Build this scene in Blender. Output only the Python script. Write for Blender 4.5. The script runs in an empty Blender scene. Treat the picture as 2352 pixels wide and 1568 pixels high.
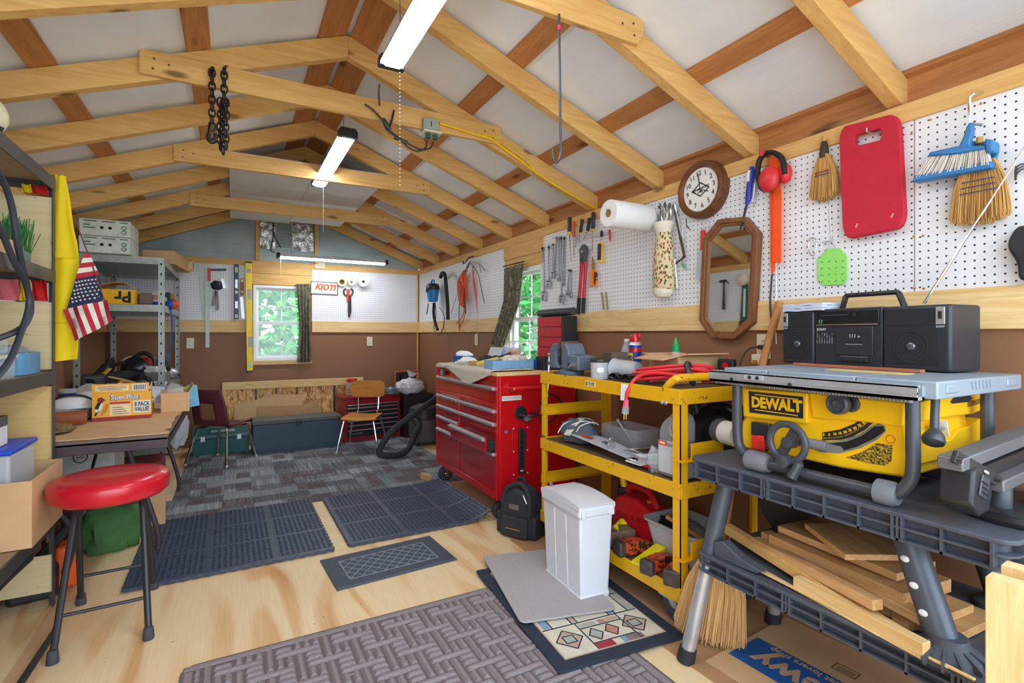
import bpy, bmesh, math, random
from mathutils import Vector, Matrix, Euler, noise
R = math.radians
PI = math.pi
SC = bpy.context.scene
COL = SC.collection
rnd = random.Random(7)

# ---------------------------------------------------------------- camera constants (18 mm lens on a 36 mm sensor)
YAW = R(28.63)
CC, SS = math.cos(YAW), math.sin(YAW)
FPX, CX, CY, H = 1176.0, 1176.0, 766.0, 1.22
WR, WL, DB = 2.15, -1.10, 6.49      # right wall, left wall, back wall
RX = 0.535                          # ridge

def ray(px, py):
    l = (px - CX) / FPX
    return Vector((l * CC + SS, CC - l * SS, (CY - py) / FPX))
CAM = Vector((0, 0, H))
def onX(px, py, X):
    r = ray(px, py); return CAM + r * (X / r.x)
def onY(px, py, Y):
    r = ray(px, py); return CAM + r * (Y / r.y)
def onZ(px, py, Z=0.0):
    r = ray(px, py); return CAM + r * ((Z - H) / r.z)

# ---------------------------------------------------------------- materials
def lin(c):
    out = []
    for x in c[:3]:
        x = x / 255.0
        out.append(x / 12.92 if x <= 0.04045 else ((x + 0.055) / 1.055) ** 2.4)
    return (*out, 1.0)

class NT:
    def __init__(s, name):
        s.m = bpy.data.materials.new(name); s.m.use_nodes = True
        s.t = s.m.node_tree; s.n = s.t.nodes; s.l = s.t.links
        s.b = s.n['Principled BSDF']; s.out = s.n['Material Output']
    def add(s, typ, **kw):
        n = s.n.new(typ)
        for k, v in kw.items():
            if k == 'inp':
                for kk, vv in v.items(): s.set(n, kk, vv)
            else: setattr(n, k, v)
        return n
    def set(s, n, k, v):
        if isinstance(v, bpy.types.NodeSocket): s.l.new(v, n.inputs[k])
        elif isinstance(v, bpy.types.Node): s.l.new(v.outputs[0], n.inputs[k])
        else: n.inputs[k].default_value = v
    def math(s, op, a, b=None, c=None):
        n = s.n.new('ShaderNodeMath'); n.operation = op
        for i, v in enumerate((a, b, c)):
            if v is not None: s.set(n, i, v)
        return n.outputs[0]
    def mix(s, f, a, b, mode='MIX'):
        n = s.n.new('ShaderNodeMix'); n.data_type = 'RGBA'; n.blend_type = mode
        s.set(n, 0, f); s.set(n, 6, a); s.set(n, 7, b)
        return n.outputs[2]
    def coord(s, kind='Object'):
        return s.n.new('ShaderNodeTexCoord').outputs[kind]
    def mapping(s, v, scale=(1, 1, 1), rot=(0, 0, 0), loc=(0, 0, 0)):
        n = s.n.new('ShaderNodeMapping'); s.set(n, 0, v)
        n.inputs['Scale'].default_value = scale; n.inputs['Rotation'].default_value = rot; n.inputs['Location'].default_value = loc
        return n.outputs[0]
    def rvec(s, v):
        o = s.n.new('ShaderNodeObjectInfo')
        m = s.math('MULTIPLY', o.outputs['Random'], 37.0)
        n = s.n.new('ShaderNodeVectorMath'); n.operation = 'ADD'
        s.set(n, 0, v); s.set(n, 1, m); return n.outputs[0]
    def noise(s, v, scale=5, detail=3, rough=.5, dist=0):
        n = s.n.new('ShaderNodeTexNoise'); s.set(n, 'Vector', v)
        n.inputs['Scale'].default_value = scale; n.inputs['Detail'].default_value = detail
        n.inputs['Roughness'].default_value = rough; n.inputs['Distortion'].default_value = dist
        return n.outputs['Fac']
    def ramp(s, f, stops, interp='LINEAR'):
        n = s.n.new('ShaderNodeValToRGB'); s.set(n, 0, f); n.color_ramp.interpolation = interp
        e = n.color_ramp.elements
        while len(e) < len(stops): e.new(.5)
        for i, (p, c) in enumerate(stops):
            e[i].position = p; e[i].color = c if len(c) == 4 else (*c, 1)
        return n.outputs[0]
    def bump(s, h, strength=.3, dist=.01):
        n = s.n.new('ShaderNodeBump'); s.set(n, 'Height', h)
        n.inputs['Strength'].default_value = strength; n.inputs['Distance'].default_value = dist
        s.l.new(n.outputs[0], s.b.inputs['Normal'])
    def base(s, c): s.set(s.b, 'Base Color', c)
    def p(s, **kw):
        for k, v in kw.items(): s.b.inputs[k.replace('_', ' ')].default_value = v
        return s

MATS = {}
def mat(name, rgb, rough=.5, metal=0.0, var=.12, vs=18.0, bump=0.0, bs=60.0, spec=None, coat=0, alpha=None, trans=0, emit=None, es=0):
    """plain surface with faint mottling of its own colour"""
    if name in MATS: return MATS[name]
    t = NT(name); c = lin(rgb)
    t.p(Roughness=rough, Metallic=metal)
    if spec is not None: t.b.inputs['Specular IOR Level'].default_value = spec
    if coat: t.b.inputs['Coat Weight'].default_value = coat
    if trans: t.b.inputs['Transmission Weight'].default_value = trans
    if alpha is not None: t.b.inputs['Alpha'].default_value = alpha
    if emit: t.b.inputs['Emission Color'].default_value = lin(emit); t.b.inputs['Emission Strength'].default_value = es
    co = t.coord()
    if var > 0:
        f = t.noise(co, vs, 4, .6)
        lo = tuple(x * (1 - var) for x in c[:3]) + (1,); hi = tuple(min(1, x * (1 + var)) for x in c[:3]) + (1,)
        t.base(t.ramp(f, [(.3, lo), (.7, hi)]))
    else: t.base(c)
    if bump > 0: t.bump(t.noise(co, bs, 3, .6), bump, .004)
    MATS[name] = t.m
    return t.m

def wood(name, light, dark, axis=0, rough=.6, knots=True, ring=(3, 40), kn=(110, 60, 30), kscale=2.6, contrast=.5):
    if name in MATS: return MATS[name]
    t = NT(name); co = t.rvec(t.coord())
    sc = [ring[1]] * 3; sc[axis] = ring[0]
    v = t.mapping(co, tuple(x * .35 for x in sc))
    f = t.noise(v, 2.2, 5, .62, 1.2)
    fine = t.noise(t.mapping(co, tuple(x * 3 for x in sc)), 3.0, 3, .6)
    c = t.mix(t.ramp(f, [(.5 - contrast * .4, (0, 0, 0, 1)), (.5 + contrast * .4, (1, 1, 1, 1))]), lin(dark), lin(light))
    c = t.mix(.14, c, t.ramp(fine, [(.3, (0, 0, 0, 1)), (.7, (1, 1, 1, 1))]), 'SOFT_LIGHT')
    if knots:
        ks = [kscale * 2.4] * 3; ks[axis] = kscale * .8
        vo = t.n.new('ShaderNodeTexVoronoi'); t.set(vo, 'Vector', t.mapping(co, tuple(ks))); vo.inputs['Scale'].default_value = 1.0
        k = t.ramp(vo.outputs['Distance'], [(.07, (1, 1, 1, 1)), (.15, (0, 0, 0, 1))])
        c = t.mix(t.math('MULTIPLY', k, .75), c, lin(kn))
    t.base(c); t.p(Roughness=rough); t.b.inputs['Specular IOR Level'].default_value = .3
    t.bump(fine, .12, .003)
    MATS[name] = t.m
    return t.m

# ---------------------------------------------------------------- mesh builder
class MB:
    def __init__(s): s.v = []; s.f = []; s.mi = []; s.k = 0
    def mt(s, k): s.k = k; return s
    def add(s, vs, fs, M=None):
        o = len(s.v)
        s.v += [tuple(M @ Vector(p)) if M else tuple(p) for p in vs]
        for f in fs: s.f.append(tuple(i + o for i in f)); s.mi.append(s.k)
        return s
    def box(s, x0, x1, y0, y1, z0, z1, M=None):
        vs = [(x0, y0, z0), (x1, y0, z0), (x1, y1, z0), (x0, y1, z0), (x0, y0, z1), (x1, y0, z1), (x1, y1, z1), (x0, y1, z1)]
        return s.add(vs, [(0, 3, 2, 1), (4, 5, 6, 7), (0, 1, 5, 4), (1, 2, 6, 5), (2, 3, 7, 6), (3, 0, 4, 7)], M)
    def bx(s, c, size, rot=(0, 0, 0)):
        M = Matrix.Translation(c) @ Euler(rot).to_matrix().to_4x4()
        a, b, d = [x / 2 for x in size]
        return s.box(-a, a, -b, b, -d, d, M)
    def beam(s, p0, p1, w, h, up=(0, 0, 1)):
        """bar of section w x h from p0 to p1; h is measured along up"""
        p0, p1 = Vector(p0), Vector(p1); d = (p1 - p0); L = d.length; x = d / L
        y = Vector(up).cross(x)
        if y.length < 1e-6: y = Vector((0, 1, 0)).cross(x)
        y.normalize(); z = x.cross(y)
        M = Matrix((x, y, z)).transposed().to_4x4(); M.translation = p0
        return s.box(0, L, -w / 2, w / 2, -h / 2, h / 2, M)
    def prism(s, pts, a, b, axis='y', M=None):
        n = len(pts)
        def P(p, t):
            return {'y': (p[0], t, p[1]), 'x': (t, p[0], p[1]), 'z': (p[0], p[1], t)}[axis]
        vs = [P(p, a) for p in pts] + [P(p, b) for p in pts]
        fs = [tuple(range(n)), tuple(range(2 * n - 1, n - 1, -1))] + [(i + n, (i + 1) % n + n, (i + 1) % n, i) for i in range(n)]
        return s.add(vs, fs, M)
    def ring_prism(s, outer, inner, a, b, axis='y'):
        n = len(outer)
        def P(p, t):
            return {'y': (p[0], t, p[1]), 'x': (t, p[0], p[1]), 'z': (p[0], p[1], t)}[axis]
        vs = [P(p, a) for p in outer] + [P(p, a) for p in inner] + [P(p, b) for p in outer] + [P(p, b) for p in inner]
        fs = []
        for i in range(n):
            j = (i + 1) % n
            fs += [(i, j, n + j, n + i), (2 * n + i, 3 * n + i, 3 * n + j, 2 * n + j), (i, 2 * n + i, 2 * n + j, j), (n + i, n + j, 3 * n + j, 3 * n + i)]
        return s.add(vs, fs)
    def tube(s, pts, r, n=8, closed=False, caps=True):
        pts = [Vector(p) for p in pts]; m = len(pts)
        rr = r if isinstance(r, (list, tuple)) else [r] * m
        vs = []; fs = []; prev = None
        for i, p in enumerate(pts):
            if closed: t = pts[(i + 1) % m] - pts[i - 1]
            else: t = pts[min(i + 1, m - 1)] - pts[max(i - 1, 0)]
            if t.length < 1e-9: t = Vector((0, 0, 1))
            t.normalize()
            if prev is None:
                a = Vector((0, 0, 1)) if abs(t.z) < .9 else Vector((1, 0, 0))
                u = t.cross(a).normalized()
            else:
                u = prev - t * prev.dot(t)
                u = u.normalized() if u.length > 1e-6 else t.cross(Vector((0, 1, .3))).normalized()
            prev = u; w = t.cross(u)
            for k in range(n):
                q = 2 * PI * k / n
                vs.append(p + (u * math.cos(q) + w * math.sin(q)) * rr[i])
        for i in range(m if closed else m - 1):
            j = (i + 1) % m
            for k in range(n):
                l = (k + 1) % n
                fs.append((i * n + k, i * n + l, j * n + l, j * n + k))
        if caps and not closed:
            fs += [tuple(range(n - 1, -1, -1)), tuple(range((m - 1) * n, m * n))]
        return s.add(vs, fs)
    def cyl(s, p0, p1, r0, r1=None, n=16):
        return s.tube([p0, p1], [r0, r0 if r1 is None else r1], n)
    def lathe(s, prof, n=20, c=(0, 0, 0), M=None, axis='z', sq=1.0):
        vs = []; fs = []; m = len(prof)
        for (r, z) in prof:
            for k in range(n):
                q = 2 * PI * k / n; x, y = r * math.cos(q), r * math.sin(q) * sq
                p = {'z': (x, y, z), 'y': (x, z, y), 'x': (z, x, y)}[axis]
                vs.append((p[0] + c[0], p[1] + c[1], p[2] + c[2]))
        for i in range(m - 1):
            for k in range(n):
                l = (k + 1) % n
                q = (i * n + k, i * n + l, (i + 1) * n + l, (i + 1) * n + k)
                fs.append(q if axis != 'y' else q[::-1])
        if prof[0][0] > 1e-6 and prof[0][1] != prof[1][1]: fs.append(tuple(range(n - 1, -1, -1)))
        if prof[-1][0] > 1e-6 and prof[-1][1] != prof[-2][1]: fs.append(tuple(range((m - 1) * n, m * n)))
        return s.add(vs, fs, M)
    def ball(s, c, r, nu=14, nv=8, amp=0, seed=0, fr=2.0, M=None, flat=None):
        rx, ry, rz = r if isinstance(r, (tuple, list)) else (r, r, r)
        vs = [(c[0], c[1], c[2] - rz)]; fs = []
        for i in range(1, nv):
            th = PI * i / nv
            for k in range(nu):
                q = 2 * PI * k / nu
                d = Vector((math.sin(th) * math.cos(q), math.sin(th) * math.sin(q), -math.cos(th)))
                g = 1 + (amp * noise.noise(d * fr + Vector((seed * 3.1, seed * 1.7, seed))) if amp else 0)
                z = d.z * rz * g
                if flat is not None: z = max(z, -flat)
                vs.append((c[0] + d.x * rx * g, c[1] + d.y * ry * g, c[2] + z))
        if flat is not None: vs[0] = (c[0], c[1], c[2] - flat)
        vs.append((c[0], c[1], c[2] + rz)); top = len(vs) - 1
        for k in range(nu):
            l = (k + 1) % nu
            fs.append((0, 1 + l, 1 + k)); fs.append((top, top - nu + k, top - nu + l))
        for i in range(nv - 2):
            for k in range(nu):
                l = (k + 1) % nu; a = 1 + i * nu
                fs.append((a + k, a + l, a + nu + l, a + nu + k))
        return s.add(vs, fs, M)
    def surf(s, fn, nu, nv, th=0):
        """sheet fn(u,v) -> point, doubled when th > 0"""
        P = [[Vector(fn(i / nu, j / nv)) for j in range(nv + 1)] for i in range(nu + 1)]
        vs = [p for row in P for p in row]; W = nv + 1
        fs = [(i * W + j, (i + 1) * W + j, (i + 1) * W + j + 1, i * W + j + 1) for i in range(nu) for j in range(nv)]
        if th:
            N = []
            for i in range(nu + 1):
                for j in range(nv + 1):
                    a = P[min(i + 1, nu)][j] - P[max(i - 1, 0)][j]; b = P[i][min(j + 1, nv)] - P[i][max(j - 1, 0)]
                    c = a.cross(b); N.append(c.normalized() if c.length > 1e-9 else Vector((0, 0, 1)))
            o = len(vs); vs = vs + [vs[i] - N[i] * th for i in range(o)]
            fs += [tuple(o + k for k in f[::-1]) for f in list(fs)]
            rim = [i * W for i in range(nu + 1)] + [nu * W + j for j in range(1, nv + 1)] + [i * W + nv for i in range(nu - 1, -1, -1)] + [j for j in range(nv - 1, 0, -1)]
            for a, b in zip(rim, rim[1:] + rim[:1]): fs.append((b, a, a + o, b + o))
        return s.add(vs, fs)
    def build(s, name, mats, parent=None, loc=(0, 0, 0), rot=(0, 0, 0), bevel=0, smooth=35, seg=2, sub=0):
        me = bpy.data.meshes.new(name); me.from_pydata(s.v, [], s.f)
        if not isinstance(mats, (list, tuple)): mats = [mats]
        for m in mats: me.materials.append(m)
        me.polygons.foreach_set('material_index', [min(i, len(mats) - 1) for i in s.mi])
        bm = bmesh.new(); bm.from_mesh(me); bmesh.ops.recalc_face_normals(bm, faces=bm.faces)
        bm.to_mesh(me); bm.free()
        if smooth:
            me.polygons.foreach_set('use_smooth', [True] * len(me.polygons))
            me.set_sharp_from_angle(angle=R(smooth))
        me.update()
        o = bpy.data.objects.new(name, me); COL.objects.link(o)
        o.location = loc; o.rotation_euler = rot
        if parent: o.parent = parent
        if bevel:
            b = o.modifiers.new('bevel', 'BEVEL'); b.width = bevel; b.segments = seg; b.limit_method = 'ANGLE'; b.angle_limit = R(40)
        if sub:
            b = o.modifiers.new('sub', 'SUBSURF'); b.levels = sub; b.render_levels = sub
        return o

def tag(o, label, cat, group=None, kind=None):
    o['label'] = label; o['category'] = cat
    if group: o['group'] = group
    if kind: o['kind'] = kind
    return o
def thing(name, label, cat, loc=(0, 0, 0), rz=0, group=None, rot=None):
    o = bpy.data.objects.new(name, None); COL.objects.link(o)
    o.empty_display_size = .05; o.location = loc; o.rotation_euler = rot or (0, 0, rz)
    return tag(o, label, cat, group)
def struct(o, label=None):
    o['kind'] = 'structure'
    if label: o['label'] = label
    return o
def copy_thing(root, label=None, loc=None, rot=None, group=None):
    r = root.copy(); COL.objects.link(r)
    if loc is not None: r.location = loc
    if rot is not None: r.rotation_euler = rot
    if label: r['label'] = label
    if group: r['group'] = group
    for ch in list(root.children):
        c = ch.copy(); COL.objects.link(c); c.parent = r
        for g in list(ch.children):
            d = g.copy(); COL.objects.link(d); d.parent = c
    return r

def text(name, body, size, m, parent=None, loc=(0, 0, 0), rot=(R(90), 0, 0), off=0.0, ext=.0004, shear=0, sx=1.0, align='CENTER', space=1.0):
    cu = bpy.data.curves.new(name, 'FONT'); cu.body = body; cu.size = size; cu.align_x = align; cu.align_y = 'CENTER'
    cu.offset = off; cu.extrude = ext; cu.shear = shear; cu.resolution_u = 2; cu.space_character = space
    t = bpy.data.objects.new('tmp', cu); COL.objects.link(t)
    me = bpy.data.meshes.new_from_object(t.evaluated_get(bpy.context.evaluated_depsgraph_get()))
    COL.objects.unlink(t); bpy.data.objects.remove(t)
    me.name = name; me.materials.clear(); me.materials.append(m)
    o = bpy.data.objects.new(name, me); COL.objects.link(o)
    o.location = loc; o.rotation_euler = rot; o.scale = (sx, 1, 1)
    if parent: o.parent = parent
    return o

def spline(pts, n=6, closed=False):
    """Catmull-Rom through pts"""
    P = [Vector(p) for p in pts]; out = []; m = len(P)
    rng = range(m if closed else m - 1)
    for i in rng:
        if closed: a, b, c, d = P[i - 1], P[i], P[(i + 1) % m], P[(i + 2) % m]
        else: a, b, c, d = P[max(i - 1, 0)], P[i], P[i + 1], P[min(i + 2, m - 1)]
        for k in range(n):
            t = k / n
            out.append(.5 * ((2 * b) + (c - a) * t + (2 * a - 5 * b + 4 * c - d) * t * t + (3 * b - a - 3 * c + d) * t ** 3))
    if not closed: out.append(P[-1])
    return out
def arc(cx, cy, r, a0, a1, n=8, ry=None):
    ry = r if ry is None else ry
    return [(cx + r * math.cos(R(a0 + (a1 - a0) * i / n)), cy + ry * math.sin(R(a0 + (a1 - a0) * i / n))) for i in range(n + 1)]
def rrect(x0, x1, y0, y1, r, n=4):
    return arc(x1 - r, y0 + r, r, -90, 0, n) + arc(x1 - r, y1 - r, r, 0, 90, n) + arc(x0 + r, y1 - r, r, 90, 180, n) + arc(x0 + r, y0 + r, r, 180, 270, n)
def circ(cx, cy, r, n=24, ry=None): return arc(cx, cy, r, 0, 360 - 360 / n, n - 1, ry)
# a wall frame: local x runs to the viewer's right along the wall, -y points into the room, z up
class Wall:
    def __init__(s, side, off): s.side = side; s.off = off; s.rz = {'R': -PI / 2, 'B': 0, 'L': PI / 2}[side]
    def pt(s, px, py):
        return onX(px, py, WR - s.off) if s.side == 'R' else onY(px, py, DB - s.off)
    def frame(s, px, py):
        s.o = s.pt(px, py); return s.o
    def l(s, px, py, o=None):
        p = s.pt(px, py) - (o or s.o)
        return (-p.y, p.z) if s.side == 'R' else (p.x, p.z)
    def poly(s, pts): return [s.l(*p) for p in pts]
    def thing(s, name, label, cat, px, py, group=None):
        return thing(name, label, cat, s.frame(px, py), s.rz, group)
# ================================================================ MATERIALS USED IN MANY PLACES
PINE = [wood('pine_%s' % 'xyz'[a], (233, 192, 124), (206, 155, 88), a, contrast=.6, kn=(98, 56, 28), kscale=3.0) for a in range(3)]
PINEW = [wood('pine_pale_%s' % 'xyz'[a], (240, 212, 158), (220, 176, 112), a, contrast=.5, kscale=1.6, kn=(150, 84, 40)) for a in range(3)]
PURL = [wood('purlin_%s' % 'xyz'[a], (206, 146, 92), (160, 104, 58), a, contrast=.7, kn=(80, 44, 24)) for a in range(3)]
OFFCUT = [wood('offcut_%s' % 'xyz'[a], (222, 180, 126), (178, 122, 70), a, contrast=.8, kn=(100, 56, 30)) for a in range(3)]
WALNUT = [wood('walnut_%s' % 'xyz'[a], (128, 80, 46), (84, 50, 28), a, knots=False, rough=.4) for a in range(3)]
BLACK = mat('black_plastic', (42, 43, 47), .42, var=.15)
RUBBER = mat('black_rubber', (36, 38, 42), .75, bump=.1)
STEEL = mat('steel', (208, 210, 214), .38, .75, var=.08)
CHROME = mat('chrome', (225, 227, 230), .12, 1.0, var=.03)
DSTEEL = mat('dark_steel', (96, 98, 102), .4, .9, var=.2)
WHITE = mat('white_plastic', (232, 234, 236), .4, var=.03)
CREAM = mat('cream_plastic', (232, 222, 192), .4, var=.03)
CARD = mat('cardboard', (210, 170, 126), .85, var=.06, vs=9)
CARDD = mat('cardboard_inside', (182, 142, 102), .88, var=.06, vs=9)
RED = mat('red_paint', (196, 24, 34), .28, var=.04, coat=.3)
YEL = mat('yellow_plastic', (250, 196, 8), .4, var=.04)
BLK2 = mat('soft_black', (20, 20, 22), .6)
DARK = mat('dark_gap', (14, 13, 13), .9, var=0)
ORANGE = mat('orange_plastic', (238, 92, 30), .45, var=.06)
BLUE = mat('blue_plastic', (36, 96, 186), .42, var=.06)
PAPER = mat('white_paper', (236, 236, 234), .8, var=.03)
CLEAR = mat('clear_plastic', (232, 238, 242), .12, var=0, alpha=.28)
HAZE = mat('cloudy_plastic', (226, 232, 238), .3, var=.02, alpha=.55)

def pegmat(name, a, b):
    t = NT(name); s = t.n.new('ShaderNodeSeparateXYZ'); t.set(s, 0, t.coord())
    def fr(x): return t.math('SUBTRACT', t.math('FRACT', t.math('MULTIPLY', s.outputs[x], 1 / .0254)), .5)
    p, q = fr(a), fr(b)
    d = t.math('SQRT', t.math('ADD', t.math('MULTIPLY', p, p), t.math('MULTIPLY', q, q)))
    f = t.math('LESS_THAN', d, .125)
    nz = t.noise(t.coord(), 3, 3)
    c = t.mix(nz, lin((226, 228, 233)), lin((240, 242, 245)))
    t.base(t.mix(f, c, lin((44, 38, 34)))); t.p(Roughness=.45); return t.m
PEGR, PEGB = pegmat('pegboard_side', 1, 2), pegmat('pegboard_end', 0, 2)

def brownmat():
    t = NT('brown_wall_paint'); co = t.coord()
    c = t.mix(t.noise(co, 900, 2, .8), lin((138, 96, 66)), lin((160, 114, 82)))
    c = t.mix(t.math('MULTIPLY', t.noise(co, 2.2, 4), .4), c, lin((122, 82, 56)))
    t.base(c); t.p(Roughness=.62); t.bump(t.noise(co, 700, 2, .8), .25, .002); return t.m
BROWN = brownmat()

def foammat():
    t = NT('white_foam_sheet'); co = t.coord()
    big = t.noise(t.mapping(co, (1.2, .5, 1.2)), 2.0, 4, .55)
    c = t.ramp(big, [(.25, lin((220, 230, 244))), (.6, lin((238, 246, 255)))])
    t.base(c); t.p(Roughness=.7); t.bump(t.noise(t.mapping(co, (60, 4, 60)), 3, 3), .2, .004); return t.m
FOAM = foammat()

def plymat(name, ax, light=(238, 210, 164), mid=(212, 154, 92), dark=(196, 132, 78), sc=1.0):
    """rotary cut plywood: long cathedral figure along axis ax"""
    t = NT(name); co = t.coord()
    s = [2.1 * sc] * 3; s[ax] = .34 * sc
    w = t.noise(t.mapping(co, tuple(s), loc=(.4, .2, 0)), 1.6, 1.6, .45, .25)
    band = t.math('FRACT', t.math('MULTIPLY', w, 6.0))
    fig = t.ramp(band, [(0, (0, 0, 0, 1)), (.42, (.04, .04, .04, 1)), (.60, (.85, .85, .85, 1)), (.80, (1, 1, 1, 1)), (.90, (.25, .25, .25, 1)), (1, (0, 0, 0, 1))])
    area = t.ramp(t.noise(t.mapping(co, tuple(x * .8 for x in s)), 1.4, 2), [(.40, (.05, .05, .05, 1)), (.60, (1, 1, 1, 1))])
    c = t.mix(t.math('MULTIPLY', fig, area), lin(light), lin(mid))
    s2 = [90] * 3; s2[ax] = 5
    g = t.noise(t.mapping(co, tuple(s2)), 1, 3)
    c = t.mix(.25, c, t.ramp(g, [(.3, (.2, .2, .2, 1)), (.7, (.8, .8, .8, 1))]), 'SOFT_LIGHT')
    core = t.ramp(t.math('MULTIPLY', fig, area), [(.82, (0, 0, 0, 1)), (1, (1, 1, 1, 1))])
    c = t.mix(t.math('MULTIPLY', core, .5), c, lin(dark))
    vo = t.n.new('ShaderNodeTexVoronoi'); t.set(vo, 'Vector', t.mapping(co, (2.3, 2.3, 2.3), loc=(.3, .1, 0)))
    k = t.ramp(vo.outputs['Distance'], [(.035, (1, 1, 1, 1)), (.075, (0, 0, 0, 1))])
    c = t.mix(t.math('MULTIPLY', k, .6), c, lin((132, 84, 50)))
    d = t.ramp(t.noise(co, 26, 3, .7), [(.68, (0, 0, 0, 1)), (.76, (1, 1, 1, 1))])
    c = t.mix(t.math('MULTIPLY', d, .28), c, lin((120, 96, 74)))
    t.base(c); t.p(Roughness=.55); t.bump(g, .1, .002); return t.m
PLYF = plymat('plywood_floor', 1)
PLYZ = plymat('plywood_panel', 0, (224, 190, 122), (206, 160, 92), (170, 116, 60), 1.6)

# ================================================================ THE SHED
ZR0, SL = 2.79, .385                     # top edge of the rafters at the ridge, roof slope
def ztop(x): return ZR0 - SL * abs(x - RX)

b = MB().box(WL - .3, WR + .3, -.35, 3.0, -.06, 0); b.box(WL - .3, WR + .3, 3.004, DB + .1, -.06, 0)
struct(b.build('floor', PLYF, smooth=0), 'bare plywood floor of the shed')
# side wall with a window opening
def wall_with_hole(name, m, side, a0, a1, h0, h1, z0, z1, top):
    b = MB()
    for (p, q, u, v) in ((a0, h0, 0, top), (h1, a1, 0, top), (h0, h1, 0, z0), (h0, h1, z1, top)):
        if side == 'R': b.box(WR, WR + .09, p, q, u, v)
        else: b.box(p, q, DB, DB + .09, u, v)
    return struct(b.build(name, m, smooth=0))
WZ0, WZ1 = .91, 1.775
wall_with_hole('wall_right', BROWN, 'R', -.35, DB + .09, 3.40, 4.01, WZ0, WZ1, 2.05)['label'] = 'brown painted long wall carrying the white pegboard'
wall_with_hole('wall_back', BROWN, 'B', WL, WR, .205, .80, WZ0, WZ1, 2.05)['label'] = 'brown painted end wall with the window'
struct(MB().box(WL - .09, WL, -.35, DB + .09, 0, 2.05).build('wall_left', BROWN, smooth=0), 'brown painted long wall behind the shelving')

# gable above the end wall
def gablemat():
    t = NT('blue_gray_insulation'); co = t.coord()
    c = t.ramp(t.noise(co, 2.5, 3), [(.3, lin((136, 158, 160))), (.7, lin((176, 190, 190)))])
    s = t.n.new('ShaderNodeSeparateXYZ'); t.set(s, 0, co)
    ln = t.math('LESS_THAN', t.math('FRACT', t.math('MULTIPLY', s.outputs[2], 9)), .05)
    t.base(t.mix(t.math('MULTIPLY', ln, .35), c, lin((96, 122, 124)))); t.p(Roughness=.4); return t.m
GAB = gablemat()
struct(MB().prism([(WL, 2.05), (WR, 2.05), (WR, ztop(WR) + .03), (RX, ZR0 + .03), (WL, ztop(WL) + .03)], DB + .02, DB + .09, 'y').build('wall_back_gable', GAB, smooth=0), 'blue gray insulated gable above the end wall')
for x in (.25, .875):
    struct(MB().box(x - .02, x + .02, DB - .06, DB + .02, 2.05, 2.62).build('gable_stud', PINE[2], bevel=.002), 'pine stud in the gable beside the vent')
FOIL = mat('foil', (190, 192, 188), .25, .9, var=.3, vs=30, bump=1.0, bs=50)
for x0, x1, lb in ((.275, .43, 'crinkled foil sheet between stud and gable vent'), (.62, .85, 'crinkled foil sheet on the other side of the gable vent')):
    o = MB().surf(lambda u, v: (x0 + (x1 - x0) * u, DB - .005 + .012 * noise.noise((u * 6, v * 9, x0)), 2.19 + .43 * v), 12, 14, .002).build('foil_sheet', FOIL)
    tag(o, lb, 'foil')
v = thing('gable_vent', 'pale louvered vent high in the gable', 'vent', (.525, DB + .015, 2.20))
b = MB(); b.ring_prism([(-.095, 0), (.095, 0), (.095, .4), (-.095, .4)], [(-.08, .015), (.08, .015), (.08, .385), (-.08, .385)], -.02, 0)
b.build('vent_frame', mat('vent_gray', (178, 190, 184), .5), v)
b = MB()
for i in range(8): b.bx((0, -.008, .04 + i * .046), (.16, .004, .05), (R(-35), 0, 0))
b.build('louver_panel', mat('vent_gray', (178, 190, 184), .5), v)

# roof: two foam sheets
TH = .03
for sgn, nm in ((1, 'ceiling'), (-1, 'ceiling_left')):
    xe = RX + sgn * 1.85
    pts = [(RX, ZR0 + .022), (xe, ztop(xe) + .022), (xe, ztop(xe) + .022 + TH), (RX, ZR0 + .022 + TH)]
    struct(MB().prism(pts, -.35, DB + .1, 'y').build(nm, FOAM, smooth=0), 'white foam sheeting under the roof')
# rafters, each a board of its own
def rafter(y, sgn, tilt=0):
    L = 1.77; dz = SL * L
    b = MB().prism([(0, 0), (sgn * L, -dz), (sgn * L, -dz - .112), (0, -.112)], -.026, .026, 'y')
    m = PINE[0] if sgn > 0 else PINE[0]
    o = b.build('rafter', m, loc=(RX, y, ZR0), bevel=.003)
    return struct(o)
ys = [DB - .045 - .607 * k for k in range(11)]
ordn = ['first', 'second', 'third', 'fourth', 'fifth', 'sixth', 'seventh', 'eighth', 'ninth', 'tenth', 'eleventh', 'twelfth']
for k, y in enumerate(ys):
    for sgn in (1, -1):
        rafter(y, sgn)['label'] = '%s pine rafter from the end wall on the %s slope' % (ordn[k], 'pegboard' if sgn > 0 else 'shelving')
# purlins lying on the rafters
for sgn, who in ((1, 'pegboard'), (-1, 'shelving')):
    for d, w, lb in ((.078, .145, 'orange brown purlin along the ridge'), (.67, .10, 'upper orange brown purlin'), (1.22, .10, 'lower orange brown purlin'), (1.655, .075, 'orange brown purlin along the eave')):
        x = RX + sgn * d; a = -sgn * math.atan(SL)
        o = MB().box(-w / 2, w / 2, 0, DB + .40, 0, .02).build('purlin', PURL[1], loc=(x, -.33, ztop(x) + .001), rot=(0, -a, 0), bevel=.002)
        struct(o, lb + ' on the %s slope' % who)
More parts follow.
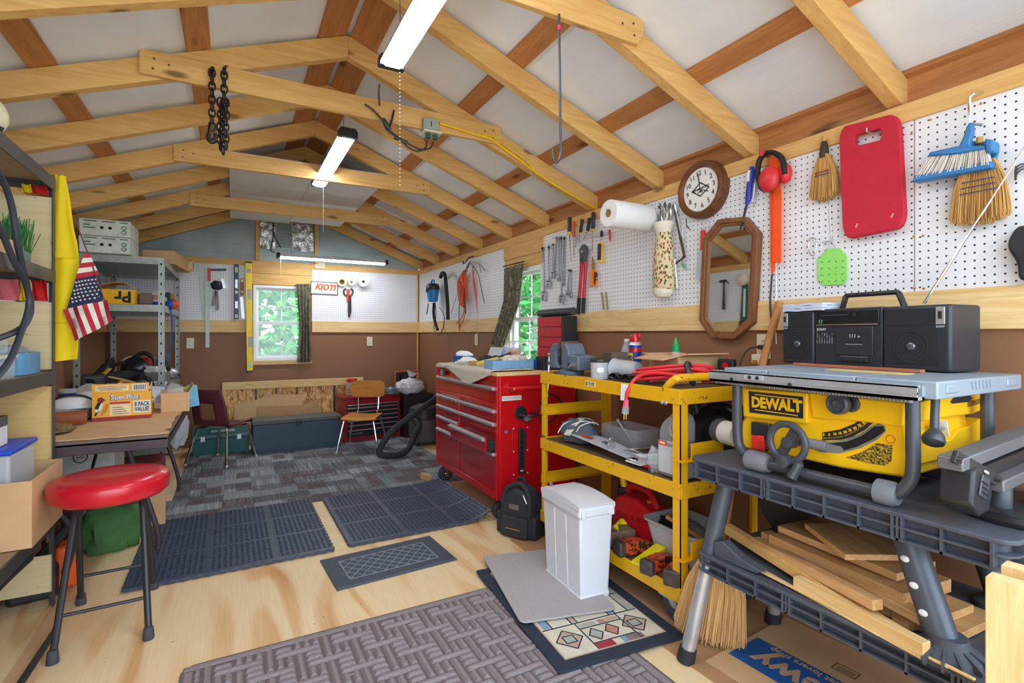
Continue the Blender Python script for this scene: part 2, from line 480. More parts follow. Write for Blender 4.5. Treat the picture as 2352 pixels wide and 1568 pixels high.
# collar ties
def tie(y, half, z, lab, cut=.05):
    b = MB().prism([(-half, 0), (-half, .11), (half, .11), (half, .0 + cut), (half - cut * .6, 0)], 0, .026, 'y')
    o = b.build('collar_tie', PINE[0], loc=(RX, y - .049, z - .11), bevel=.003)
    struct(o, lab)
    for s in (-1, 1):
        for dx, dz in ((.05, .03), (.055, .075), (.11, .06)): MB().cyl((s * (half - dx), -.0012, dz), (s * (half - dx), .004, dz), .005, n=8).build('nail_head', DSTEEL, o)
tie(ys[8], .905, 2.475, 'nearest collar tie above the hanging hook', .045)
tie(ys[6], .895, 2.475, 'collar tie with the chain and the junction box', .01)
tie(ys[4], .872, 2.455, 'collar tie in front of the white ceiling panels', .005)
tie(ys[2], .857, 2.43, 'knotty collar tie nearest the end wall', .005)
# nail heads at the tie ends
# white panels lying on the ties
PANEL = mat('panel_white', (222, 224, 226), .6, var=.03)
for x0, x1, y1, lb in ((-.02, .56, 6.25, 'white ceiling board lying on the collar ties, shelving half'), (.563, 1.09, 6.15, 'white ceiling board lying on the collar ties, pegboard half')):
    o = MB().box(x0, x1, ys[4] - .03, y1, 0, .006).build('ceiling_board', PANEL, loc=(0, 0, 2.458), rot=(0, 0, 0))
    tag(o, lb, 'ceiling board')

# wall plates, trims
struct(MB().box(WR + .03, WR + .09, -.35, DB, 2.04, 2.19).build('trim_1', PURL[1], smooth=0), 'brown top plate of the pegboard wall')
struct(MB().box(WL - .09, WL - .03, -.35, DB, 2.04, 2.19).build('trim_2', PURL[1], smooth=0), 'brown top plate of the shelving wall')
T = .019
def trimR(n, y0, y1, z0, z1, lab, m=None, t=T):
    struct(MB().box(WR - t, WR, y0, y1, z0, z1).build('trim_%d' % n, m or PINE[1], bevel=.002), lab)
def trimB(n, x0, x1, z0, z1, lab, m=None, t=T):
    struct(MB().box(x0, x1, DB - t, DB, z0, z1).build('trim_%d' % n, m or PINE[0], bevel=.002), lab)
trimR(3, -.35, DB, 1.985, 2.05, 'pine board along the top of the pegboard wall')
trimR(4, -.35, 3.42, 1.235, 1.37, 'pale pine rail under the long pegboard', PINEW[1])
trimR(5, 3.99, DB - .02, 1.235, 1.37, 'pale pine rail beyond the side window', PINEW[1])
trimR(6, 3.40, 4.06, 1.87, 1.985, 'pine header over the side window')
trimR(7, 3.40, 4.06, 1.775, 1.87, 'recessed pine board over the side window', None, .008)
trimR(8, 4.0, 4.05, .85, 1.775, 'pine casing beside the side window', PINEW[2])
trimB(9, WL, .17, 1.985, 2.05, 'pine board on top of the end wall pegboard, shelving side')
trimB(10, .17, WR - .02, 1.985, 2.05, 'pine board along the top of the end wall')
trimB(11, WL, .17, 1.235, 1.37, 'pale pine rail on the end wall, shelving side', PINEW[0])
trimB(12, .83, WR - .02, 1.235, 1.37, 'pale pine rail on the end wall, corner side', PINEW[0])
trimB(13, .17, .83, 1.905, 1.985, 'pine header over the end window')
trimB(14, .17, .83, 1.78, 1.905, 'recessed pine board over the end window', None, .008)
trimB(15, .17, .83, .865, .91, 'pale pine sill board under the end window', PINEW[0])
struct(MB().box(WR - .03, WR - .019, DB - .03, DB - .0, 0, 2.0).build('trim_16', PINE[2]), 'pine strip in the corner of the two walls')
struct(MB().box(WL, WL + T, 2.0, DB, 1.235, 1.37).build('trim_17', PINEW[1], bevel=.002), 'pale pine rail on the shelving wall')
struct(MB().box(WL, WL + T, 2.0, DB, 1.985, 2.05).build('trim_18', PINE[1], bevel=.002), 'pine board along the top of the shelving wall')
# pegboards
PT = .007
def peg(box, m, lab):
    o = MB().box(*box).build('pegboard_panel', m, smooth=0); struct(o, lab)
peg((WR - PT, WR, .921, 3.455, 1.37, 1.985), PEGR, 'white pegboard with the clock and the mirror')
peg((WR - PT, WR, -.35, .917, 1.37, 1.985), PEGR, 'white pegboard with the dustpan, nearest the doorway')
peg((WR - PT, WR, 4.06, DB - .02, 1.37, 1.985), PEGR, 'white pegboard with the blue vacuum in the corner')
peg((WL, .17, DB - PT, DB, 1.37, 1.985), PEGB, 'white pegboard behind the steel shelving')
peg((.83, WR - .02, DB - PT, DB, 1.37, 1.985), PEGB, 'white pegboard on the end wall beside the corner')
peg((WL, WL + PT, 2.0, DB, 1.37, 1.985), PEGR, 'white pegboard on the wall behind the shelving')

# windows
VINYL = mat('white_vinyl', (235, 240, 240), .35, var=.02)
def glassmat():
    t = NT('window_glass')
    tr = t.add('ShaderNodeBsdfTransparent'); gl = t.add('ShaderNodeBsdfGlossy'); gl.inputs['Roughness'].default_value = .02
    mx = t.add('ShaderNodeMixShader'); mx.inputs[0].default_value = .05; t.l.new(tr.outputs[0], mx.inputs[1]); t.l.new(gl.outputs[0], mx.inputs[2])
    t.l.new(mx.outputs[0], t.out.inputs[0]); return t.m
GLASS = glassmat()
def window(n, loc, rz, w, h, cols):
    e = bpy.data.objects.new('window_%d' % n, None); COL.objects.link(e); e.location = loc; e.rotation_euler = (0, 0, rz); struct(e)
    f = .032
    b = MB().ring_prism([(0, 0), (w, 0), (w, h), (0, h)], [(f, f), (w - f, f), (w - f, h - f), (f, h - f)], 0, .09); b.build('window_frame', VINYL, e, bevel=.003)
    for (z0, z1, y, nm) in ((h / 2 - .02, h - f, .05, 'sash'), (f, h / 2 + .02, .03, 'sash')):
        g = .026
        s = MB().ring_prism([(f, z0), (w - f, z0), (w - f, z1), (f, z1)], [(f + g, z0 + g), (w - f - g, z0 + g), (w - f - g, z1 - g), (f + g, z1 - g)], y, y + .02).build(nm, VINYL, e, bevel=.002)
        b = MB()
        for i in range(1, cols):
            x = f + g + (w - 2 * f - 2 * g) * i / cols; b.box(x - .006, x + .006, y + .006, y + .014, z0 + g, z1 - g)
        zm = (z0 + z1) / 2; b.box(f + g, w - f - g, y + .006, y + .014, zm - .006, zm + .006)
        b.build('glazing_bar', VINYL, s)
        MB().box(f + g, w - f - g, y + .009, y + .011, z0 + g, z1 - g).build('glass_pane', GLASS, s, smooth=0)
    return e
window(1, (.205, DB, WZ0), 0, .595, WZ1 - WZ0, 2)['label'] = 'white framed window in the end wall'
window(2, (WR, 4.01, WZ0), -PI / 2, .61, WZ1 - WZ0, 2)['label'] = 'white framed window in the pegboard wall'

# ================================================================ OUTSIDE
def grassmat():
    t = NT('grass_ground'); co = t.coord()
    t.base(t.ramp(t.noise(co, 6, 5, .7), [(.3, lin((84, 112, 58))), (.7, lin((140, 160, 96)))])); t.p(Roughness=.9); return t.m
GRASS = grassmat()
struct(MB().box(-20, 20, DB + .3, 22, -.5, -.4).build('ground', GRASS, smooth=0), 'grass behind the shed')
struct(MB().box(WR + .6, 24, -14, DB + .3, -.5, -.4).build('ground_side', GRASS, smooth=0), 'grass beside the shed')
struct(MB().box(-20, WR + .6, -16, -.38, -.5, -.1).build('ground_front', mat('gravel', (176, 170, 160), .9, var=.2, vs=40), smooth=0), 'pale gravel in front of the shed door')
def leafmat_(name, c):
    t = NT(name); col = t.mix(t.noise(t.coord(), 3, 3), lin(c), lin(tuple(min(255, x * 1.2) for x in c)))
    d = t.add('ShaderNodeBsdfDiffuse'); tr = t.add('ShaderNodeBsdfTranslucent'); t.set(d, 0, col); t.set(tr, 0, col)
    mx = t.add('ShaderNodeMixShader'); mx.inputs[0].default_value = .45; t.l.new(d.outputs[0], mx.inputs[1]); t.l.new(tr.outputs[0], mx.inputs[2]); t.l.new(mx.outputs[0], t.out.inputs[0]); return t.m
LEAF = [leafmat_('leaf_%d' % i, c) for i, c in enumerate(((84, 150, 92), (112, 172, 104), (62, 126, 80)))]
BARK = mat('bark', (120, 104, 90), .9, var=.3)
BIRCH = mat('birch_bark', (230, 230, 224), .8, var=.2, vs=12)
def tree(loc, r, h, lab, n=900, m=0, trunk=None, seed=1, size=.16):
    rg = random.Random(seed); t = thing('leafy_tree', lab, 'tree', loc, )
    MB().tube([(0, 0, 0), (.05, 0, h * .5), (0, .05, h)], [.12, .09, .04], 8).build('trunk', trunk or BARK, t)
    b = MB()
    for i in range(n):
        q = rg.uniform(0, 2 * PI); zz = rg.uniform(0, 1); rr = r * (1 - .55 * zz) * math.sqrt(rg.uniform(.25, 1))
        c = Vector((rr * math.cos(q), rr * math.sin(q), zz * h * 1.02)); s = size * rg.uniform(.6, 1.4)
        u = Vector((rg.gauss(0, 1), rg.gauss(0, 1), rg.gauss(0, .5))).normalized(); w = u.cross(Vector((rg.gauss(0, 1), rg.gauss(0, 1), 1))).normalized()
        b.mt(rg.randrange(3)).add([c - u * s, c + w * s * .35, c + u * s, c - w * s * .35], [(0, 1, 2, 3)])
    b.build('crown', LEAF, t, smooth=0)
    return t
k = 0
for (x, y, r, h, n, lb, *sz) in ((-1.1, 12.4, 1.3, 6, 900, 'green leafy tree left of the birch trunk beyond the end window'), (1.6, 11.0, 1.25, 5.4, 1000, 'green leafy tree behind the wire fence beyond the end window'),
                        (.6, 16.5, 3.6, 9, 6000, 'tall green tree farthest behind the end window', .27), (5.3, 9.6, 1.3, 5.5, 1000, 'bright green tree filling the side window'), (9.4, 15.6, 3.6, 9, 6000, 'tall bright tree farther off beyond the side window', .27), (8.4, 9.2, 1.6, 6, 900, 'bright tree beside the one filling the side window')):
    tree((x, y, -.45), r, h, lb, n, seed=k + 3, size=(sz or [.2])[0]); k += 1
tr = tag(MB().tube([(.12, 9.3, -.45), (.30, 9.3, 2.5), (.42, 9.3, 4.5)], [.07, .055, .04], 10).build('birch_trunk', BIRCH), 'pale birch trunk seen through the end window', 'tree trunk')
f = thing('wire_fence', 'dark wire mesh fence outside the end window', 'fence', (0, 8.6, -.4))
b = MB()
for i in range(26): b.beam((.35 + i * .06, 0, 0), (.35 + i * .06, 0, 1.3), .006, .006)
for i in range(20): b.beam((.35, 0, .1 + i * .06), (1.9, 0, .1 + i * .06), .006, .006)
b.build('mesh_panel', BLK2, f)
for x in (.3, .62, 1.9): MB().box(x - .05, x + .05, -.05, .05, 0, 1.35).build('fence_post', mat('fence_post', (66, 84, 72), .8), f)
MB().box(.3, 1.9, -.03, .03, 1.22, 1.3).build('fence_rail', mat('fence_post', (66, 84, 72), .8), f)

# ================================================================ LED SHOP LIGHTS
LEDM = NT('led_diffuser'); LEDM.p(Roughness=.4); LEDM.b.inputs['Emission Color'].default_value = (.90, .95, 1, 1); LEDM.b.inputs['Emission Strength'].default_value = 34.0
LEDM = LEDM.m
def shoplight(loc, rz, lab, L=1.2, cord=.3):
    t = thing('shop_light', lab, 'light', loc, rz)
    b = MB().prism([(-.052, 0), (.052, 0), (.04, .035), (-.04, .035)], -L / 2 + .03, L / 2 - .03, 'y'); b.build('housing', mat('led_housing', (222, 224, 228), .3, .2), t)
    MB().prism([(-.05, 0), (-.03, -.018), (.03, -.018), (.05, 0)], -L / 2 + .035, L / 2 - .035, 'y').build('diffuser', LEDM, t)
    for s in (-1, 1):
        MB().prism([(-.056, -.016), (.056, -.016), (.056, .02), (.042, .04), (-.042, .04), (-.056, .02)], s * (L / 2 - .035), s * L / 2, 'y').build('end_cap', BLACK, t, bevel=.004)
    b = MB()
    for k in range(30): b.ball((.03, L / 2 - .045, -.02 - k * cord / 30), .0024, 6, 4)
    b.build('pull_chain', WHITE, t)
    for s in (-1, 1):
        y = s * (L / 2 - .15); MB().tube([(0, y, .035), (0, y, .12 if abs(rz) > .1 else .3)], .0015, 5).build('hanger_wire', DSTEEL, t)
    return t
shoplight((.605, 1.62, 2.385), 0, 'lit LED shop light nearest the camera, hanging under the ridge', cord=.52)
shoplight((.60, 3.71, 2.395), 0, 'lit LED shop light hanging in front of the white ceiling boards', cord=.36)
shoplight((1.015, 6.05, 2.05), PI / 2, 'lit LED shop light hanging across the end wall', cord=.2)
# ================================================================ THE PEGBOARD WALL
def W(off=.007): return Wall('R', off)
def tubeL(w, pts, r, y=0, n=8, sm=5):
    return [(lambda q: (q[0], y if not callable(y) else y(i), q[1]))(w.l(*p)) for i, p in enumerate(pts)]
def broom_head(h, w0, w1, d0, d1, n, seed, r=.0016, flare=1.0):
    """straw bristles fanning downward from the origin"""
    rg = random.Random(seed); b = MB()
    for i in range(n):
        a = rg.uniform(-1, 1); c = rg.uniform(-1, 1); L = h * rg.uniform(.9, 1.0) * (1 - .10 * a * a)
        p0 = Vector((a * w0, c * d0, 0)); p2 = Vector((a * w1 + rg.gauss(0, .004), c * d1, -L))
        p1 = p0.lerp(p2, .45) + Vector((a * (w1 - w0) * .28 * flare, 0, 0))
        b.tube([p0, p1, p2], [r, r, r * .6], 3, caps=False)
    return b
STRAW = wood('straw', (226, 182, 112), (176, 124, 62), 2, knots=False, ring=(2, 60), rough=.8)
STRAWD = wood('straw_dark', (206, 152, 82), (150, 98, 44), 2, knots=False, ring=(2, 60), rough=.8)

# clock
w = W(.03); t = w.thing('wall_clock', 'round wall clock with a brown wood rim and white face', 'clock', 1614, 436)
MB().lathe([(.109, -.014), (.113, -.024), (.120, -.032), (.132, -.034), (.143, -.026), (.147, -.008), (.147, .023), (.10, .023)], 40, axis='y').build('rim', WALNUT[0], t)
MB().lathe([(0, -.016), (.11, -.016)], 40, axis='y').build('face', PAPER, t)
face = t; tl = R(8)
INK = mat('ink_black', (22, 22, 24), .6, var=0)
def onface(r, deg): a = R(deg) + tl * 0 - tl; return (-r * math.sin(-a), r * math.cos(a))
b_ = bpy.data.objects.new('numerals', None)
for h in range(1, 13):
    x, z = onface(.084, h * 30); text('numeral', str(h), .036, INK, t, (x, -.0175, z), (R(90), -tl, 0))
text('lettering', 'LAPHAM-HICKEY', .0145, INK, t, (0, -.0175, .004), (R(90), R(-7), 0), off=.0004)
text('lettering', 'STEEL', .0125, INK, t, (0, -.0175, -.013), (R(90), R(-7), 0), off=.0004)
b = MB()
dm = [(0, .038), (.058, 0), (0, -.038), (-.058, 0)]
b.ring_prism(dm, [(x * .82, z * .82) for x, z in dm], -.0172, -.0165)
b.build('emblem', INK, t)
for L, wd, deg, nm in ((.055, .004, 120, 'hour_hand'), (.085, .0032, 0, 'minute_hand'), (.08, .0012, -4, 'second_hand')):
    x, z = onface(L, deg); x0, z0 = onface(-.012, deg)
    MB().beam((x0, -.02, z0), (x, -.02, z), wd, .001, up=(0, 1, 0)).build(nm, INK, t)

# octagonal mirror
w = W(.028); t = w.thing('octagonal_mirror', 'tall octagonal mirror in a brown wood frame', 'mirror', 1680, 640)
out = w.poly([(1612, 736), (1639, 776), (1692, 779), (1736, 741), (1747, 535), (1716, 498), (1655, 505), (1620, 549)])
cx_ = sum(p[0] for p in out) / 8; cz_ = sum(p[1] for p in out) / 8
def shr(ps, dx, dz): return [(p[0] + (dx if p[0] < cx_ else -dx), p[1] + (dz if p[1] < cz_ else -dz)) for p in ps]
def inset(ps, d):
    """offset a convex polygon inward by d"""
    n = len(ps); A = sum(ps[i][0] * ps[(i + 1) % n][1] - ps[(i + 1) % n][0] * ps[i][1] for i in range(n)); s = 1 if A > 0 else -1
    ln = []
    for i in range(n):
        x0, y0 = ps[i]; x1, y1 = ps[(i + 1) % n]; l = math.hypot(x1 - x0, y1 - y0); nx, ny = -(y1 - y0) / l * s, (x1 - x0) / l * s
        ln.append((x0 + nx * d, y0 + ny * d, x1 - x0, y1 - y0))
    res = []
    for i in range(n):
        ax, ay, bx_, by = ln[i - 1]; px_, py_, qx, qy = ln[i]
        dt = bx_ * qy - by * qx
        k = ((px_ - ax) * qy - (py_ - ay) * qx) / dt; res.append((ax + bx_ * k, ay + by * k))
    return res
WM = wood('mirror_wood', (142, 94, 58), (108, 68, 40), 2, knots=False, rough=.45)
b = MB(); b.ring_prism(out, inset(out, .022), -.022, .018); b.ring_prism(inset(out, .020), inset(out, .036), -.014, .018)
b.build('mirror_frame', WM, t, bevel=.003)
MIR = mat('mirror_silver', (236, 238, 238), .015, 1.0, var=0)
MB().prism(inset(out, .034), -.004, 0).build('mirror_glass', MIR, t, smooth=0)

# long blue lighter
w = W(.045); t = w.thing('gas_lighter', 'long blue gas lighter hanging left of the red ear muffs', 'lighter', 1727, 385)
P = lambda px, py, y=0: (lambda q: (q[0], y, q[1]))(w.l(px, py))
MB().tube([P(1727, 383), P(1726, 400), P(1722, 425), P(1719, 455), P(1716, 470)], [.010, .016, .014, .015, .008], 10).build('grip', mat('lighter_blue', (40, 52, 168), .35), t)
MB().tube([P(1716, 468), P(1701, 527)], [.006, .005], 8).build('barrel', BLACK, t)
MB().bx(P(1724, 405, -.014), (.012, .004, .05), (0, R(6), 0)).build('sticker', PAPER, t)
# steel stapler-like cutter behind
w = W(.02); t = w.thing('glass_cutter', 'gray metal cutter hanging behind the blue lighter', 'tool', 1735, 420)
MB().tube([P(1735, 400), P(1732, 440), P(1728, 465)], [.008, .014, .016], 8).build('cutter_body', STEEL, t)

# ear muffs
w = W(.06); t = w.thing('ear_muffs', 'red ear muffs with a black headband on a red peg', 'ear muffs', 1772, 400)
band = spline([P(1748, 428), P(1740, 395), P(1748, 362), P(1772, 350), P(1796, 364), P(1803, 400)], 5)
b = MB()
n = len(band)
b.tube([(p.x, p.y + .0, p.z) for p in band], [.012] * n, 6); b.build('headband', BLK2, t)
q = P(1776, 413, -.03)
MB().ball(q, (.046, .03, .056), 18, 10).build('cup', mat('muff_red', (214, 44, 52), .4), t)
MB().lathe([(.03, .0), (.05, .004), (.052, .016), (.04, .024)], 20, axis='y', c=(q[0] - .016, q[1] + .008, q[2])).build('cushion', BLACK, t)
q2 = P(1796, 396, .02)
MB().ball(q2, (.03, .028, .046), 16, 8).build('cup', mat('muff_red', (214, 44, 52), .4), t)
MB().cyl(P(1753, 352, .05), P(1753, 352, -.012), .014).build('peg', mat('peg_red', (196, 60, 44), .5), t)

# orange webbing straps
w = W(.03); t = w.thing('webbing_strap', 'bright orange webbing strap hanging folded below the ear muffs', 'strap', 1780, 500)
OW = mat('orange_webbing', (250, 88, 26), .8, bump=.4, bs=300, var=.05)
b = MB(); b.prism(w.poly([(1768, 366), (1778, 366), (1782, 616), (1773, 632), (1771, 600)]), -.006, .0); b.build('strap_tail', OW, t)
b = MB(); b.prism(w.poly([(1780, 362), (1792, 362), (1798, 440), (1797, 603), (1779, 602), (1780, 440)]), -.014, -.007); b.build('strap_fold', OW, t)
t = w.thing('hanging_cord', 'thin black cord hanging below the orange strap', 'cord', 1774, 640)
b = MB().tube(spline([P(1774, 622), P(1771, 660), P(1769, 700), P(1772, 750), P(1770, 800)], 4), .004, 6); b.build('cord', BLACK, t)
b = MB().tube(spline([P(1782, 605), P(1783, 660), P(1781, 720), P(1783, 790)], 4), .002, 5); b.build('thin_wire', STEEL, t)

# whisk brooms
def whisk(px, py, top, h, w0, w1, n, lab, seed, bands, off, st, handle=True):
    w = W(off); t = w.thing('whisk_broom', lab, 'broom', px, py, 'whisk brooms on the pegboard')
    broom_head(h, w0, w1, .012, .02, n, seed).build('bristles', st, t)
    MB().ball((0, 0, -h * .45), (w1 * .72, .014, h * .46), 16, 10).build('bristle_core', st, t)
    if handle:
        MB().tube([(0, 0, top), (0, 0, top * .5), (0, 0, .0), (0, 0, -.012)], [.010, .016, .018, w0 * .95], 10).build('handle', mat('tape_dark', (58, 46, 38), .6), t)
        MB().tube([(0, 0, top), (0, 0, top + .02)], [.011, .009], 8).build('loop', STRAW, t)
    for z, c in bands:
        f = -z / h; ww = w0 + (w1 - w0) * min(1, f * 1.55) * .9
        MB().tube([(-ww, 0, z), (-ww * .6, -.022, z - .002), (0, -.025, z - .003), (ww * .6, -.022, z - .002), (ww, 0, z), (ww * .6, .02, z), (-ww * .6, .02, z)], .0018, 5, closed=True).build('stitching', mat('thread_%s' % c, {'blue': (60, 74, 108), 'red': (120, 44, 36)}[c], .8), t)
    return t
whisk(1893, 356, .055, .19, .018, .055, 420, 'small straw whisk broom between the ear muffs and the red pad', 5, ((-.07, 'red'), (-.082, 'blue')), .03, STRAW)
whisk(2250, 372, .06, .205, .04, .074, 620, 'straw whisk broom hanging behind the blue dustpan', 6, ((-.06, 'blue'), (-.078, 'blue'), (-.096, 'blue')), .035, STRAW)

# red kneeling pad
w = W(.02); t = w.thing('kneeling_pad', 'thick red foam kneeling pad with a handle slot', 'kneeling pad', 2015, 410)
TL_, TR_, BR_, BL_ = w.poly([(1936, 296), (2073, 262), (2087, 523), (1946, 552)])
def bil(u, v): return tuple((TL_[i] * (1 - u) + TR_[i] * u) * v + (BL_[i] * (1 - u) + BR_[i] * u) * (1 - v) for i in (0, 1))
o_ = [bil(u, v) for u, v in rrect(0, 1, 0, 1, .14, 6)]
i_ = [bil(u, v) for u, v in rrect(.26, .72, .80, .90, .05, 6)]
PADR = mat('red_foam', (196, 34, 56), .85, bump=.5, bs=240, var=.05)
MB().ring_prism(o_, i_, -.03, .0).build('foam_pad', PADR, t, bevel=.004)
for u, v in ((.25, .10), (.83, .12)): x, z = bil(u, v); MB().bx((x, -.0305, z), (.006, .001, .016), (0, R(25), 0)).build('scuff', mat('scuff', (214, 150, 146), .9), t)
MB().tube([(bil(.5, .9)[0], .02, bil(.5, .9)[1]), (bil(.5, .9)[0], -.036, bil(.5, .9)[1]), (bil(.5, .9)[0], -.036, bil(.5, .9)[1] + .012)], .003, 6).build('hook', STEEL, t)

# dustpan with its brush
w = W(.05); t = w.thing('dustpan', 'blue dustpan with a white bristled brush clipped in, on a steel hook', 'dustpan', 2230, 340)
DPB = mat('dustpan_blue', (38, 116, 178), .4)
MB().prism(w.poly([(2146, 352), (2180, 348), (2205, 332), (2228, 322), (2276, 322), (2291, 330), (2290, 348), (2278, 382), (2104, 421), (2107, 406)]), .012, .02).build('pan', DPB, t, bevel=.003)
MB().prism(w.poly([(2103, 421), (2108, 406), (2285, 372), (2286, 388)]), -.028, .014).build('lip', DPB, t, bevel=.004)
MB().prism(w.poly([(2208, 345), (2221, 318), (2228, 296), (2235, 284), (2243, 285), (2243, 310), (2236, 330), (2240, 345)]), -.03, -.008).build('brush_handle', DPB, t, bevel=.006, seg=3)
MB().prism(w.poly([(2145, 353), (2205, 340), (2270, 338), (2275, 345), (2210, 357), (2142, 362)]), -.034, .0).build('brush_head', DPB, t, bevel=.004)
MB().prism(w.poly([(2272, 322), (2292, 326), (2290, 350), (2276, 356)]), -.035, .014).build('clip', DPB, t, bevel=.004)
rg = random.Random(4); b = MB()
for i in range(420):
    u = rg.uniform(0, 1); q0 = w.l(2144 + 128 * u, 360 - 15 * u); q1 = w.l(2109 + 172 * u + rg.gauss(0, 3), 411 - 30 * u)
    y = rg.uniform(-.026, .0); b.tube([(q0[0], y, q0[1]), (q1[0], y * 1.2, q1[1])], [.0018, .001], 3, caps=False)
b.build('bristles', mat('bristle_white', (226, 218, 208), .7), t)
MB().tube([P(2247, 207, .03), P(2239, 218, -.012), P(2230, 226, -.012), P(2233, 285, -.014), P(2262, 289, -.014)], .005, 8).build('hook', CHROME, t)

# fly swatter
w = W(.012); t = w.thing('fly_swatter', 'lime green fly swatter on a twisted wire handle', 'fly swatter', 1911, 600)
LIME = mat('lime_plastic', (150, 228, 110), .45, var=.03)
MB().prism(w.poly([(1901, 571), (1930, 570), (1946, 588), (1947, 640), (1939, 653), (1890, 655), (1879, 642), (1878, 597)]), -.003, 0).build('paddle', LIME, t, bevel=.001)
b = MB()
for i in range(4):
    for j in range(4):
        x, z = w.l(1889 + i * 16, 602 + j * 15 - i); b.bx((x, -.0032, z), (.012, .0006, .0022), (0, R(-40 if (i + j) % 2 else 35), 0))
b.build('slots', mat('slot_green', (60, 120, 44), .6), t)
b = MB(); b.tube([P(1906, 340, -.002), P(1908, 500, -.003), P(1911, 545, -.003)], .0018, 6)
b.tube([P(1911, 545, -.003), P(1915, 551, -.003), P(1906, 562, -.003), P(1899, 573, -.004)], .0016, 6); b.tube([P(1911, 545, -.003), P(1907, 551, -.003), P(1916, 562, -.003), P(1922, 572, -.004)], .0016, 6)
b.build('wire_handle', STEEL, t)
# carabiner and its hook
t = w.thing('carabiner', 'steel carabiner on a small hook left of the fly swatter', 'carabiner', 1873, 570)
b = MB().tube(spline([P(1866, 553, -.02), P(1864, 575, -.02), P(1872, 588, -.02), P(1879, 580, -.02), P(1882, 556, -.02), P(1876, 548, -.02)], 5, True), .0022, 6, closed=True); b.build('loop', CHROME, t)
MB().tube([P(1870, 545, 0), P(1864, 548, -.03), P(1890, 556, -.03)], .002, 6).build('hook', STEEL, t)
t = w.thing('pegboard_hook', 'empty double steel hook beside the carabiner', 'hook', 1895, 560)
MB().tube([P(1897, 556, 0), P(1897, 556, -.03), P(1896, 573, -.03)], .002, 6).build('prong', STEEL, t)
MB().tube([P(1888, 556, 0), P(1904, 554, 0)], .0022, 6).build('bar', STEEL, t)
# at the frame's edge
w = W(.03); t = w.thing('mitt', 'black padded mitt hanging at the doorway end of the pegboard', 'mitt', 2350, 560)
MB().prism(w.poly(spline([(2322, 570, 0), (2330, 540, 0), (2352, 520, 0), (2390, 530, 0), (2404, 580, 0), (2392, 640, 0), (2350, 642, 0), (2342, 605, 0)], 4, True) and [(p.x, p.y) for p in spline([(2322, 570, 0), (2330, 540, 0), (2352, 520, 0), (2390, 530, 0), (2404, 580, 0), (2392, 640, 0), (2350, 642, 0), (2342, 605, 0)], 4, True)]), -.03, .01).build('padding', BLACK, t, bevel=.01, seg=3)
t = w.thing('hand_rake', 'small dark claw rake hanging at the doorway end', 'hand rake', 2350, 390)
for k in range(3):
    MB().tube(spline([P(2365, 380 + k * 4), P(2350, 378 + k * 6, -.01), P(2340, 388 + k * 8, -.02), P(2336, 402 + k * 6, -.01)], 3), .003, 6).build('tine', DSTEEL, t)
MB().tube([P(2362, 384), P(2400, 372)], .009, 8).build('handle', WALNUT[0], t)

# screws holding the boards
BRASS = mat('brass', (206, 176, 110), .35, .9)
for (px, py) in ((2137, 275), (2253, 238), (2094, 307), (2099, 542), (2120, 541), (2101, 661), (2122, 662)):
    w = W(.007); o = MB().lathe([(.0001, -.003), (.004, -.002), (.005, 0)], 10, axis='y').build('screw', BRASS, None, w.frame(px, py), (0, 0, w.rz))
    tag(o, 'small brass screw holding the pegboard near its seam', 'screw', 'brass screws along the pegboard seam')

# ---------------------------------------------------------------- left group: wrenches, drivers, cutters
WST = mat('wrench_steel', (158, 160, 166), .3, .85, var=.25, vs=40)
def wrench(px0, py0, px1, py1, lab, wd=.011, kind='combo', off=.02):
    w = W(off); t = w.thing('wrench', lab, 'wrench', px0, py0, 'wrenches hanging on the pegboard')
    wd *= 1.5; x, z = w.l(px1, py1); L = math.hypot(x, z); a = math.atan2(x, -z); t.rotation_euler = (0, 0, w.rz)
    e = bpy.data.objects.new('dummy', None)
    M = Matrix.Rotation(-a, 4, 'Y')
    b = MB(); b.prism([(-wd * .4, 0), (wd * .4, 0), (wd * .5, -L + .02), (-wd * .5, -L + .02)], -.003, .003, 'y', M); b.build('shaft', WST, t, bevel=.0015)
    b = MB(); b.lathe([(wd * .75, -.004), (wd * .75, .004), (wd * .45, .004), (wd * .45, -.004)], 14, c=(0, 0, 0), M=M, axis='y'); b.build('ring_end', WST, t)
    s = wd * (2.3 if kind == 'adjustable' else 1.25)
    pts = [(-s * .3, -L + .03), (s * .3, -L + .03), (s * .75, -L + s * .4), (s * .7, -L - s * .9), (s * .25, -L - s * 1.0), (s * .3, -L - s * .1), (-s * .15, -L - s * .0), (-s * .35, -L - s * .9), (-s * .75, -L - s * .7), (-s * .8, -L + s * .2)]
    b = MB().prism(pts, -.0055, .0055, 'y', M); b.build('jaw', WST, t, bevel=.0015)
    if kind == 'adjustable':
        MB().cyl(M @ Vector((-.2 * s, -.006, -L + s * .3)), M @ Vector((.45 * s, -.006, -L + s * .3)), .005, n=10).build('thumbwheel', DSTEEL, t)
    bpy.data.objects.remove(e)
    return t
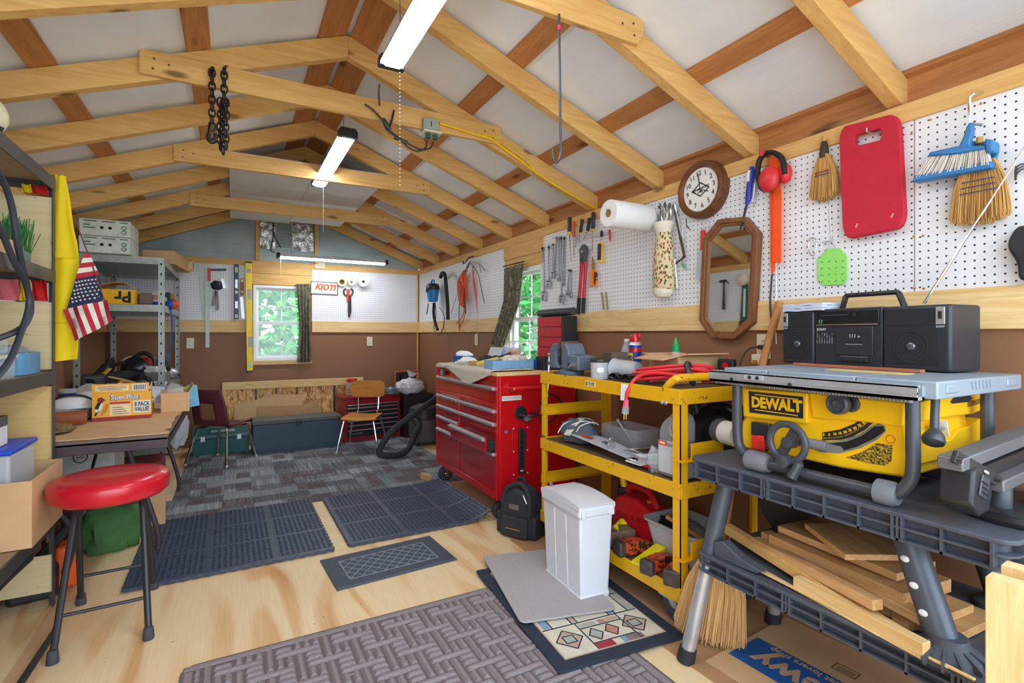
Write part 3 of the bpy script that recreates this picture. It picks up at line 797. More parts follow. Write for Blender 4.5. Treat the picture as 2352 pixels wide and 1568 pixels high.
for i, (a, b_, c, d, wd, k, lab) in enumerate((
    (1247, 571, 1249, 676, .016, 'adjustable', 'large adjustable wrench hanging nearest the side window'),
    (1261, 568, 1259, 650, .013, 'adjustable', 'second adjustable wrench from the side window'),
    (1271, 562, 1270, 630, .010, 'adjustable', 'small adjustable wrench, third from the side window'),
    (1279, 546, 1272, 628, .011, 'combo', 'slanting combination wrench in the steel bunch'),
    (1285, 546, 1284, 640, .011, 'combo', 'combination wrench in the middle of the steel bunch'),
    (1290, 547, 1290, 684, .012, 'adjustable', 'longest adjustable wrench of the steel bunch'),
    (1297, 547, 1294, 650, .011, 'combo', 'straight combination wrench at the bolt cutter side of the bunch'),
    (1308, 621, 1304, 673, .010, 'combo', 'short wrench hanging by itself, window side of a pair'),
    (1312, 622, 1312, 679, .010, 'combo', 'short wrench hanging by itself, bolt cutter side of a pair'))):
    wrench(a, b_, c, d, lab, wd, k, .016 + .010 * (i % 3))
def screwdriver(px, py, px1, py1, pxt, pyt, lab, r, m, off=.03, col=None):
    w = W(off); t = w.thing('screwdriver', lab, 'screwdriver', px, py, 'screwdrivers in the wall rack')
    A, B, C_ = [(lambda q: Vector((q[0], 0, q[1])))(w.l(*p)) for p in ((px, py), (px1, py1), (pxt, pyt))]
    MB().tube([A, A.lerp(B, .12), A.lerp(B, .5), A.lerp(B, .85), B], [r * .7, r, r * .85, r, r * .7], 8).build('handle', m, t)
    MB().tube([B, B.lerp(C_, .08)], [r * 1.0, r * .9], 8).build('collar', col or m, t)
    MB().tube([B, C_], .0036, 6).build('blade', CHROME, t)
for a in ((1308, 499, 1308, 533, 1312, 600, 'black handled screwdriver with a yellow collar, nearest the window', .015, BLACK, .03, YEL),
          (1317, 508, 1318, 540, 1319, 589, 'orange handled screwdriver in the rack', .013, mat('driver_orange', (214, 96, 40), .35), .03, None),
          (1331, 506, 1327, 536, 1322, 568, 'tan handled screwdriver tilting in the rack', .010, mat('driver_tan', (190, 150, 90), .4), .045, None),
          (1337, 503, 1333, 534, 1330, 560, 'fat black screwdriver in the middle of the rack', .014, BLACK, .03, YEL),
          (1354, 500, 1350, 530, 1340, 552, 'black screwdriver tilting away from the paper towels', .013, BLACK, .03, YEL),
          (1363, 487, 1362, 526, 1360, 578, 'long black screwdriver beside the paper towels', .015, BLACK, .035, YEL)): screwdriver(*a)
w = W(.03); t = w.thing('tool_rack', 'wire rack holding the screwdrivers', 'rack', 1340, 540)
for dy in (0, 8):
    MB().tube([P(1318, 545 + dy, .02), P(1322, 545 + dy, -.02), P(1370, 537 + dy, -.02), P(1374, 536 + dy, .02)], .002, 6).build('rail_wire', STEEL, t)
for k in range(7): MB().tube([P(1322 + k * 8, 545 - k * 1.2, .02), P(1322 + k * 8, 553 - k * 1.2, -.02)], .0016, 5).build('loop_wire', STEEL, t)
# bolt cutter
w = W(.03); t = w.thing('bolt_cutter', 'long red bolt cutter with black grips', 'bolt cutter', 1340, 620)
MB().prism(w.poly([(1334, 588), (1333, 574), (1338, 564), (1343, 561), (1348, 566), (1351, 577), (1348, 590), (1346, 604), (1341, 604), (1341, 592), (1339, 604), (1334, 604)]), -.012, .006).build('jaws', DSTEEL, t, bevel=.003)
for (a, b_, c) in (((1336, 600), (1330, 684), (1328, 721)), ((1345, 600), (1341, 684), (1339, 719))):
    MB().tube([P(*a), P((a[0] + b_[0]) / 2 + .6, (a[1] + b_[1]) / 2), P(*b_)], [.013, .011, .011], 8).build('arm', mat('cutter_red', (198, 30, 44), .35), t)
    MB().tube([P(*b_), P(*c)], .0135, 10).build('grip', RUBBER, t)
MB().cyl(P(1341, 578, -.02), P(1341, 578, .0), .008).build('pivot_bolt', STEEL, t)
# snips
t = w.thing('tin_snips', 'orange handled snips hanging point up', 'snips', 1364, 620)
MB().prism(w.poly([(1362, 589), (1366, 605), (1367, 620), (1361, 622), (1360, 605)]), -.006, .002).build('blades', mat('snip_blade', (200, 160, 90), .3, .8), t)
for s, pts in ((-1, [(1361, 618), (1357, 628), (1358, 650), (1358, 660), (1362, 656), (1363, 630), (1366, 622)]), (1, [(1364, 618), (1370, 620), (1372, 640), (1371, 658), (1367, 654), (1366, 632)])):
    MB().prism(w.poly(pts), -.012, .004).build('handle', mat('snip_orange', (240, 132, 30), .4), t, bevel=.003)
MB().prism(w.poly([(1368, 622), (1371, 626), (1372, 642), (1370, 655), (1368, 650)]), -.0135, .003).build('grip_inlay', BLACK, t)
# stubby driver with yellow edge
t = w.thing('nut_driver', 'black and yellow nut driver hanging under the paper towels', 'nut driver', 1380, 570)
MB().tube([P(1382, 530), P(1382, 543)], .011, 8).build('socket', BLACK, t)
MB().tube([P(1382, 543), P(1381, 556)], .004, 8).build('blade', CHROME, t)
MB().tube([P(1381, 555), P(1381, 562), P(1380, 580), P(1380, 598), P(1380, 603)], [.009, .015, .0125, .016, .012], 10).build('handle', YEL, t)
MB().prism(w.poly([(1377, 560), (1384, 560), (1383, 597), (1376, 597)]), -.0165, -.008).build('grip_inlay', BLACK, t, bevel=.002)
t = w.thing('marking_pen', 'small red pen hanging under the paper towels', 'pen', 1400, 545)
MB().tube([P(1400, 528), P(1401, 548), P(1401, 555)], [.007, .007, .002], 8).build('barrel', mat('pen_red', (206, 40, 40), .4), t)
# nail strips
t = w.thing('nail_strip', 'two brass collated nail strips standing on the rail', 'nails', 1390, 690)
for dx in (0, 9):
    b = MB()
    for k in range(14):
        x, z = w.l(1383 + dx + k * .35, 672 + k * 2.9); b.tube([(x - .008, -.004, z), (x + .01, -.004, z)], .0022, 5)
    b.build('nails', BRASS, t)
    q0 = w.l(1383 + dx, 670); q1 = w.l(1388 + dx, 711); MB().beam((q0[0], 0, q0[1]), (q1[0], 0, q1[1]), .012, .002, (0, 1, 0)).build('carrier_strip', mat('carrier', (206, 196, 150), .6), t)
# paper towels
A = onX(1492, 503, 2.10)
t = thing('paper_towel_roll', 'white paper towel roll on a wire holder sticking out of the pegboard', 'paper towels', A, 0)
PT_ = mat('towel_paper', (240, 242, 242), .9, bump=.3, bs=120, var=.02)
MB().lathe([(.022, -.30), (.072, -.30), (.075, -.292), (.075, -.028), (.072, -.02), (.022, -.02)], 32, axis='x').build('roll', PT_, t)
MB().lathe([(.0225, -.301), (.0225, -.22), (0, -.219)], 18, axis='x').build('core', mat('core_card', (150, 112, 80), .9), t)
MB().lathe([(0, -.012), (.062, -.012), (.064, -.004), (.02, 0), (0, 0)], 28, axis='x').build('holder_disc', mat('frost_plastic', (214, 224, 222), .3, alpha=.75), t)
MB().tube([(-.315, 0, .02), (-.22, 0, 0), (.03, 0, 0), (.042, 0, .03), (.042, -.08, .03)], .0028, 6).build('holder_wire', CHROME, t)
# plastic bag keeper
w = W(.06); t = w.thing('bag_holder', 'cloth bag keeper printed with autumn leaves, cream ruffles at both ends', 'bag holder', 1524, 520)
def leafmat():
    t = NT('leaf_fabric'); co = t.coord()
    vo = t.n.new('ShaderNodeTexVoronoi'); t.set(vo, 'Vector', t.mapping(co, (14, 14, 9), rot=(0, .6, 0))); vo.inputs['Randomness'].default_value = .9
    col = t.ramp(t.n.new('ShaderNodeSeparateColor').outputs[0], [(0, lin((96, 92, 50))), (.34, lin((176, 92, 56))), (.67, lin((84, 100, 62))), (1, lin((188, 78, 60)))], 'CONSTANT')
    t.l.new(vo.outputs['Color'], t.n['Separate Color'].inputs[0])
    d = t.math('ADD', vo.outputs['Distance'], t.math('MULTIPLY', t.noise(co, 90, 2), .35))
    m = t.ramp(d, [(.56, (1, 1, 1, 1)), (.62, (0, 0, 0, 1))])
    t.base(t.mix(m, lin((222, 204, 164)), col)); t.p(Roughness=.9); return t.m
h0 = w.l(1524, 682)[1]
b = MB().lathe([(.045, h0 + .03), (.062, h0 + .05), (.066, h0 + .11), (.062, h0 * .55), (.056, h0 * .3), (.045, -.035)], 20, c=(.002, 0, 0), sq=.8); b.build('printed_cloth', leafmat(), t)
CREAMC = mat('cream_cloth', (232, 226, 206), .95, bump=.3, bs=90)
b = MB().lathe([(.01, h0 + .005), (.04, h0), (.058, h0 + .02), (.06, h0 + .05)], 18, c=(-.004, 0, 0), sq=.8); b.build('bottom_ruffle', CREAMC, t)
b = MB().lathe([(.044, -.04), (.05, -.02), (.062, .012), (.058, .022), (.05, .016), (.04, -.02)], 18, sq=.8); b.build('top_ruffle', CREAMC, t)
MB().tube([(-.005, 0, .0), (.0, .02, .05), (.006, .03, .085), (.01, .0, .0)], .005, 6).build('hanging_loop', CREAMC, t)
# pliers bunch, hacksaw frame, key ring, whisk
w = W(.03)
for k, (px, py, px1, py1, lab) in enumerate(((1515, 476, 1518, 508, 'chrome pliers behind the leaf bag, paper towel side'), (1528, 472, 1530, 508, 'chrome pliers behind the leaf bag, in the middle'), (1540, 474, 1538, 506, 'chrome pliers behind the leaf bag, clock side'))):
    t = w.thing('pliers', lab, 'pliers', px, py, 'pliers behind the leaf bag')
    A, B2 = P(px, py), P(px1, py1)
    MB().tube([A, ((A[0] + B2[0]) / 2 - .008, 0, (A[2] + B2[2]) / 2), (B2[0] - .012, 0, B2[2])], [.005, .007, .004], 6).build('handle', CHROME, t)
    MB().tube([A, ((A[0] + B2[0]) / 2 + .008, 0, (A[2] + B2[2]) / 2), (B2[0] + .012, 0, B2[2])], [.005, .007, .004], 6).build('handle', CHROME, t)
    MB().ball(((A[0] + B2[0]) / 2, -.004, A[2] + .004), (.011, .006, .016), 10, 6).build('pivot', DSTEEL, t)
t = w.thing('sharpening_guide', 'dark steel folding arm hanging between leaf bag and clock', 'tool', 1560, 530)
MB().beam(P(1547, 470), P(1573, 592), .014, .006, (0, 1, 0)).build('arm', DSTEEL, t)
MB().beam(P(1572, 590), P(1551, 606), .010, .006, (0, 1, 0)).build('arm', DSTEEL, t)
MB().beam(P(1551, 470), P(1576, 588), .006, .008, (0, 1, 0)).build('chrome_edge', CHROME, t)
t = w.thing('ball_chain', 'short chrome chain hanging beside the leaf bag', 'chain', 1553, 640)
b = MB()
for k in range(22):
    x, z = w.l(1550 + .25 * k, 596 + k * 3.0); b.ball((x, -.004 * (k % 2), z), (.005, .004, .007), 6, 4)
b.build('links', CHROME, t)
t = w.thing('key_ring', 'small green tagged keys below the steel arm', 'keys', 1572, 608)
MB().tube(spline([P(1570, 596), P(1566, 604), P(1571, 612), P(1576, 604)], 4, True), .0014, 5, closed=True).build('ring', STEEL, t)
for k in range(3): MB().ball(P(1568 + 3 * k, 608 + 2 * k), (.008, .003, .012), 8, 5).build('key_tag', mat('tag_green', (96, 168, 132), .5), t)
t = w.thing('safety_glasses', 'white wire loops hanging between leaf bag and clock', 'glasses', 1577, 530)
MB().tube(spline([P(1570, 512), P(1567, 530), P(1571, 545), P(1580, 538), P(1585, 528), P(1582, 518)], 5, True), .0022, 6, closed=True).build('rim', WHITE, t)
MB().tube([P(1576, 503), P(1577, 518), P(1586, 528)], .0028, 6).build('temple', BLACK, t)
t = w.thing('utility_knife', 'red and gray utility knife hanging beside the mirror frame', 'knife', 1613, 560)
MB().prism(w.poly([(1613, 530), (1620, 527), (1623, 545), (1618, 572), (1612, 575)]), -.014, .004).build('handle', mat('knife_red', (206, 62, 40), .45), t, bevel=.003)
MB().prism(w.poly([(1606, 572), (1617, 568), (1616, 620), (1610, 644), (1600, 640), (1604, 600)]), -.008, .004).build('blade_case', mat('case_gray', (178, 180, 190), .4), t, bevel=.002)
MB().tube([P(1622, 505, .02), P(1618, 515, -.01), P(1616, 530, -.01)], .002, 5).build('hook', STEEL, t)

# ---------------------------------------------------------------- corner section
w = W(.11); t = w.thing('hand_vacuum', 'small blue and black shop vacuum hanging in the corner', 'vacuum', 996, 670)
VB = mat('vac_blue', (30, 132, 196), .4)
c0 = P(994, 676); ww = .062
b = MB().lathe([(.045, -.085), (.062, -.08), (.078, .03), (.08, .05)], 24, c=(c0[0], 0, c0[2]), sq=.9); b.build('tank', VB, t)
b = MB().lathe([(.082, .05), (.086, .06), (.086, .09), (.072, .12), (.03, .13), (.001, .132)], 24, c=(c0[0], 0, c0[2]), sq=.9); b.build('motor_head', BLACK, t)
MB().tube(spline([(c0[0] - .05, 0, c0[2] + .115), (c0[0] - .03, 0, c0[2] + .16), (c0[0] + .03, 0, c0[2] + .16), (c0[0] + .05, 0, c0[2] + .115)], 4), .011, 8).build('carry_handle', VB, t)
MB().bx((c0[0] + .01, -.078, c0[2] + .04), (.04, .012, .035)).build('latch', BLACK, t, bevel=.003)
MB().tube(spline([P(1006, 636, .03), P(1012, 627, .02), P(1020, 632, .01), P(1025, 660), P(1028, 700), P(1029, 734)], 5), .021, 10).build('hose', RUBBER, t)
MB().tube(spline([P(997, 695), P(996, 720), P(1000, 742), P(1005, 757)], 4), .017, 10).build('hose_tail', RUBBER, t)
MB().tube(spline([P(1003, 690, -.02), P(1005, 715, -.02), P(1002, 740, -.01), P(998, 752, -.01), P(1006, 768, -.01), P(1015, 760), P(1021, 730), P(1010, 706)], 5), .0045, 6).build('power_cord', BLACK, t)
MB().tube(spline([P(988, 697, -.02), P(986, 708, -.02), P(984, 722, -.02)], 3), .006, 6).build('strap', BLACK, t)
w = W(.05)
ORC = mat('orange_cord', (222, 82, 40), .5)
t = w.thing('extension_cord', 'orange extension cord hanging in a bundle on the corner pegboard', 'cord', 1068, 650)
rg = random.Random(3)
for k in range(9):
    x0 = 1064 + rg.uniform(-3, 9); lo = rg.uniform(675, 705)
    MB().tube(spline([P(1068, 620, -.01), P(x0 - 8 + rg.uniform(-3, 3), 650), P(x0, lo, -.01 * (k % 3)), P(x0 + 6, 660, -.02), P(1071, 622, -.02)], 6), .006, 6).build('loop', ORC, t)
MB().bx(P(1067, 640, -.03), (.035, .02, .07)).build('wrap', ORC, t, bevel=.006); MB().bx(P(1068, 690, -.03), (.03, .02, .12)).build('wrap', ORC, t, bevel=.006)
MB().tube(spline([P(1070, 695), P(1066, 730), P(1058, 745), P(1055, 760)], 4), .005, 6).build('tail', ORC, t); MB().tube(spline([P(1067, 700), P(1062, 728), P(1048, 742)], 4), .005, 6).build('tail', ORC, t)
t = w.thing('rubber_tubing', 'thin orange tubing hanging beside the cord bundle', 'tubing', 1090, 660)
MB().tube(spline([P(1086, 612), P(1088, 650), P(1094, 690), P(1097, 718)], 5), .006, 6).build('tube', ORC, t)
MB().tube(spline([P(1088, 640), P(1093, 665), P(1096, 684)], 4), .006, 6).build('tube', ORC, t)
t = w.thing('brake_line', 'bundle of thin steel rods fanning from one hook', 'rods', 1080, 605)
for k, pts in enumerate(([(1076, 604), (1056, 660), (1036, 719)], [(1080, 600), (1098, 625), (1107, 660), (1115, 697)], [(1082, 602), (1099, 640), (1101, 700), (1100, 785)], [(1078, 604), (1056, 690), (1055, 756)], [(1084, 600), (1104, 608), (1117, 622)], [(1082, 603), (1070, 640), (1074, 720)], [(1083, 601), (1098, 606), (1106, 625)])):
    MB().tube(spline([P(p[0], p[1], -.01 * (k % 3)) for p in pts], 5), .0035 if k < 4 else .007, 6).build('rod', DSTEEL if k % 2 else STEEL, t)
t = w.thing('screw_hook', 'black screw hook in the top board over the steel rods', 'hook', 1080, 590)
MB().tube(spline([P(1082, 588, .03), P(1081, 592, -.02), P(1076, 602, -.03), P(1068, 606, -.02), P(1066, 600, -.01)], 4), .006, 8).build('hook', BLACK, t)
# camouflage curtains
def camo():
    t = NT('camouflage_cloth'); co = t.coord()
    n1 = t.noise(t.mapping(co, (11, 11, 7)), 1.2, 5, .7, 1.0)
    c = t.ramp(n1, [(0, lin((70, 68, 58))), (.40, lin((116, 106, 86))), (.48, lin((86, 94, 70))), (.54, lin((164, 150, 124))), (.60, lin((72, 66, 56))), (.68, lin((178, 170, 152)))], 'CONSTANT')
    c = t.mix(t.math('MULTIPLY', t.noise(co, 60, 3), .5), c, lin((60, 52, 44)))
    t.base(c); t.p(Roughness=.9); return t.m
CAMO = camo()
def curtain(side, off, pts, lab, waves, amp):
    w = Wall(side, off); t = w.thing('curtain', lab, 'curtain', *pts[0]); q = [w.l(*p) for p in pts]      # TL, TR, mid L, mid R, BL, BR
    def fn(u, v):
        if v < .5: a, b2, k = (q[0], q[1]), (q[2], q[3]), v * 2
        else: a, b2, k = (q[2], q[3]), (q[4], q[5]), v * 2 - 1
        l = [a[0][i] * (1 - k) + b2[0][i] * k for i in (0, 1)]; r = [a[1][i] * (1 - k) + b2[1][i] * k for i in (0, 1)]
        sag = -.01 * math.sin(u * waves * 2 * PI) * (1 if v < .1 else .4)
        return (l[0] * (1 - u) + r[0] * u, amp * math.sin(u * waves * 2 * PI + v * 1.5) * (.5 + v * .6), l[1] * (1 - u) + r[1] * u + sag * (v > .9))
    MB().surf(fn, 40, 24, .002).build('cloth', CAMO, t, smooth=80)
    return t, w
t, w = curtain('R', .05, [(1158, 617), (1202, 604), (1155, 690), (1196, 690), (1129, 788), (1160, 800)], 'camouflage curtain hanging askew beside the side window', 4.5, .016)
MB().tube([P(1156, 612), P(1204, 600)], .006, 8).build('rod', DSTEEL, t)
t, w = curtain('B', .045, [(680, 652), (712, 652), (688, 742), (712, 742), (683, 832), (716, 831)], 'camouflage curtain gathered at the corner side of the end window', 4, .022)
MB().tube([P(676, 655), P(714, 655)], .006, 8).build('rod', DSTEEL, t)
# outlets
def outlet(side, px, py, lab, horiz=False, off=.002):
    w = Wall(side, off); t = w.thing('wall_outlet', lab, 'outlet', px, py, 'cream wall outlets')
    if horiz: t.rotation_euler.y = 0
    a, c = (.057, .035) if horiz else (.035, .057)
    MB().box(-a, a, -.006, 0, -c, c).build('cover_plate', CREAM, t, bevel=.003)
    for s in (-1, 1):
        x, z = (s * .022, 0) if horiz else (0, s * .022)
        r = MB().box(x - .015, x + .015, -.008, -.005, z - .014, z + .014).build('socket', CREAM, t, bevel=.002)
        for dx in (-.005, .005): MB().box(x + dx - .001, x + dx + .001, -.0085, -.0075, z - .003, z + .006).build('slot', DARK, r)
    return t, w
outlet('R', 1095, 780, 'cream outlet low on the brown wall behind the tool chest')
outlet('B', 849, 784, 'cream outlet on the brown end wall')
outlet('B', 437, 788, 'cream outlet beside the steel shelving')
outlet('B', 735, 609, 'cream outlet on the top board above the end window', True, .02)
t, w = outlet('R', 1755, 795, 'cream outlet behind the saw with a black plug in it')
t = w.thing('power_plug', 'black plug and cord in the outlet behind the saw', 'plug', 1755, 797)
MB().bx(P(1755, 797, -.02), (.025, .03, .02)).build('plug_body', BLACK, t, bevel=.004)
MB().tube(spline([P(1750, 797, -.035), P(1735, 800, -.04), P(1724, 815, -.05), P(1720, 838, -.06), P(1718, 880, -.06)], 5), .0035, 6).build('cord', BLACK, t)
t = w.thing('power_adapter', 'cream plug-in adapter with an amber window', 'adapter', 1754, 822)
MB().bx(P(1754, 824, -.03), (.05, .05, .045)).build('adapter_body', CREAM, t, bevel=.005)
MB().bx(P(1752, 830, -.056), (.024, .003, .016)).build('amber_window', mat('amber', (190, 124, 40), .3), t)

def hook(px, py, what, d=.05):
    w = W(.007); t = w.thing('pegboard_hook', 'steel pegboard hook carrying the ' + what, 'hook', px, py, 'pegboard hooks')
    MB().tube([(0, .01, 0), (0, -d, 0), (0, -d - .004, .01)], .0022, 6).build('prong', STEEL, t)
for a in ((1247, 571, 'large adjustable wrench'), (1261, 568, 'second adjustable wrench'), (1271, 562, 'small adjustable wrench'), (1279, 546, 'slanting combination wrench'), (1285, 546, 'combination wrench mid bunch'), (1290, 547, 'longest adjustable wrench'), (1297, 547, 'straight combination wrench'), (1308, 621, 'short wrench on the window side'), (1312, 622, 'short wrench on the cutter side'), (1341, 578, 'bolt cutter'), (1364, 612, 'orange snips'), (1400, 535, 'red pen'), (1547, 472, 'folding steel arm'), (1571, 597, 'green key tags'), (1680, 502, 'octagonal mirror'), (1528, 474, 'chrome pliers')): hook(*a)
# ================================================================ END WALL TOOLS
def PB(w): return lambda px, py, y=0: (lambda q: (q[0], y, q[1]))(w.l(px, py))
w = Wall('B', .02)
RUL = mat('ruler_pale', (206, 220, 206), .5)
t = w.thing('drywall_square', 'long pale ruler of a drywall square hanging below the rail', 'ruler', 477, 612); P = PB(w)
MB().prism(w.poly([(471, 612), (481, 612), (481, 798), (472, 798)]), -.004, .0).build('blade', RUL, t)
MB().prism(w.poly([(453, 606), (490, 606), (490, 614), (453, 614)]), -.010, -.004).build('head', RUL, t)
for k in range(9):
    x, z = w.l(479, 640 + k * 17); MB().bx((x, -.0045, z), (.014, .001, .002)).build('graduation', INK, t)
t = w.thing('framing_square', 'pale slanting blade hanging behind the drywall square', 'ruler', 462, 610)
MB().prism(w.poly([(455, 606), (464, 606), (474, 730), (466, 734)]), .006, .010).build('blade', RUL, t)
t = w.thing('speed_square', 'small square with a red stock and a black blade', 'square', 480, 630); P = PB(w)
MB().prism(w.poly([(477, 616), (484, 616), (484, 645), (477, 645)]), -.016, .004).build('stock', mat('muff_red', (214, 44, 52), .4), t, bevel=.002)
MB().prism(w.poly([(484, 617), (520, 617), (520, 622), (484, 622)]), -.006, -.002).build('blade', BLACK, t)
t = w.thing('glue_gun', 'dark gun with a pair of gray straps hanging under it', 'tool', 500, 655); P = PB(w)
MB().ball(P(498, 655), (.06, .035, .05), 14, 8, .25, 2).build('gun_body', mat('navy_dark', (40, 46, 62), .5), t)
GRY = mat('gray_cloth', (150, 146, 140), .8)
for a, b_ in (((494, 668), (489, 702)), ((498, 668), (500, 712))):
    p, q = P(*a), P(*b_); MB().beam(p, q, .03, .01, (0, 1, 0)).build('strap', GRY, t)
MB().beam(P(510, 640), P(516, 662), .03, .02, (0, 1, 0)).build('trigger_guard', STEEL, t)
def level(pts, lab, m, d, vials, r=.012):
    t = w.thing('spirit_level', lab, 'level', *pts[0]); P = PB(w)
    MB().prism(w.poly(pts), -d, -.002).build('beam', m, t, bevel=.002)
    for (px, py, a, b_, c) in vials:
        o = w.l(px, py)
        MB().box(o[0] - a, o[0] + a, -d - .0015, -d + .003, o[1] - b_, o[1] + b_).build('vial_window', c, t, bevel=.002)
    return t
VG = mat('vial_green', (190, 206, 150), .3)
level([(538, 607), (548, 607), (548, 733), (538, 733)], 'dark blue spirit level hanging beside the yellow one', mat('navy_level', (34, 52, 96), .4), .022, ((543, 620, .014, .03, VG), (543, 652, .014, .05, STEEL), (543, 671, .014, .016, VG), (543, 700, .014, .04, STEEL), (543, 726, .014, .02, VG)))
level([(552, 640), (560, 640), (560, 678), (552, 678)], 'short brown torpedo level between the blue and yellow levels', mat('torpedo_brown', (140, 60, 44), .4), .02, ((556, 645, .012, .016, VG), (556, 670, .012, .012, VG)))
t = w.thing('straightedge', 'gray steel straightedge hanging below the torpedo level', 'ruler', 555, 682); MB().prism(w.poly([(551, 682), (558, 682), (562, 731), (555, 731)]), -.006, -.002).build('blade', STEEL, t)
w = Wall('B', .03)
YL = mat('level_yellow', (250, 214, 20), .4)
t = level([(563, 603), (578, 603), (581, 853), (567, 854)], 'four foot yellow spirit level hanging over the window edge', YL, .03, ((571, 622, .022, .024, mat('vial_gray', (150, 158, 140), .3)), (573, 676, .022, .058, mat('grip_gray', (168, 168, 160), .4)), (577, 729, .014, .022, VG), (575, 784, .022, .058, mat('grip_gray', (168, 168, 160), .4)), (575, 837, .022, .026, VG)))
for (px, py) in ((571, 603), (574, 852)): MB().bx(PB(w)(px, py, -.014), (.07, .034, .018)).build('end_cap', BLACK, t, bevel=.003)
# license-plate like sign
w = Wall('B', .012)
def diamond():
    t = NT('diamond_plate'); co = t.coord()
    a = t.n.new('ShaderNodeTexWave'); t.set(a, 'Vector', t.mapping(co, (1, 1, 1), rot=(0, R(45), 0))); a.inputs['Scale'].default_value = 22
    b = t.n.new('ShaderNodeTexWave'); t.set(b, 'Vector', t.mapping(co, (1, 1, 1), rot=(0, R(-45), 0))); b.inputs['Scale'].default_value = 22
    f = t.math('MULTIPLY', a.outputs['Fac'], b.outputs['Fac'])
    t.base(t.ramp(f, [(.25, lin((206, 208, 210))), (.5, lin((246, 246, 246)))])); t.p(Roughness=.35, Metallic=.2); return t.m
t = w.thing('metal_sign', 'diamond plate metal sign with orange lettering on the end wall pegboard', 'sign', 745, 661); P = PB(w)
MB().prism(w.poly([(714, 646), (776, 650), (775, 677), (714, 674)]), -.003, 0).build('plate', diamond(), t)
MB().ring_prism(w.poly([(713, 645), (777, 649), (776, 678), (713, 675)]), w.poly([(715, 647), (775, 651), (774, 676), (715, 673)]), -.005, .001).build('plate_edge', DSTEEL, t)
text('lettering', 'KIOTI', .096, mat('sign_orange', (240, 92, 24), .5), t, (P(747, 660)[0], -.0045, P(747, 660)[2]), (R(90), R(3), 0), off=.005, shear=.25, sx=.92)
# rolls on pegs
def roll(px, py, r0, r1, L, m, mc, lab, off=.01):
    w = Wall('B', off); t = w.thing('tape_roll', lab, 'tape', px, py, 'rolls on pegs of the end wall')
    MB().lathe([(r0, -L), (r1, -L), (r1, 0), (r0, 0)], 24, axis='y').build('roll', m, t)
    MB().lathe([(r0 * 1.001, -L), (r0 * .8, -L), (r0 * .8, 0)], 20, axis='y').build('core', mc, t)
    MB().tube([(0, .01, r0 * .7), (0, -L - .02, r0 * .7)], .003, 6).build('peg', STEEL, t)
roll(784, 648, .033, .054, .045, mat('masking_tape', (222, 202, 160), .6), mat('core_card', (150, 112, 80), .9), 'tan masking tape roll on a peg beside the sign')
roll(806, 648, .014, .046, .04, mat('tape_cream', (232, 214, 190), .5), mat('core_orange', (232, 110, 60), .5), 'cream tape roll with an orange core, middle roll')
roll(831, 648, .018, .062, .09, mat('film_white', (222, 226, 236), .35), mat('core_card', (150, 112, 80), .9), 'fat white film roll, corner side of the three rolls')
w = Wall('B', .02); t = w.thing('pruning_shears', 'orange and black pruning shears in a sheath under the tape rolls', 'shears', 800, 668); P = PB(w)
for s in (-1, 1): MB().tube(spline([P(800, 680), P(800 + s * 9, 676), P(800 + s * 10, 666), P(800 + s * 5, 663)], 4), .010, 8).build('handle', BLACK, t)
MB().tube([P(800, 664), P(799, 690)], .018, 8).build('red_grip', mat('grip_red', (224, 62, 30), .4), t)
MB().tube([P(803, 680), P(803, 712), P(802, 728)], [.018, .022, .012], 8).build('sheath', mat('sheath_dark', (58, 52, 48), .6), t)
# cord of the end wall light
t = thing('cable_bundle', 'black cord hanging from the gable beside the vent', 'cord', onY(627, 560, 6.42))
o0 = Vector(t.location)
def G(px, py, Y): return onY(px, py, Y) - o0
MB().tube(spline([G(628, 512, 6.42), G(627, 545, 6.42), G(624, 562, 6.42), G(622, 575, 6.35), G(630, 580, 6.2)], 4), .006, 6).build('cord', BLACK, t)
MB().tube(spline([G(627, 525, 6.42), G(634, 550, 6.42), G(645, 568, 6.42)], 4), .006, 6).build('cord', BLACK, t)

# ================================================================ THINGS ALONG THE END WALL
def osbmat():
    t = NT('osb'); co = t.coord()
    vo = t.n.new('ShaderNodeTexVoronoi'); t.set(vo, 'Vector', t.mapping(co, (13, 13, 5), rot=(0, .7, 0))); v2 = t.n.new('ShaderNodeTexVoronoi'); t.set(v2, 'Vector', t.mapping(co, (15, 15, 5), rot=(0, -.8, 0)))
    c = t.mix(.5, vo.outputs['Color'], v2.outputs['Color'])
    s = t.n.new('ShaderNodeSeparateColor'); t.set(s, 0, c)
    t.base(t.ramp(s.outputs[0], [(.15, lin((156, 98, 48))), (.45, lin((218, 164, 96))), (.8, lin((240, 202, 142)))])); t.p(Roughness=.7); return t.m
t = thing('osb_bin', 'low board bin of wood strand panels with a pale top board along the end wall', 'bin', (0, 6.38, 0))
MB().box(-.10, 1.40, 0, .018, 0, .66).build('strand_panel', osbmat(), t, smooth=0)
MB().box(-.10, 1.40, -.022, 0, .605, .69).build('top_board', PINEW[0], t, bevel=.003)
MB().box(-.10, -.06, -.022, 0, 0, .605).build('side_board', PINEW[2], t, bevel=.003)
for px in (588, 635, 682, 768):
    x = onY(px, 900, 6.37).x; MB().box(x - .010, x + .010, -.008, 0, .30, .60).build('black_strap', BLACK, t)
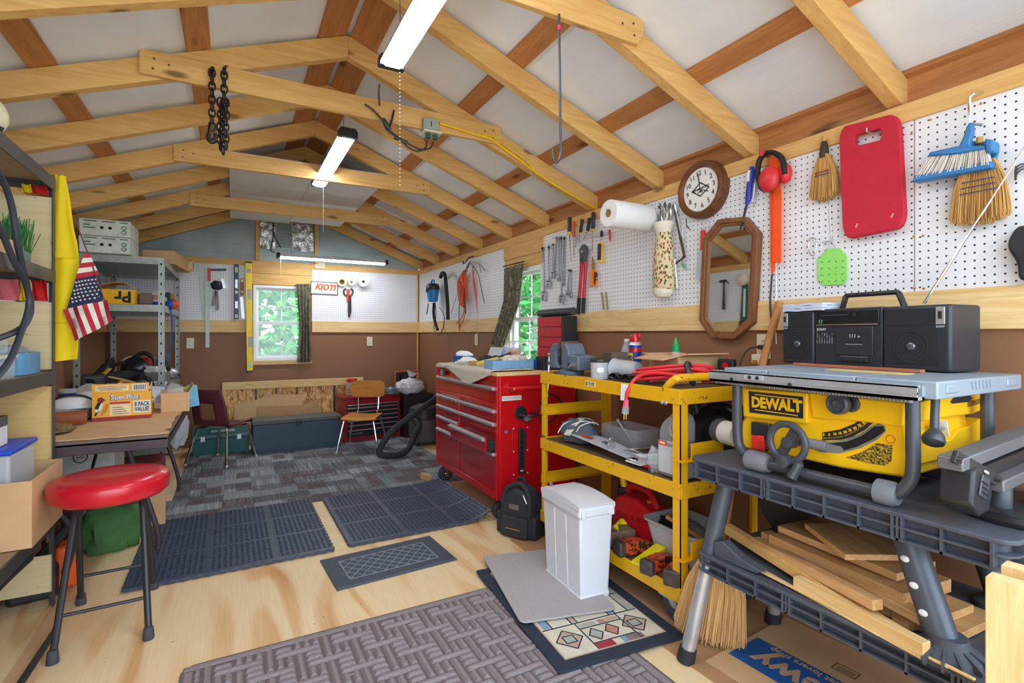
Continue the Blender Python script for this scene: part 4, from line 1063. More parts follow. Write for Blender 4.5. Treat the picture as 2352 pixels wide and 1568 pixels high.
def sheet(name, lab, cat, pts, th, m, group=None):
    """flat card through world-space corner points"""
    c = sum((Vector(p) for p in pts), Vector()) / len(pts)
    n = (Vector(pts[1]) - Vector(pts[0])).cross(Vector(pts[2]) - Vector(pts[0])).normalized() * th
    b = MB(); k = len(pts); vs = [Vector(p) - c for p in pts] + [Vector(p) - c + n for p in pts]
    b.add(vs, [tuple(range(k)), tuple(range(2 * k - 1, k - 1, -1))] + [(i + k, (i + 1) % k + k, (i + 1) % k, i) for i in range(k)])
    o = b.build(name, m, None, c); tag(o, lab, cat, group); return o
sheet('cardboard_sheet', 'flattened brown cardboard with shiny tape leaning on the strand panels', 'cardboard', [(.0, 6.28, .0), (.72, 6.28, .0), (.74, 6.33, .52), (.32, 6.33, .55), (.28, 6.33, .50), (.02, 6.33, .45)], .005, CARD)
sheet('cardboard_sheet', 'second flattened cardboard piece standing behind the blue chest', 'cardboard', [(.25, 6.22, .0), (.88, 6.22, 0), (.88, 6.265, .47), (.72, 6.265, .46), (.70, 6.27, .40), (.24, 6.265, .42)], .005, CARDD)
# blue wooden chest
NAVY = mat('chest_blue', (48, 66, 86), .5, var=.12, vs=6)
t = thing('wooden_chest', 'long low blue gray wooden chest along the end wall', 'chest', (.60, 5.89, 0), R(2))
MB().box(-.425, .425, -.15, .15, 0, .30).build('body', NAVY, t, bevel=.004)
MB().box(-.432, .432, -.158, .155, .302, .337).build('lid', mat('chest_top', (84, 84, 80), .6, var=.2), t, bevel=.004)
MB().box(-.40, .40, -.162, -.150, .03, .05).build('bottom_rail', NAVY, t, bevel=.003)
MB().box(-.025, .025, -.164, -.150, .265, .318).build('hasp', mat('hasp', (50, 54, 58), .5, .5), t, bevel=.002)
for x in (-.25, .25): MB().box(x - .015, x + .015, .15, .158, .26, .32).build('hinge', DSTEEL, t)
# green toolbox
GRN = mat('toolbox_green', (22, 92, 88), .4)
t = thing('green_toolbox', 'dark green steel toolbox on the floor behind the maroon chair', 'toolbox', (-.10, 6.09, 0))
MB().box(-.25, .25, -.12, .12, 0, .16).build('body', GRN, t, bevel=.006)
MB().prism([(-.125, .162), (.125, .162), (.125, .20), (.085, .265), (-.085, .265), (-.125, .20)], -.255, .255, 'x').build('lid', GRN, t, bevel=.004)
MB().box(-.09, .12, -.115, -.105, .222, .245).build('label_strip', mat('label_pale', (180, 206, 200), .5), t)
MB().tube(spline([(-.06, 0, .265), (-.05, 0, .29), (.05, 0, .29), (.06, 0, .265)], 4), .006, 8).build('handle', GRN, t)
for x in (-.16, .16): MB().box(x - .02, x + .02, -.132, -.118, .14, .19).build('latch', STEEL, t, bevel=.002)
# red chest of tool drawers
t = thing('tool_drawer_chest', 'red steel drawer chest with black fronts behind the wooden chair', 'tool chest', (1.40, 6.10, 0), R(7))
DR = mat('drawer_red', (150, 24, 34), .35, coat=.2)
MB().box(-.33, .33, -.17, .17, 0, .475).build('case', DR, t, bevel=.006)
MB().box(-.335, .335, -.175, .175, .477, .515).build('lid', DR, t, bevel=.006)
NB = mat('drawer_navy', (26, 30, 44), .4)
rows = [(.395, .425, 2), (.35, .39, 2), (.30, .345, 1), (.25, .295, 1), (.20, .245, 1), (.145, .195, 1), (.06, .14, 1)]
for z0, z1, n in rows:
    for i in range(n):
        a = -.30 + .6 * i / n; c = a + .6 / n - .006
        d = MB().box(a, c, -.182, -.168, z0 + .002, z1 - .002).build('drawer', NB, t, bevel=.002)
        MB().box(a, c, -.192, -.181, z1 - .012, z1 - .003).build('pull', STEEL, d, bevel=.001)
text('lettering', 'CRAFTSMAN', .022, STEEL, t, (-.19, -.1835, .095))
# jar, trays on it
TRED = mat('lid_red', (214, 40, 34), .35)
t = thing('candy_jar', 'clear jar with a red lid and red contents on the drawer chest', 'jar', (1.19, 5.98, .517))
MB().lathe([(.055, 0), (.064, .01), (.064, .13), (.05, .16)], 20).build('glass', CLEAR, t)
MB().lathe([(0, .004), (.056, .004), (.058, .08), (0, .082)], 18).build('contents', mat('contents_red', (206, 46, 50), .5), t)
MB().lathe([(.056, .158), (.058, .16), (.058, .188), (.052, .192), (0, .192)], 20).build('lid', TRED, t)
t = thing('roasting_pan', 'shiny metal roasting pan tilted on the drawer chest', 'pan', (1.36, 6.14, .58)); t.rotation_euler = (R(-6), R(14), R(8))
b = MB().ring_prism(rrect(-.20, .20, -.14, .14, .05), rrect(-.185, .185, -.125, .125, .045), 0.05, .058, 'z'); b.build('rim', STEEL, t)
b = MB(); o_ = rrect(-.19, .19, -.13, .13, .05); i_ = rrect(-.15, .15, -.10, .10, .04); n = len(o_)
b.add([(x, y, .052) for x, y in o_] + [(x, y, 0) for x, y in i_], [(i, (i + 1) % n, n + (i + 1) % n, n + i) for i in range(n)] + [tuple(range(n, 2 * n))]); b.build('pan_bowl', STEEL, t)
t = thing('round_tin', 'blue gray round tin behind the wooden chair on the drawer chest', 'tin', (1.64, 6.0, .517))
MB().lathe([(0, .002), (.10, 0), (.108, .06), (.104, .062), (.097, .008), (0, .008)], 24).build('tin_wall', mat('tin_gray', (132, 152, 164), .35, .6), t)
# black cabinet, bag, compressor
t = thing('black_cabinet', 'low black cabinet in the corner beside the red drawer chest', 'cabinet', (1.955, 6.0, 0))
MB().box(-.19, .17, -.16, .2, .0, .50).build('carcass', BLK2, t, bevel=.004)
MB().box(-.185, .165, -.166, -.158, .36, .49).build('drawer', BLK2, t, bevel=.003); d = MB().box(-.185, .165, -.166, -.158, .03, .35).build('door', BLK2, t, bevel=.003)
MB().box(-.10, .08, -.172, -.166, .372, .378).build('copper_pull', mat('copper_line', (170, 104, 60), .4, .6), t)
t = thing('trash_bag', 'tied white plastic bag with gray print on top of the black cabinet', 'bag', (1.86, 5.95, .502))
BAGM = mat('bag_print', (206, 204, 210), .5, var=.35, vs=22)
MB().ball((0, 0, .085), (.17, .13, .10), 22, 12, .22, 5, 2.5, flat=.085).build('bag_body', BAGM, t)
MB().tube([(.0, 0, .16), (.01, 0, .20), (.03, 0, .26)], [.05, .022, .075], 10).build('bag_neck', BAGM, t)
MB().tube(spline([(-.022, 0, .2), (.01, -.024, .2), (.034, 0, .2), (.01, .024, .2)], 4, True), .005, 6, closed=True).build('tie', BLACK, t)
t = thing('air_compressor', 'black motor with a copper colored tube frame behind the white bag', 'compressor', (1.90, 6.24, .502))
MB().ball((0, 0, .15), (.12, .09, .09), 16, 10, .12, 3).build('motor', BLK2, t)
for k in range(5): MB().lathe([(.085, -.12 + k * .05), (.1, -.11 + k * .05), (.085, -.10 + k * .05)], 16, c=(0, 0, .16), axis='x').build('fin', BLACK, t)
MB().tube(spline([(-.15, -.05, 0), (-.15, -.05, .22), (-.12, -.05, .25), (.12, -.05, .25), (.15, -.05, .22), (.15, -.05, 0)], 4), .011, 8).build('frame_tube', mat('copper_tube', (176, 92, 50), .4), t)
# shop vacuum with hose
t = thing('shop_vacuum', 'dark gray shop vacuum with a thick looped black hose beside the red tool chest', 'vacuum', (1.86, 5.44, .007))
VG_ = mat('vac_gray', (84, 84, 84), .55)
MB().lathe([(.14, .03), (.16, .05), (.17, .22), (.175, .28)], 24).build('drum', VG_, t)
MB().lathe([(.178, .28), (.18, .32), (.15, .40), (.06, .44), (0, .445)], 24).build('lid', BLACK, t)
for k in range(4): MB().ball((.14 * math.cos(k * PI / 2 + .7), .14 * math.sin(k * PI / 2 + .7), .026), .026, 10, 6).build('caster', BLACK, t)
o0 = Vector(t.location)
hp = [onY(1000, 915, 5.05), onY(950, 952, 4.95), onY(905, 985, 4.9), onY(878, 1020, 4.86), onY(872, 1042, 4.84), onY(890, 1046, 4.82), onY(915, 1045, 4.86), onY(938, 1030, 4.95), onY(952, 1000, 5.08), onY(962, 978, 5.2), Vector((1.72, 5.36, .30))]
hs = spline([p - o0 for p in hp], 8)
MB().tube(hs, .031, 10).build('hose', RUBBER, t)
# school chairs
def chair(loc, rz, lab, plastic, name):
    t = thing(name, lab, 'chair', loc, rz)
    for s in (-1, 1):
        MB().tube(spline([(s * .21, -.21, .012), (s * .155, -.165, .30), (s * .145, -.14, .325), (s * .14, -.08, .333)], 4), .0115, 10).build('leg', CHROME, t)
        MB().tube(spline([(s * .21, .21, .012), (s * .155, .135, .30), (s * .145, .12, .325), (s * .14, .06, .333)], 4), .0115, 10).build('leg', CHROME, t)
        MB().tube([(s * .14, -.09, .333), (s * .14, .07, .333)], .0115, 8).build('side_rail', CHROME, t)
        for y in (-.21, .21): MB().lathe([(0, 0), (.016, 0), (.016, .012), (.010, .02)], 10, c=(s * .21, y, 0)).build('glide', STEEL, t)
    MB().tube([(-.14, .0, .328), (.14, .0, .328)], .009, 8).build('cross_rail', CHROME, t)
    if plastic:
        M_ = mat('maroon_plastic', (98, 40, 52), .45, var=.04)
        # one moulded shell: seat sweeping up into a back with an opening
        prof = [(-.20, .335), (-.185, .352), (-.10, .350), (.05, .345), (.13, .352), (.165, .385), (.185, .44), (.20, .52), (.215, .60), (.225, .70)]
        nu = 20; b = MB(); hw = [.17, .185, .19, .19, .185, .18, .178, .175, .165, .14]
        pp = spline([(0, p[0], p[1]) for p in prof], 3); ww = spline([(h, 0, 0) for h in hw], 3)
        P_ = []
        for p, h in zip(pp, ww): P_.append([(x * h.x, p.y - .030 * (abs(x) ** 2) * (p.z > .36) , p.z + .018 * (abs(x) ** 3) * (p.z <= .36)) for x in [(-1 + 2 * i / nu) for i in range(nu + 1)]])
        idx = {}; vs = []
        for i, row in enumerate(P_):
            for j, q in enumerate(row): idx[i, j] = len(vs); vs.append(q)
        fs = []
        for i in range(len(P_) - 1):
            for j in range(nu):
                z = (P_[i][j][2] + P_[i + 1][j][2]) / 2
                if .415 < z < .575 and 6 <= j < nu - 6 and P_[i][j][1] > .1: continue
                fs.append((idx[i, j], idx[i, j + 1], idx[i + 1, j + 1], idx[i + 1, j]))
        b.add(vs, fs); o = b.build('seat_shell', M_, t, smooth=60)
        sd = o.modifiers.new('solid', 'SOLIDIFY'); sd.thickness = .012
    else:
        M_ = wood('chair_plywood', (218, 152, 76), (188, 120, 54), 0, knots=False, rough=.3, ring=(2, 12))
        MB().surf(lambda u, v: ((u - .5) * .36 * (1 - .10 * (v - .2) ** 2 - .1 * max(0, abs(u - .5) - .3)), -.19 + .36 * v, .347 - .03 * max(0, .2 - v) ** 1.2 * 3 + .012 * (2 * u - 1) ** 2), 16, 16, .012).build('seat', M_, t, bevel=.004)
        prf = [(x, z) for x, z in rrect(-.185, .185, .52, .70, .055, 6)]
        b = MB(); n = len(prf)
        def bend(x): return .225 - .10 * (x / .185) ** 2 * .35
        b.prism(prf, -.006, .006); b.v = [(x, y + bend(x), z) for x, y, z in b.v]
        b.build('backrest', M_, t, bevel=.003)
        for s in (-1, 1):
            MB().tube(spline([(s * .10, .08, .335), (s * .105, .18, .36), (s * .11, .205, .44), (s * .11, .212, .56)], 4), .0105, 8).build('back_post', CHROME, t)
            MB().ball((s * .085, .205, .545), .006, 8, 5).build('rivet', STEEL, t)
        MB().ball((0, .214, .665), .006, 8, 5).build('rivet', STEEL, t)
    return t
chair((-.088, 5.61, .0065), R(143), 'maroon plastic school chair with chrome legs facing the end wall', True, 'plastic_chair')
chair((1.21, 5.50, .0065), R(-28), 'light wood school chair with chrome legs in front of the red drawer chest', False, 'wooden_chair')

# ================================================================ RED ROLLING TOOL CHEST
t = thing('rolling_tool_chest', 'big red rolling tool chest with steel drawer pulls and a wood top', 'tool chest', (1.80, 3.49, 0), -PI / 2)
LX, DY, Z0, Z1 = .56, .31, .147, .945
RC = mat('chest_red', (200, 16, 26), .25, var=.03, coat=.5)
MB().box(-LX, LX, -DY + .02, DY, Z0, Z1).build('case', RC, t, bevel=.004)
b = MB()
for (x0, x1, z0, z1) in ((-LX, -LX + .03, Z0, Z1), (LX - .03, LX, Z0, Z1), (-LX + .03, LX - .03, Z0, .195), (-LX + .03, LX - .03, .925, Z1), (-LX + .03, LX - .03, .745, .765), (-.095, -.065, .195, .745)): b.box(x0, x1, -DY, -DY + .021, z0, z1)
b.build('front_frame', RC, t, bevel=.002)
MB().box(-LX - .003, LX + .003, -DY - .003, DY, Z1, Z1 + .022).build('wood_top', PINEW[0], t, bevel=.002)
DRW = mat('chest_drawer_red', (176, 14, 24), .22, var=.03, coat=.5)
def drawer(x0, x1, z0, z1, out=0):
    d = MB().box(x0, x1, -DY + .004 - out, -DY + .02 - out, z0, z1).build('drawer', DRW, t, bevel=.002)
    MB().prism([(-DY - .02 - out, z1 - .006), (-DY + .006 - out, z1), (-DY + .006 - out, z1 - .026), (-DY - .016 - out, z1 - .024)], x0 + .002, x1 - .002, 'x').build('drawer_pull', STEEL, d, bevel=.002)
    if out: MB().box(x0 + .01, x1 - .01, -DY + .02 - out, -DY + .06, z0, z1 - .03).build('drawer_box', BLACK, d)
drawer(-LX + .032, LX - .032, .767, .875)
for z1, z0 in ((.728, .648), (.642, .560), (.553, .458)):
    drawer(-LX + .032, -.097, z0, z1)
    drawer(-.063, LX - .032, z0, z1, .075 if z1 == .553 else 0)
drawer(-LX + .032, -.097, .197, .450); drawer(-.063, LX - .032, .197, .450)
MB().cyl((0.05, -DY - .002, .905), (0.05, -DY + .022, .905), .012, n=14).build('lock', CHROME, t)
MB().box(-.47, -.36, -DY - .001, -DY + .002, .882, .938).build('maker_plate', BLACK, t)
b = MB()
for k in range(4): b.box(-.455, -.40, -DY - .0016, -DY - .001, .889 + k * .012, .893 + k * .012)
b.build('plate_print', PAPER, t)
# side fittings (towards the cart)
b = MB(); b.tube(spline([(LX, -.22, .865), (LX + .05, -.22, .865), (LX + .055, -.16, .865), (LX + .055, .16, .865), (LX + .05, .22, .865), (LX, .22, .865)], 5), .016, 10); b.build('push_bar', RC, t)
for y in (-.22, .22): MB().box(LX - .001, LX + .006, y - .02, y + .02, .83, .90).build('bar_bracket', RC, t, bevel=.002)
st = MB().box(LX, LX + .001, -.275, -.13, .785, .815).build('sticker', PAPER, t)
text('lettering', 'XOXOXOX', .026, mat('sticker_gray', (120, 120, 134), .6), st, (LX + .0016, -.2025, .80), (R(90), 0, R(90)))
MB().lathe([(0, 0), (.045, 0), (.045, .012), (.034, .014), (.03, .006), (0, .006)], 24, c=(LX, -.14, .70), axis='x').build('cable_port', BLACK, t)
MB().tube(spline([(LX + .01, -.15, .69), (LX + .05, -.09, .675), (LX + .05, -.04, .70), (LX + .04, .0, .77), (LX + .03, .08, .81), (LX + .03, .16, .76), (LX + .03, .12, .66), (LX + .03, .04, .62), (LX + .03, -.02, .68), (LX + .03, -.08, .70)], 6), .006, 8).build('power_cord', BLACK, t)
MB().bx((LX + .03, -.10, .665), (.03, .05, .03), (R(20), 0, 0)).build('plug', mat('plug_gray', (120, 120, 124), .5), t, bevel=.004)
MB().box(LX, LX + .003, -.20, -.075, .29, .61).build('strip_plate', RC, t, bevel=.001)
sp = MB().box(LX + .002, LX + .022, -.158, -.118, .305, .60).build('power_strip', BLACK, t, bevel=.003)
for k in range(6): MB().box(LX + .022, LX + .0235, -.15, -.126, .36 + k * .036, .375 + k * .036).build('socket', DARK, sp)
for y in (-.145, -.133): MB().box(LX + .022, LX + .0235, y - .004, y + .004, .318, .330).build('usb_port', WHITE, sp)
MB().box(LX + .003, LX + .004, -.105, -.09, .46, .58).build('vent_slot', mat('slot_dark', (120, 14, 22), .5), t)
for y in (-.19, -.085):
    for z in (.30, .45, .60): MB().ball((LX + .003, y, z), .005, 8, 4).build('screw_head', WHITE, t)
MB().cyl((LX, -.245, .585), (LX + .004, -.245, .585), .012, n=16).build('plug_cap', mat('sticker_gray', (120, 120, 134), .6), t)
for sx in (-1, 1):
    for sy in (-1, 1):
        x, y = sx * (LX - .06), sy * (DY - .07)
        c = MB().box(x - .045, x + .045, y - .04, y + .04, .135, .148).build('caster', DSTEEL, t, bevel=.002)
        MB().lathe([(.02, -.022), (.052, -.022), (.062, -.012), (.062, .012), (.052, .022), (.02, .022)], 24, c=(x + .0, y - .01, .063), axis='x').build('wheel', mat('wheel_dark', (48, 52, 60), .5), c)
        b = MB()
        for s in (-1, 1): b.prism([(y - .03, .135), (y + .03, .135), (y + .0, .045), (y - .02, .045)], x + s * .028 - .002, x + s * .028 + .002, 'x')
        b.build('fork', CHROME, c)
        MB().cyl((x - .034, y - .01, .063), (x + .034, y - .01, .063), .012, n=12).build('axle', CHROME, c)

# ---- on the chest: coordinates in world space
ZT = .968
FUR = mat('fleece', (212, 202, 186), .95, bump=1.0, bs=160, var=.12, vs=60)
t = thing('fleece_cloth', 'shaggy beige cloth draped over the front of the red tool chest', 'cloth', (1.49, 3.4, ZT))
def flc(u, v):
    x = (v - .42) * .55; y = -.40 + u * .98
    n_ = .008 * noise.noise((u * 14, v * 12, 1))
    if x < 0:
        hang = .10 * max(0, 1 - abs(u - .38) * 2.6) + .02
        k = min(1, -x / .231); return (-.012 - .004 * abs(n_) * 100 * .02, y, .004 - k * hang + n_)
    return (x, y + n_, .006 + abs(n_))
MB().surf(flc, 60, 26, .006).build('cloth', FUR, t, smooth=80)
def item(name, lab, cat, loc, rz=0, group=None): return thing(name, lab, cat, loc, rz, group)
BT = mat('tray_blue', (128, 172, 214), .45)
t = item('blue_tray', 'light blue plastic tray on the red tool chest nearest the cart', 'tray', (1.67, 3.10, ZT + .016), R(0))
b = MB(); b.ring_prism(rrect(-.16, .16, -.07, .07, .01), rrect(-.154, .154, -.064, .064, .008), 0, .055, 'z'); b.box(-.155, .155, -.066, .066, 0, .004); b.build('tray_wall', BT, t)
t = item('crumpled_wrapper', 'crumpled printed wrapper lying in the light blue tray', 'wrapper', (1.70, 3.10, ZT + .04))
MB().ball((0, 0, .03), (.10, .055, .035), 18, 10, .5, 9, 4).build('wrapper', mat('wrapper_print', (226, 216, 200), .6, var=.3, vs=40), t)
t = item('brush_handle', 'yellow handled scraper lying across the fleece cloth', 'scraper', (1.64, 3.33, ZT + .03), R(-35))
MB().tube([(-.10, 0, 0), (-.06, 0, .01), (.02, 0, .03), (.06, 0, .045)], [.012, .019, .017, .013], 10).build('handle', mat('handle_yellow', (222, 208, 100), .4), t)
MB().tube([(.06, 0, .045), (.15, 0, .075)], [.012, .016], 8).build('ferrule', BLACK, t)
t = item('red_handled_tool', 'tool with a red grip lying behind the light blue tray', 'tool', (1.72, 3.22, ZT + .03), R(20))
MB().tube([(-.08, 0, .01), (-.02, 0, .012), (.06, 0, .01)], [.014, .02, .012], 10).build('grip', mat('grip_rose', (196, 70, 84), .4), t)
t = item('small_blue_box', 'small blue box stuffed with white rags on the red tool chest', 'box', (1.66, 3.86, ZT + .012), R(15))
MB().prism([(-.06, .0), (.06, .0), (.075, .06), (-.075, .06)], -.05, .05, 'y').build('box_wall', mat('box_blue', (34, 84, 168), .5), t)
MB().ball((0, 0, .065), (.075, .055, .035), 14, 8, .4, 4, 3).build('rag', PAPER, t)
t = item('white_rag', 'white crumpled rag lying on the fleece cloth', 'rag', (1.60, 3.66, ZT + .012))
MB().ball((0, 0, .02), (.09, .06, .035), 16, 9, .45, 8, 3.5).build('rag', PAPER, t)
t = item('black_gloves', 'pair of black work gloves heaped behind the white rag', 'gloves', (1.72, 3.55, ZT + .01))
for k in range(2): MB().ball((.03 * k, -.06 * k, .035), (.06, .05, .04), 14, 9, .45, 20 + k, 3).build('glove', BLACK, t)
for k in range(5): MB().tube([(.0, -.02 + k * .018, .04), (-.05, -.03 + k * .022, .03), (-.075, -.035 + k * .025, .01)], [.011, .010, .008], 7).build('finger', BLACK, t)
t = item('tan_block', 'small tan wooden block on the red tool chest', 'block', (1.60, 3.50, ZT + .012), R(10)); MB().box(-.03, .03, -.05, .05, 0, .035).build('block', OFFCUT[1], t, bevel=.003)
t = item('sanding_package', 'blue and gray paper package leaning at the back of the tool chest', 'package', (1.90, 3.72, ZT), 0); t.rotation_euler = (R(-22), 0, R(-84))
MB().box(-.20, .24, 0, .012, 0, .15).build('package', mat('pack_gray', (196, 206, 210), .6), t, bevel=.002)
MB().box(.00, .09, -.001, .0, .0, .15).build('blue_band', mat('pack_blue', (40, 150, 220), .5), t)
MB().box(.09, .24, -.001, .0, .0, .15).build('tan_band', mat('pack_tan', (192, 182, 160), .6), t)
t = item('clear_bag', 'crumpled clear plastic bag standing in front of the side window', 'bag', (1.88, 3.42, ZT))
MB().ball((0, 0, .09), (.08, .08, .10), 16, 10, .5, 31, 3, flat=.09).build('film', CLEAR, t)
t = item('printed_pouch', 'colourful printed pouch beside the clear plastic bag', 'pouch', (1.80, 3.28, ZT + .01), R(-50))
MB().surf(lambda u, v: ((u - .5) * .11, .02 * math.sin(u * PI) * (1 - v) + .01 * noise.noise((u * 5, v * 5, 2)), v * .12), 10, 10, .006).build('pouch', mat('pouch_print', (214, 170, 150), .4, var=.5, vs=30), t)
t = item('black_bin', 'small black bin at the window end of the vise', 'bin', (1.94, 3.04, ZT)); b = MB(); b.ring_prism(rrect(-.06, .04, -.05, .06, .006), rrect(-.055, .035, -.045, .055, .005), 0, .09, 'z'); b.box(-.055, .035, -.045, .055, 0, .004); b.build('bin_wall', BLACK, t)
t = item('blue_carton', 'small blue carton behind the light blue tray', 'carton', (1.88, 3.13, ZT), R(8)); MB().box(-.03, .03, -.05, .05, 0, .07).build('carton', mat('box_blue', (34, 84, 168), .5), t, bevel=.001)
# wall-side cabinet of red drawers with the pipe on it
t = thing('parts_cabinet', 'narrow black cabinet with red drawer fronts standing on the tool chest', 'cabinet', (2.05, 3.09, ZT))
MB().box(-.055, .07, -.16, .16, 0, .375).build('case', BLACK, t, bevel=.004)
for k in range(5):
    z = .012 + k * .0725; MB().box(-.064, -.054, -.15, .155, z, z + .068).build('drawer', mat('parts_red', (190, 34, 46), .5), t, bevel=.002)
t = thing('black_pipe', 'short black pipe lying on top of the red drawer cabinet', 'pipe', (2.03, 3.08, ZT + .403))
MB().lathe([(.020, -.235), (.027, -.235), (.027, .20), (.020, .20), (.020, -.235)], 20, axis='y').build('pipe_wall', mat('pipe_black', (58, 60, 64), .4), t)
# ================================================================ LEFT SIDE: BLACK SHELVING NEAR THE DOOR
SHB = mat('shelf_black', (74, 72, 74), .45, .3, var=.1)
CHIP = mat('chipboard', (164, 140, 112), .8, var=.12, vs=60)
t = thing('black_shelving', 'black steel shelving unit with chipboard shelves nearest the camera', 'shelving', (-.89, 2.34, 0))
hx, hy = .185, .68
for sx in (-1, 1):
    for sy in (-1, 1):
        x, y = sx * hx, sy * hy
        b = MB(); b.box(x - .02 * (sx > 0) - .0, x + .02 * (sx < 0) + .0, y - .002, y + .002, 0, 1.93); b.box(x - .002, x + .002, y - .03 * (sy > 0), y + .03 * (sy < 0), 0, 1.93)
        b.build('post', SHB, t)
PLYP = plymat('plywood_pale', 0, (220, 202, 156), (208, 184, 132), (180, 142, 90), 1.4)
for z in (1.915, 1.50, 1.05, .40):
    MB().box(-hx + .004, hx - .004, -hy + .004, hy - .004, z - .012, z).build('shelf_board', CHIP, t)
    for s in (-1, 1): MB().box(s * hx - .004, s * hx + .004, -hy, hy, z - .052, z + .004).build('front_beam', SHB, t, bevel=.002)
    for s in (-1, 1): MB().box(-hx, hx, s * hy - .004, s * hy + .004, z - .052, z + .004).build('end_beam', SHB, t, bevel=.002)
for z0, z1, m in ((1.51, 1.83, PLYP), (1.06, 1.36, PLYP), (.55, .985, PLYZ), (.065, .23, PLYP)):
    MB().box(-hx + .01, hx - .006, hy - .016, hy - .006, z0, z1).build('end_panel', m, t, smooth=0)
SX = -.705
def mk(name, lab, cat, loc, rz=0, group=None): return thing(name, lab, cat, loc, rz, group)
t = mk('white_ball', 'white round float on top of the black shelving', 'ball', (-.78, 2.48, 1.92)); MB().ball((0, 0, .075), .075, 20, 12).build('shell', CREAM, t); MB().tube(spline([(.03, -.02, .01), (.06, -.05, -.0), (.075, -.06, .02)], 4), .006, 8).build('hook', BLACK, t)
t = mk('green_bristles', 'bundle of dark green plastic stems standing on the upper shelf', 'bundle', (-.78, 2.74, 1.502))
rg = random.Random(11); b = MB()
for k in range(160): x, y = rg.uniform(-.05, .05), rg.uniform(-.05, .05); b.tube([(x, y, .03), (x * 1.3 + rg.gauss(0, .01), y * 1.2, rg.uniform(.12, .19))], .0018, 3)
b.build('stems', mat('stem_green', (44, 116, 50), .6), t); MB().box(-.055, .055, -.05, .05, 0, .05).build('base_block', GRN, t, bevel=.004)
t = mk('glass_jar', 'dark green glass jar on the upper shelf', 'jar', (-.83, 2.58, 1.502)); MB().lathe([(.04, 0), (.045, .01), (.045, .11), (.03, .13), (.03, .15), (.0, .15)], 16).build('jar_wall', mat('glass_green', (46, 104, 84), .15, alpha=.85), t); MB().cyl((0, 0, .15), (0, 0, .19), .006).build('spout', BLACK, t)
t = mk('small_carton', 'small brown carton in front of the green stems on the upper shelf', 'carton', (-.775, 2.62, 1.502), R(8)); MB().box(-.045, .045, -.045, .045, 0, .07).build('carton_wall', CARD, t, bevel=.002)
for z, lab in ((1.838, 'yellow and red striped cloth draped under the top shelf'), (1.365, 'pink, yellow and red striped cloth draped under the middle shelf')):
    t = mk('striped_cloth', lab, 'cloth', (-.80, 2.985, z))
    for k, (x0, x1, c) in enumerate(((-.10, -.015, (232, 120, 130)), (-.015, .025, (246, 214, 10)), (.025, .078, (196, 22, 26)))):
        if z > 1.5: x0 = max(x0, -.01)
        if x0 < x1: MB().surf(lambda u, v: (x0 + (x1 - x0) * u, .010 * math.sin(u * 9 + v * 3), v * (.09 if z < 1.5 else .035)), 8, 6, .002).build('stripe', mat('stripe_%d' % k, c, .8), t)
t = mk('parts_box', 'clear plastic parts box with a white lid on the middle shelf', 'box', (-.80, 2.48, 1.052)); MB().box(-.08, .08, -.12, .12, 0, .075).build('tub', CLEAR, t, bevel=.006); MB().box(-.086, .086, -.126, .126, .076, .09).build('lid', mat('lid_white', (226, 232, 222), .5), t, bevel=.004)
t = mk('parts_box', 'second clear plastic box stacked on the white lid', 'box', (-.81, 2.50, 1.144)); MB().box(-.07, .07, -.10, .10, 0, .07).build('tub', CLEAR, t, bevel=.006); MB().ball((0, 0, .055), (.05, .07, .03), 12, 8, .5, 12, 4).build('contents', mat('contents_mix', (190, 180, 176), .6, var=.4, vs=40), t)
t = mk('blue_bin', 'sky blue plastic bin on the middle shelf beside the plywood panel', 'bin', (-.815, 2.83, 1.052))
b = MB(); o_ = rrect(-.085, .085, -.11, .11, .02); i_ = rrect(-.075, .075, -.10, .10, .015); b.ring_prism(o_, i_, 0, .09, 'z'); b.box(-.07, .07, -.095, .095, 0, .004); b.build('bin_wall', mat('bin_sky', (96, 158, 206), .45), t, bevel=.002)
MB().ball((0, 0, .085), (.065, .09, .035), 16, 9, .4, 6, 3).build('gray_rag', mat('rag_gray', (150, 160, 176), .9), t)
# open cardboard carton that sticks out of the shelving
def open_box(name, lab, loc, rz, sx, sy, h, flaps=(), m=None, th=.005, seams=True):
    t = thing(name, lab, 'box', loc, rz); m = m or CARD
    for (a, b_, c, d) in ((-sx, sx, -sy, -sy + th), (-sx, sx, sy - th, sy), (-sx, -sx + th, -sy + th, sy - th), (sx - th, sx, -sy + th, sy - th)):
        MB().box(a, b_, c, d, 0, h).build('side_panel', m, t)
    MB().box(-sx + th, sx - th, -sy + th, sy - th, 0, th).build('bottom_panel', CARDD, t)
    for (side, ang, ln) in flaps:
        e = {'l': ((-sx, 0, h), 0, 2 * sy), 'r': ((sx, 0, h), PI, 2 * sy), 'f': ((0, -sy, h), PI / 2, 2 * sx), 'b': ((0, sy, h), -PI / 2, 2 * sx)}[side]
        o = MB().box(-ln, 0, -e[2] / 2, e[2] / 2, 0, th).build('flap', m, t, e[0], (0, R(ang), e[1])); 
    return t
t = open_box('open_carton', 'open brown carton sticking out of the low shelf of the black shelving', (-.845, 2.785, .405), 0, .175, .20, .255)
b = MB()
for k in range(5): b.box(-.09, .0, -.201, -.2, .10 + k * .022, .104 + k * .022)
b.build('printing', mat('print_brown', (110, 84, 58), .9), t)
MB().box(.03, .034, -.2012, -.2, 0.0, .255).build('tape_seam', CARDD, t)
t = mk('storage_tub', 'clear tub with a royal blue lid inside the open carton', 'tub', (-.86, 2.785, .412)); MB().box(-.11, .11, -.14, .15, 0, .34).build('tub', HAZE, t, bevel=.01); MB().box(-.118, .118, -.148, .158, .341, .362).build('lid', mat('lid_blue', (24, 72, 206), .4), t, bevel=.006)
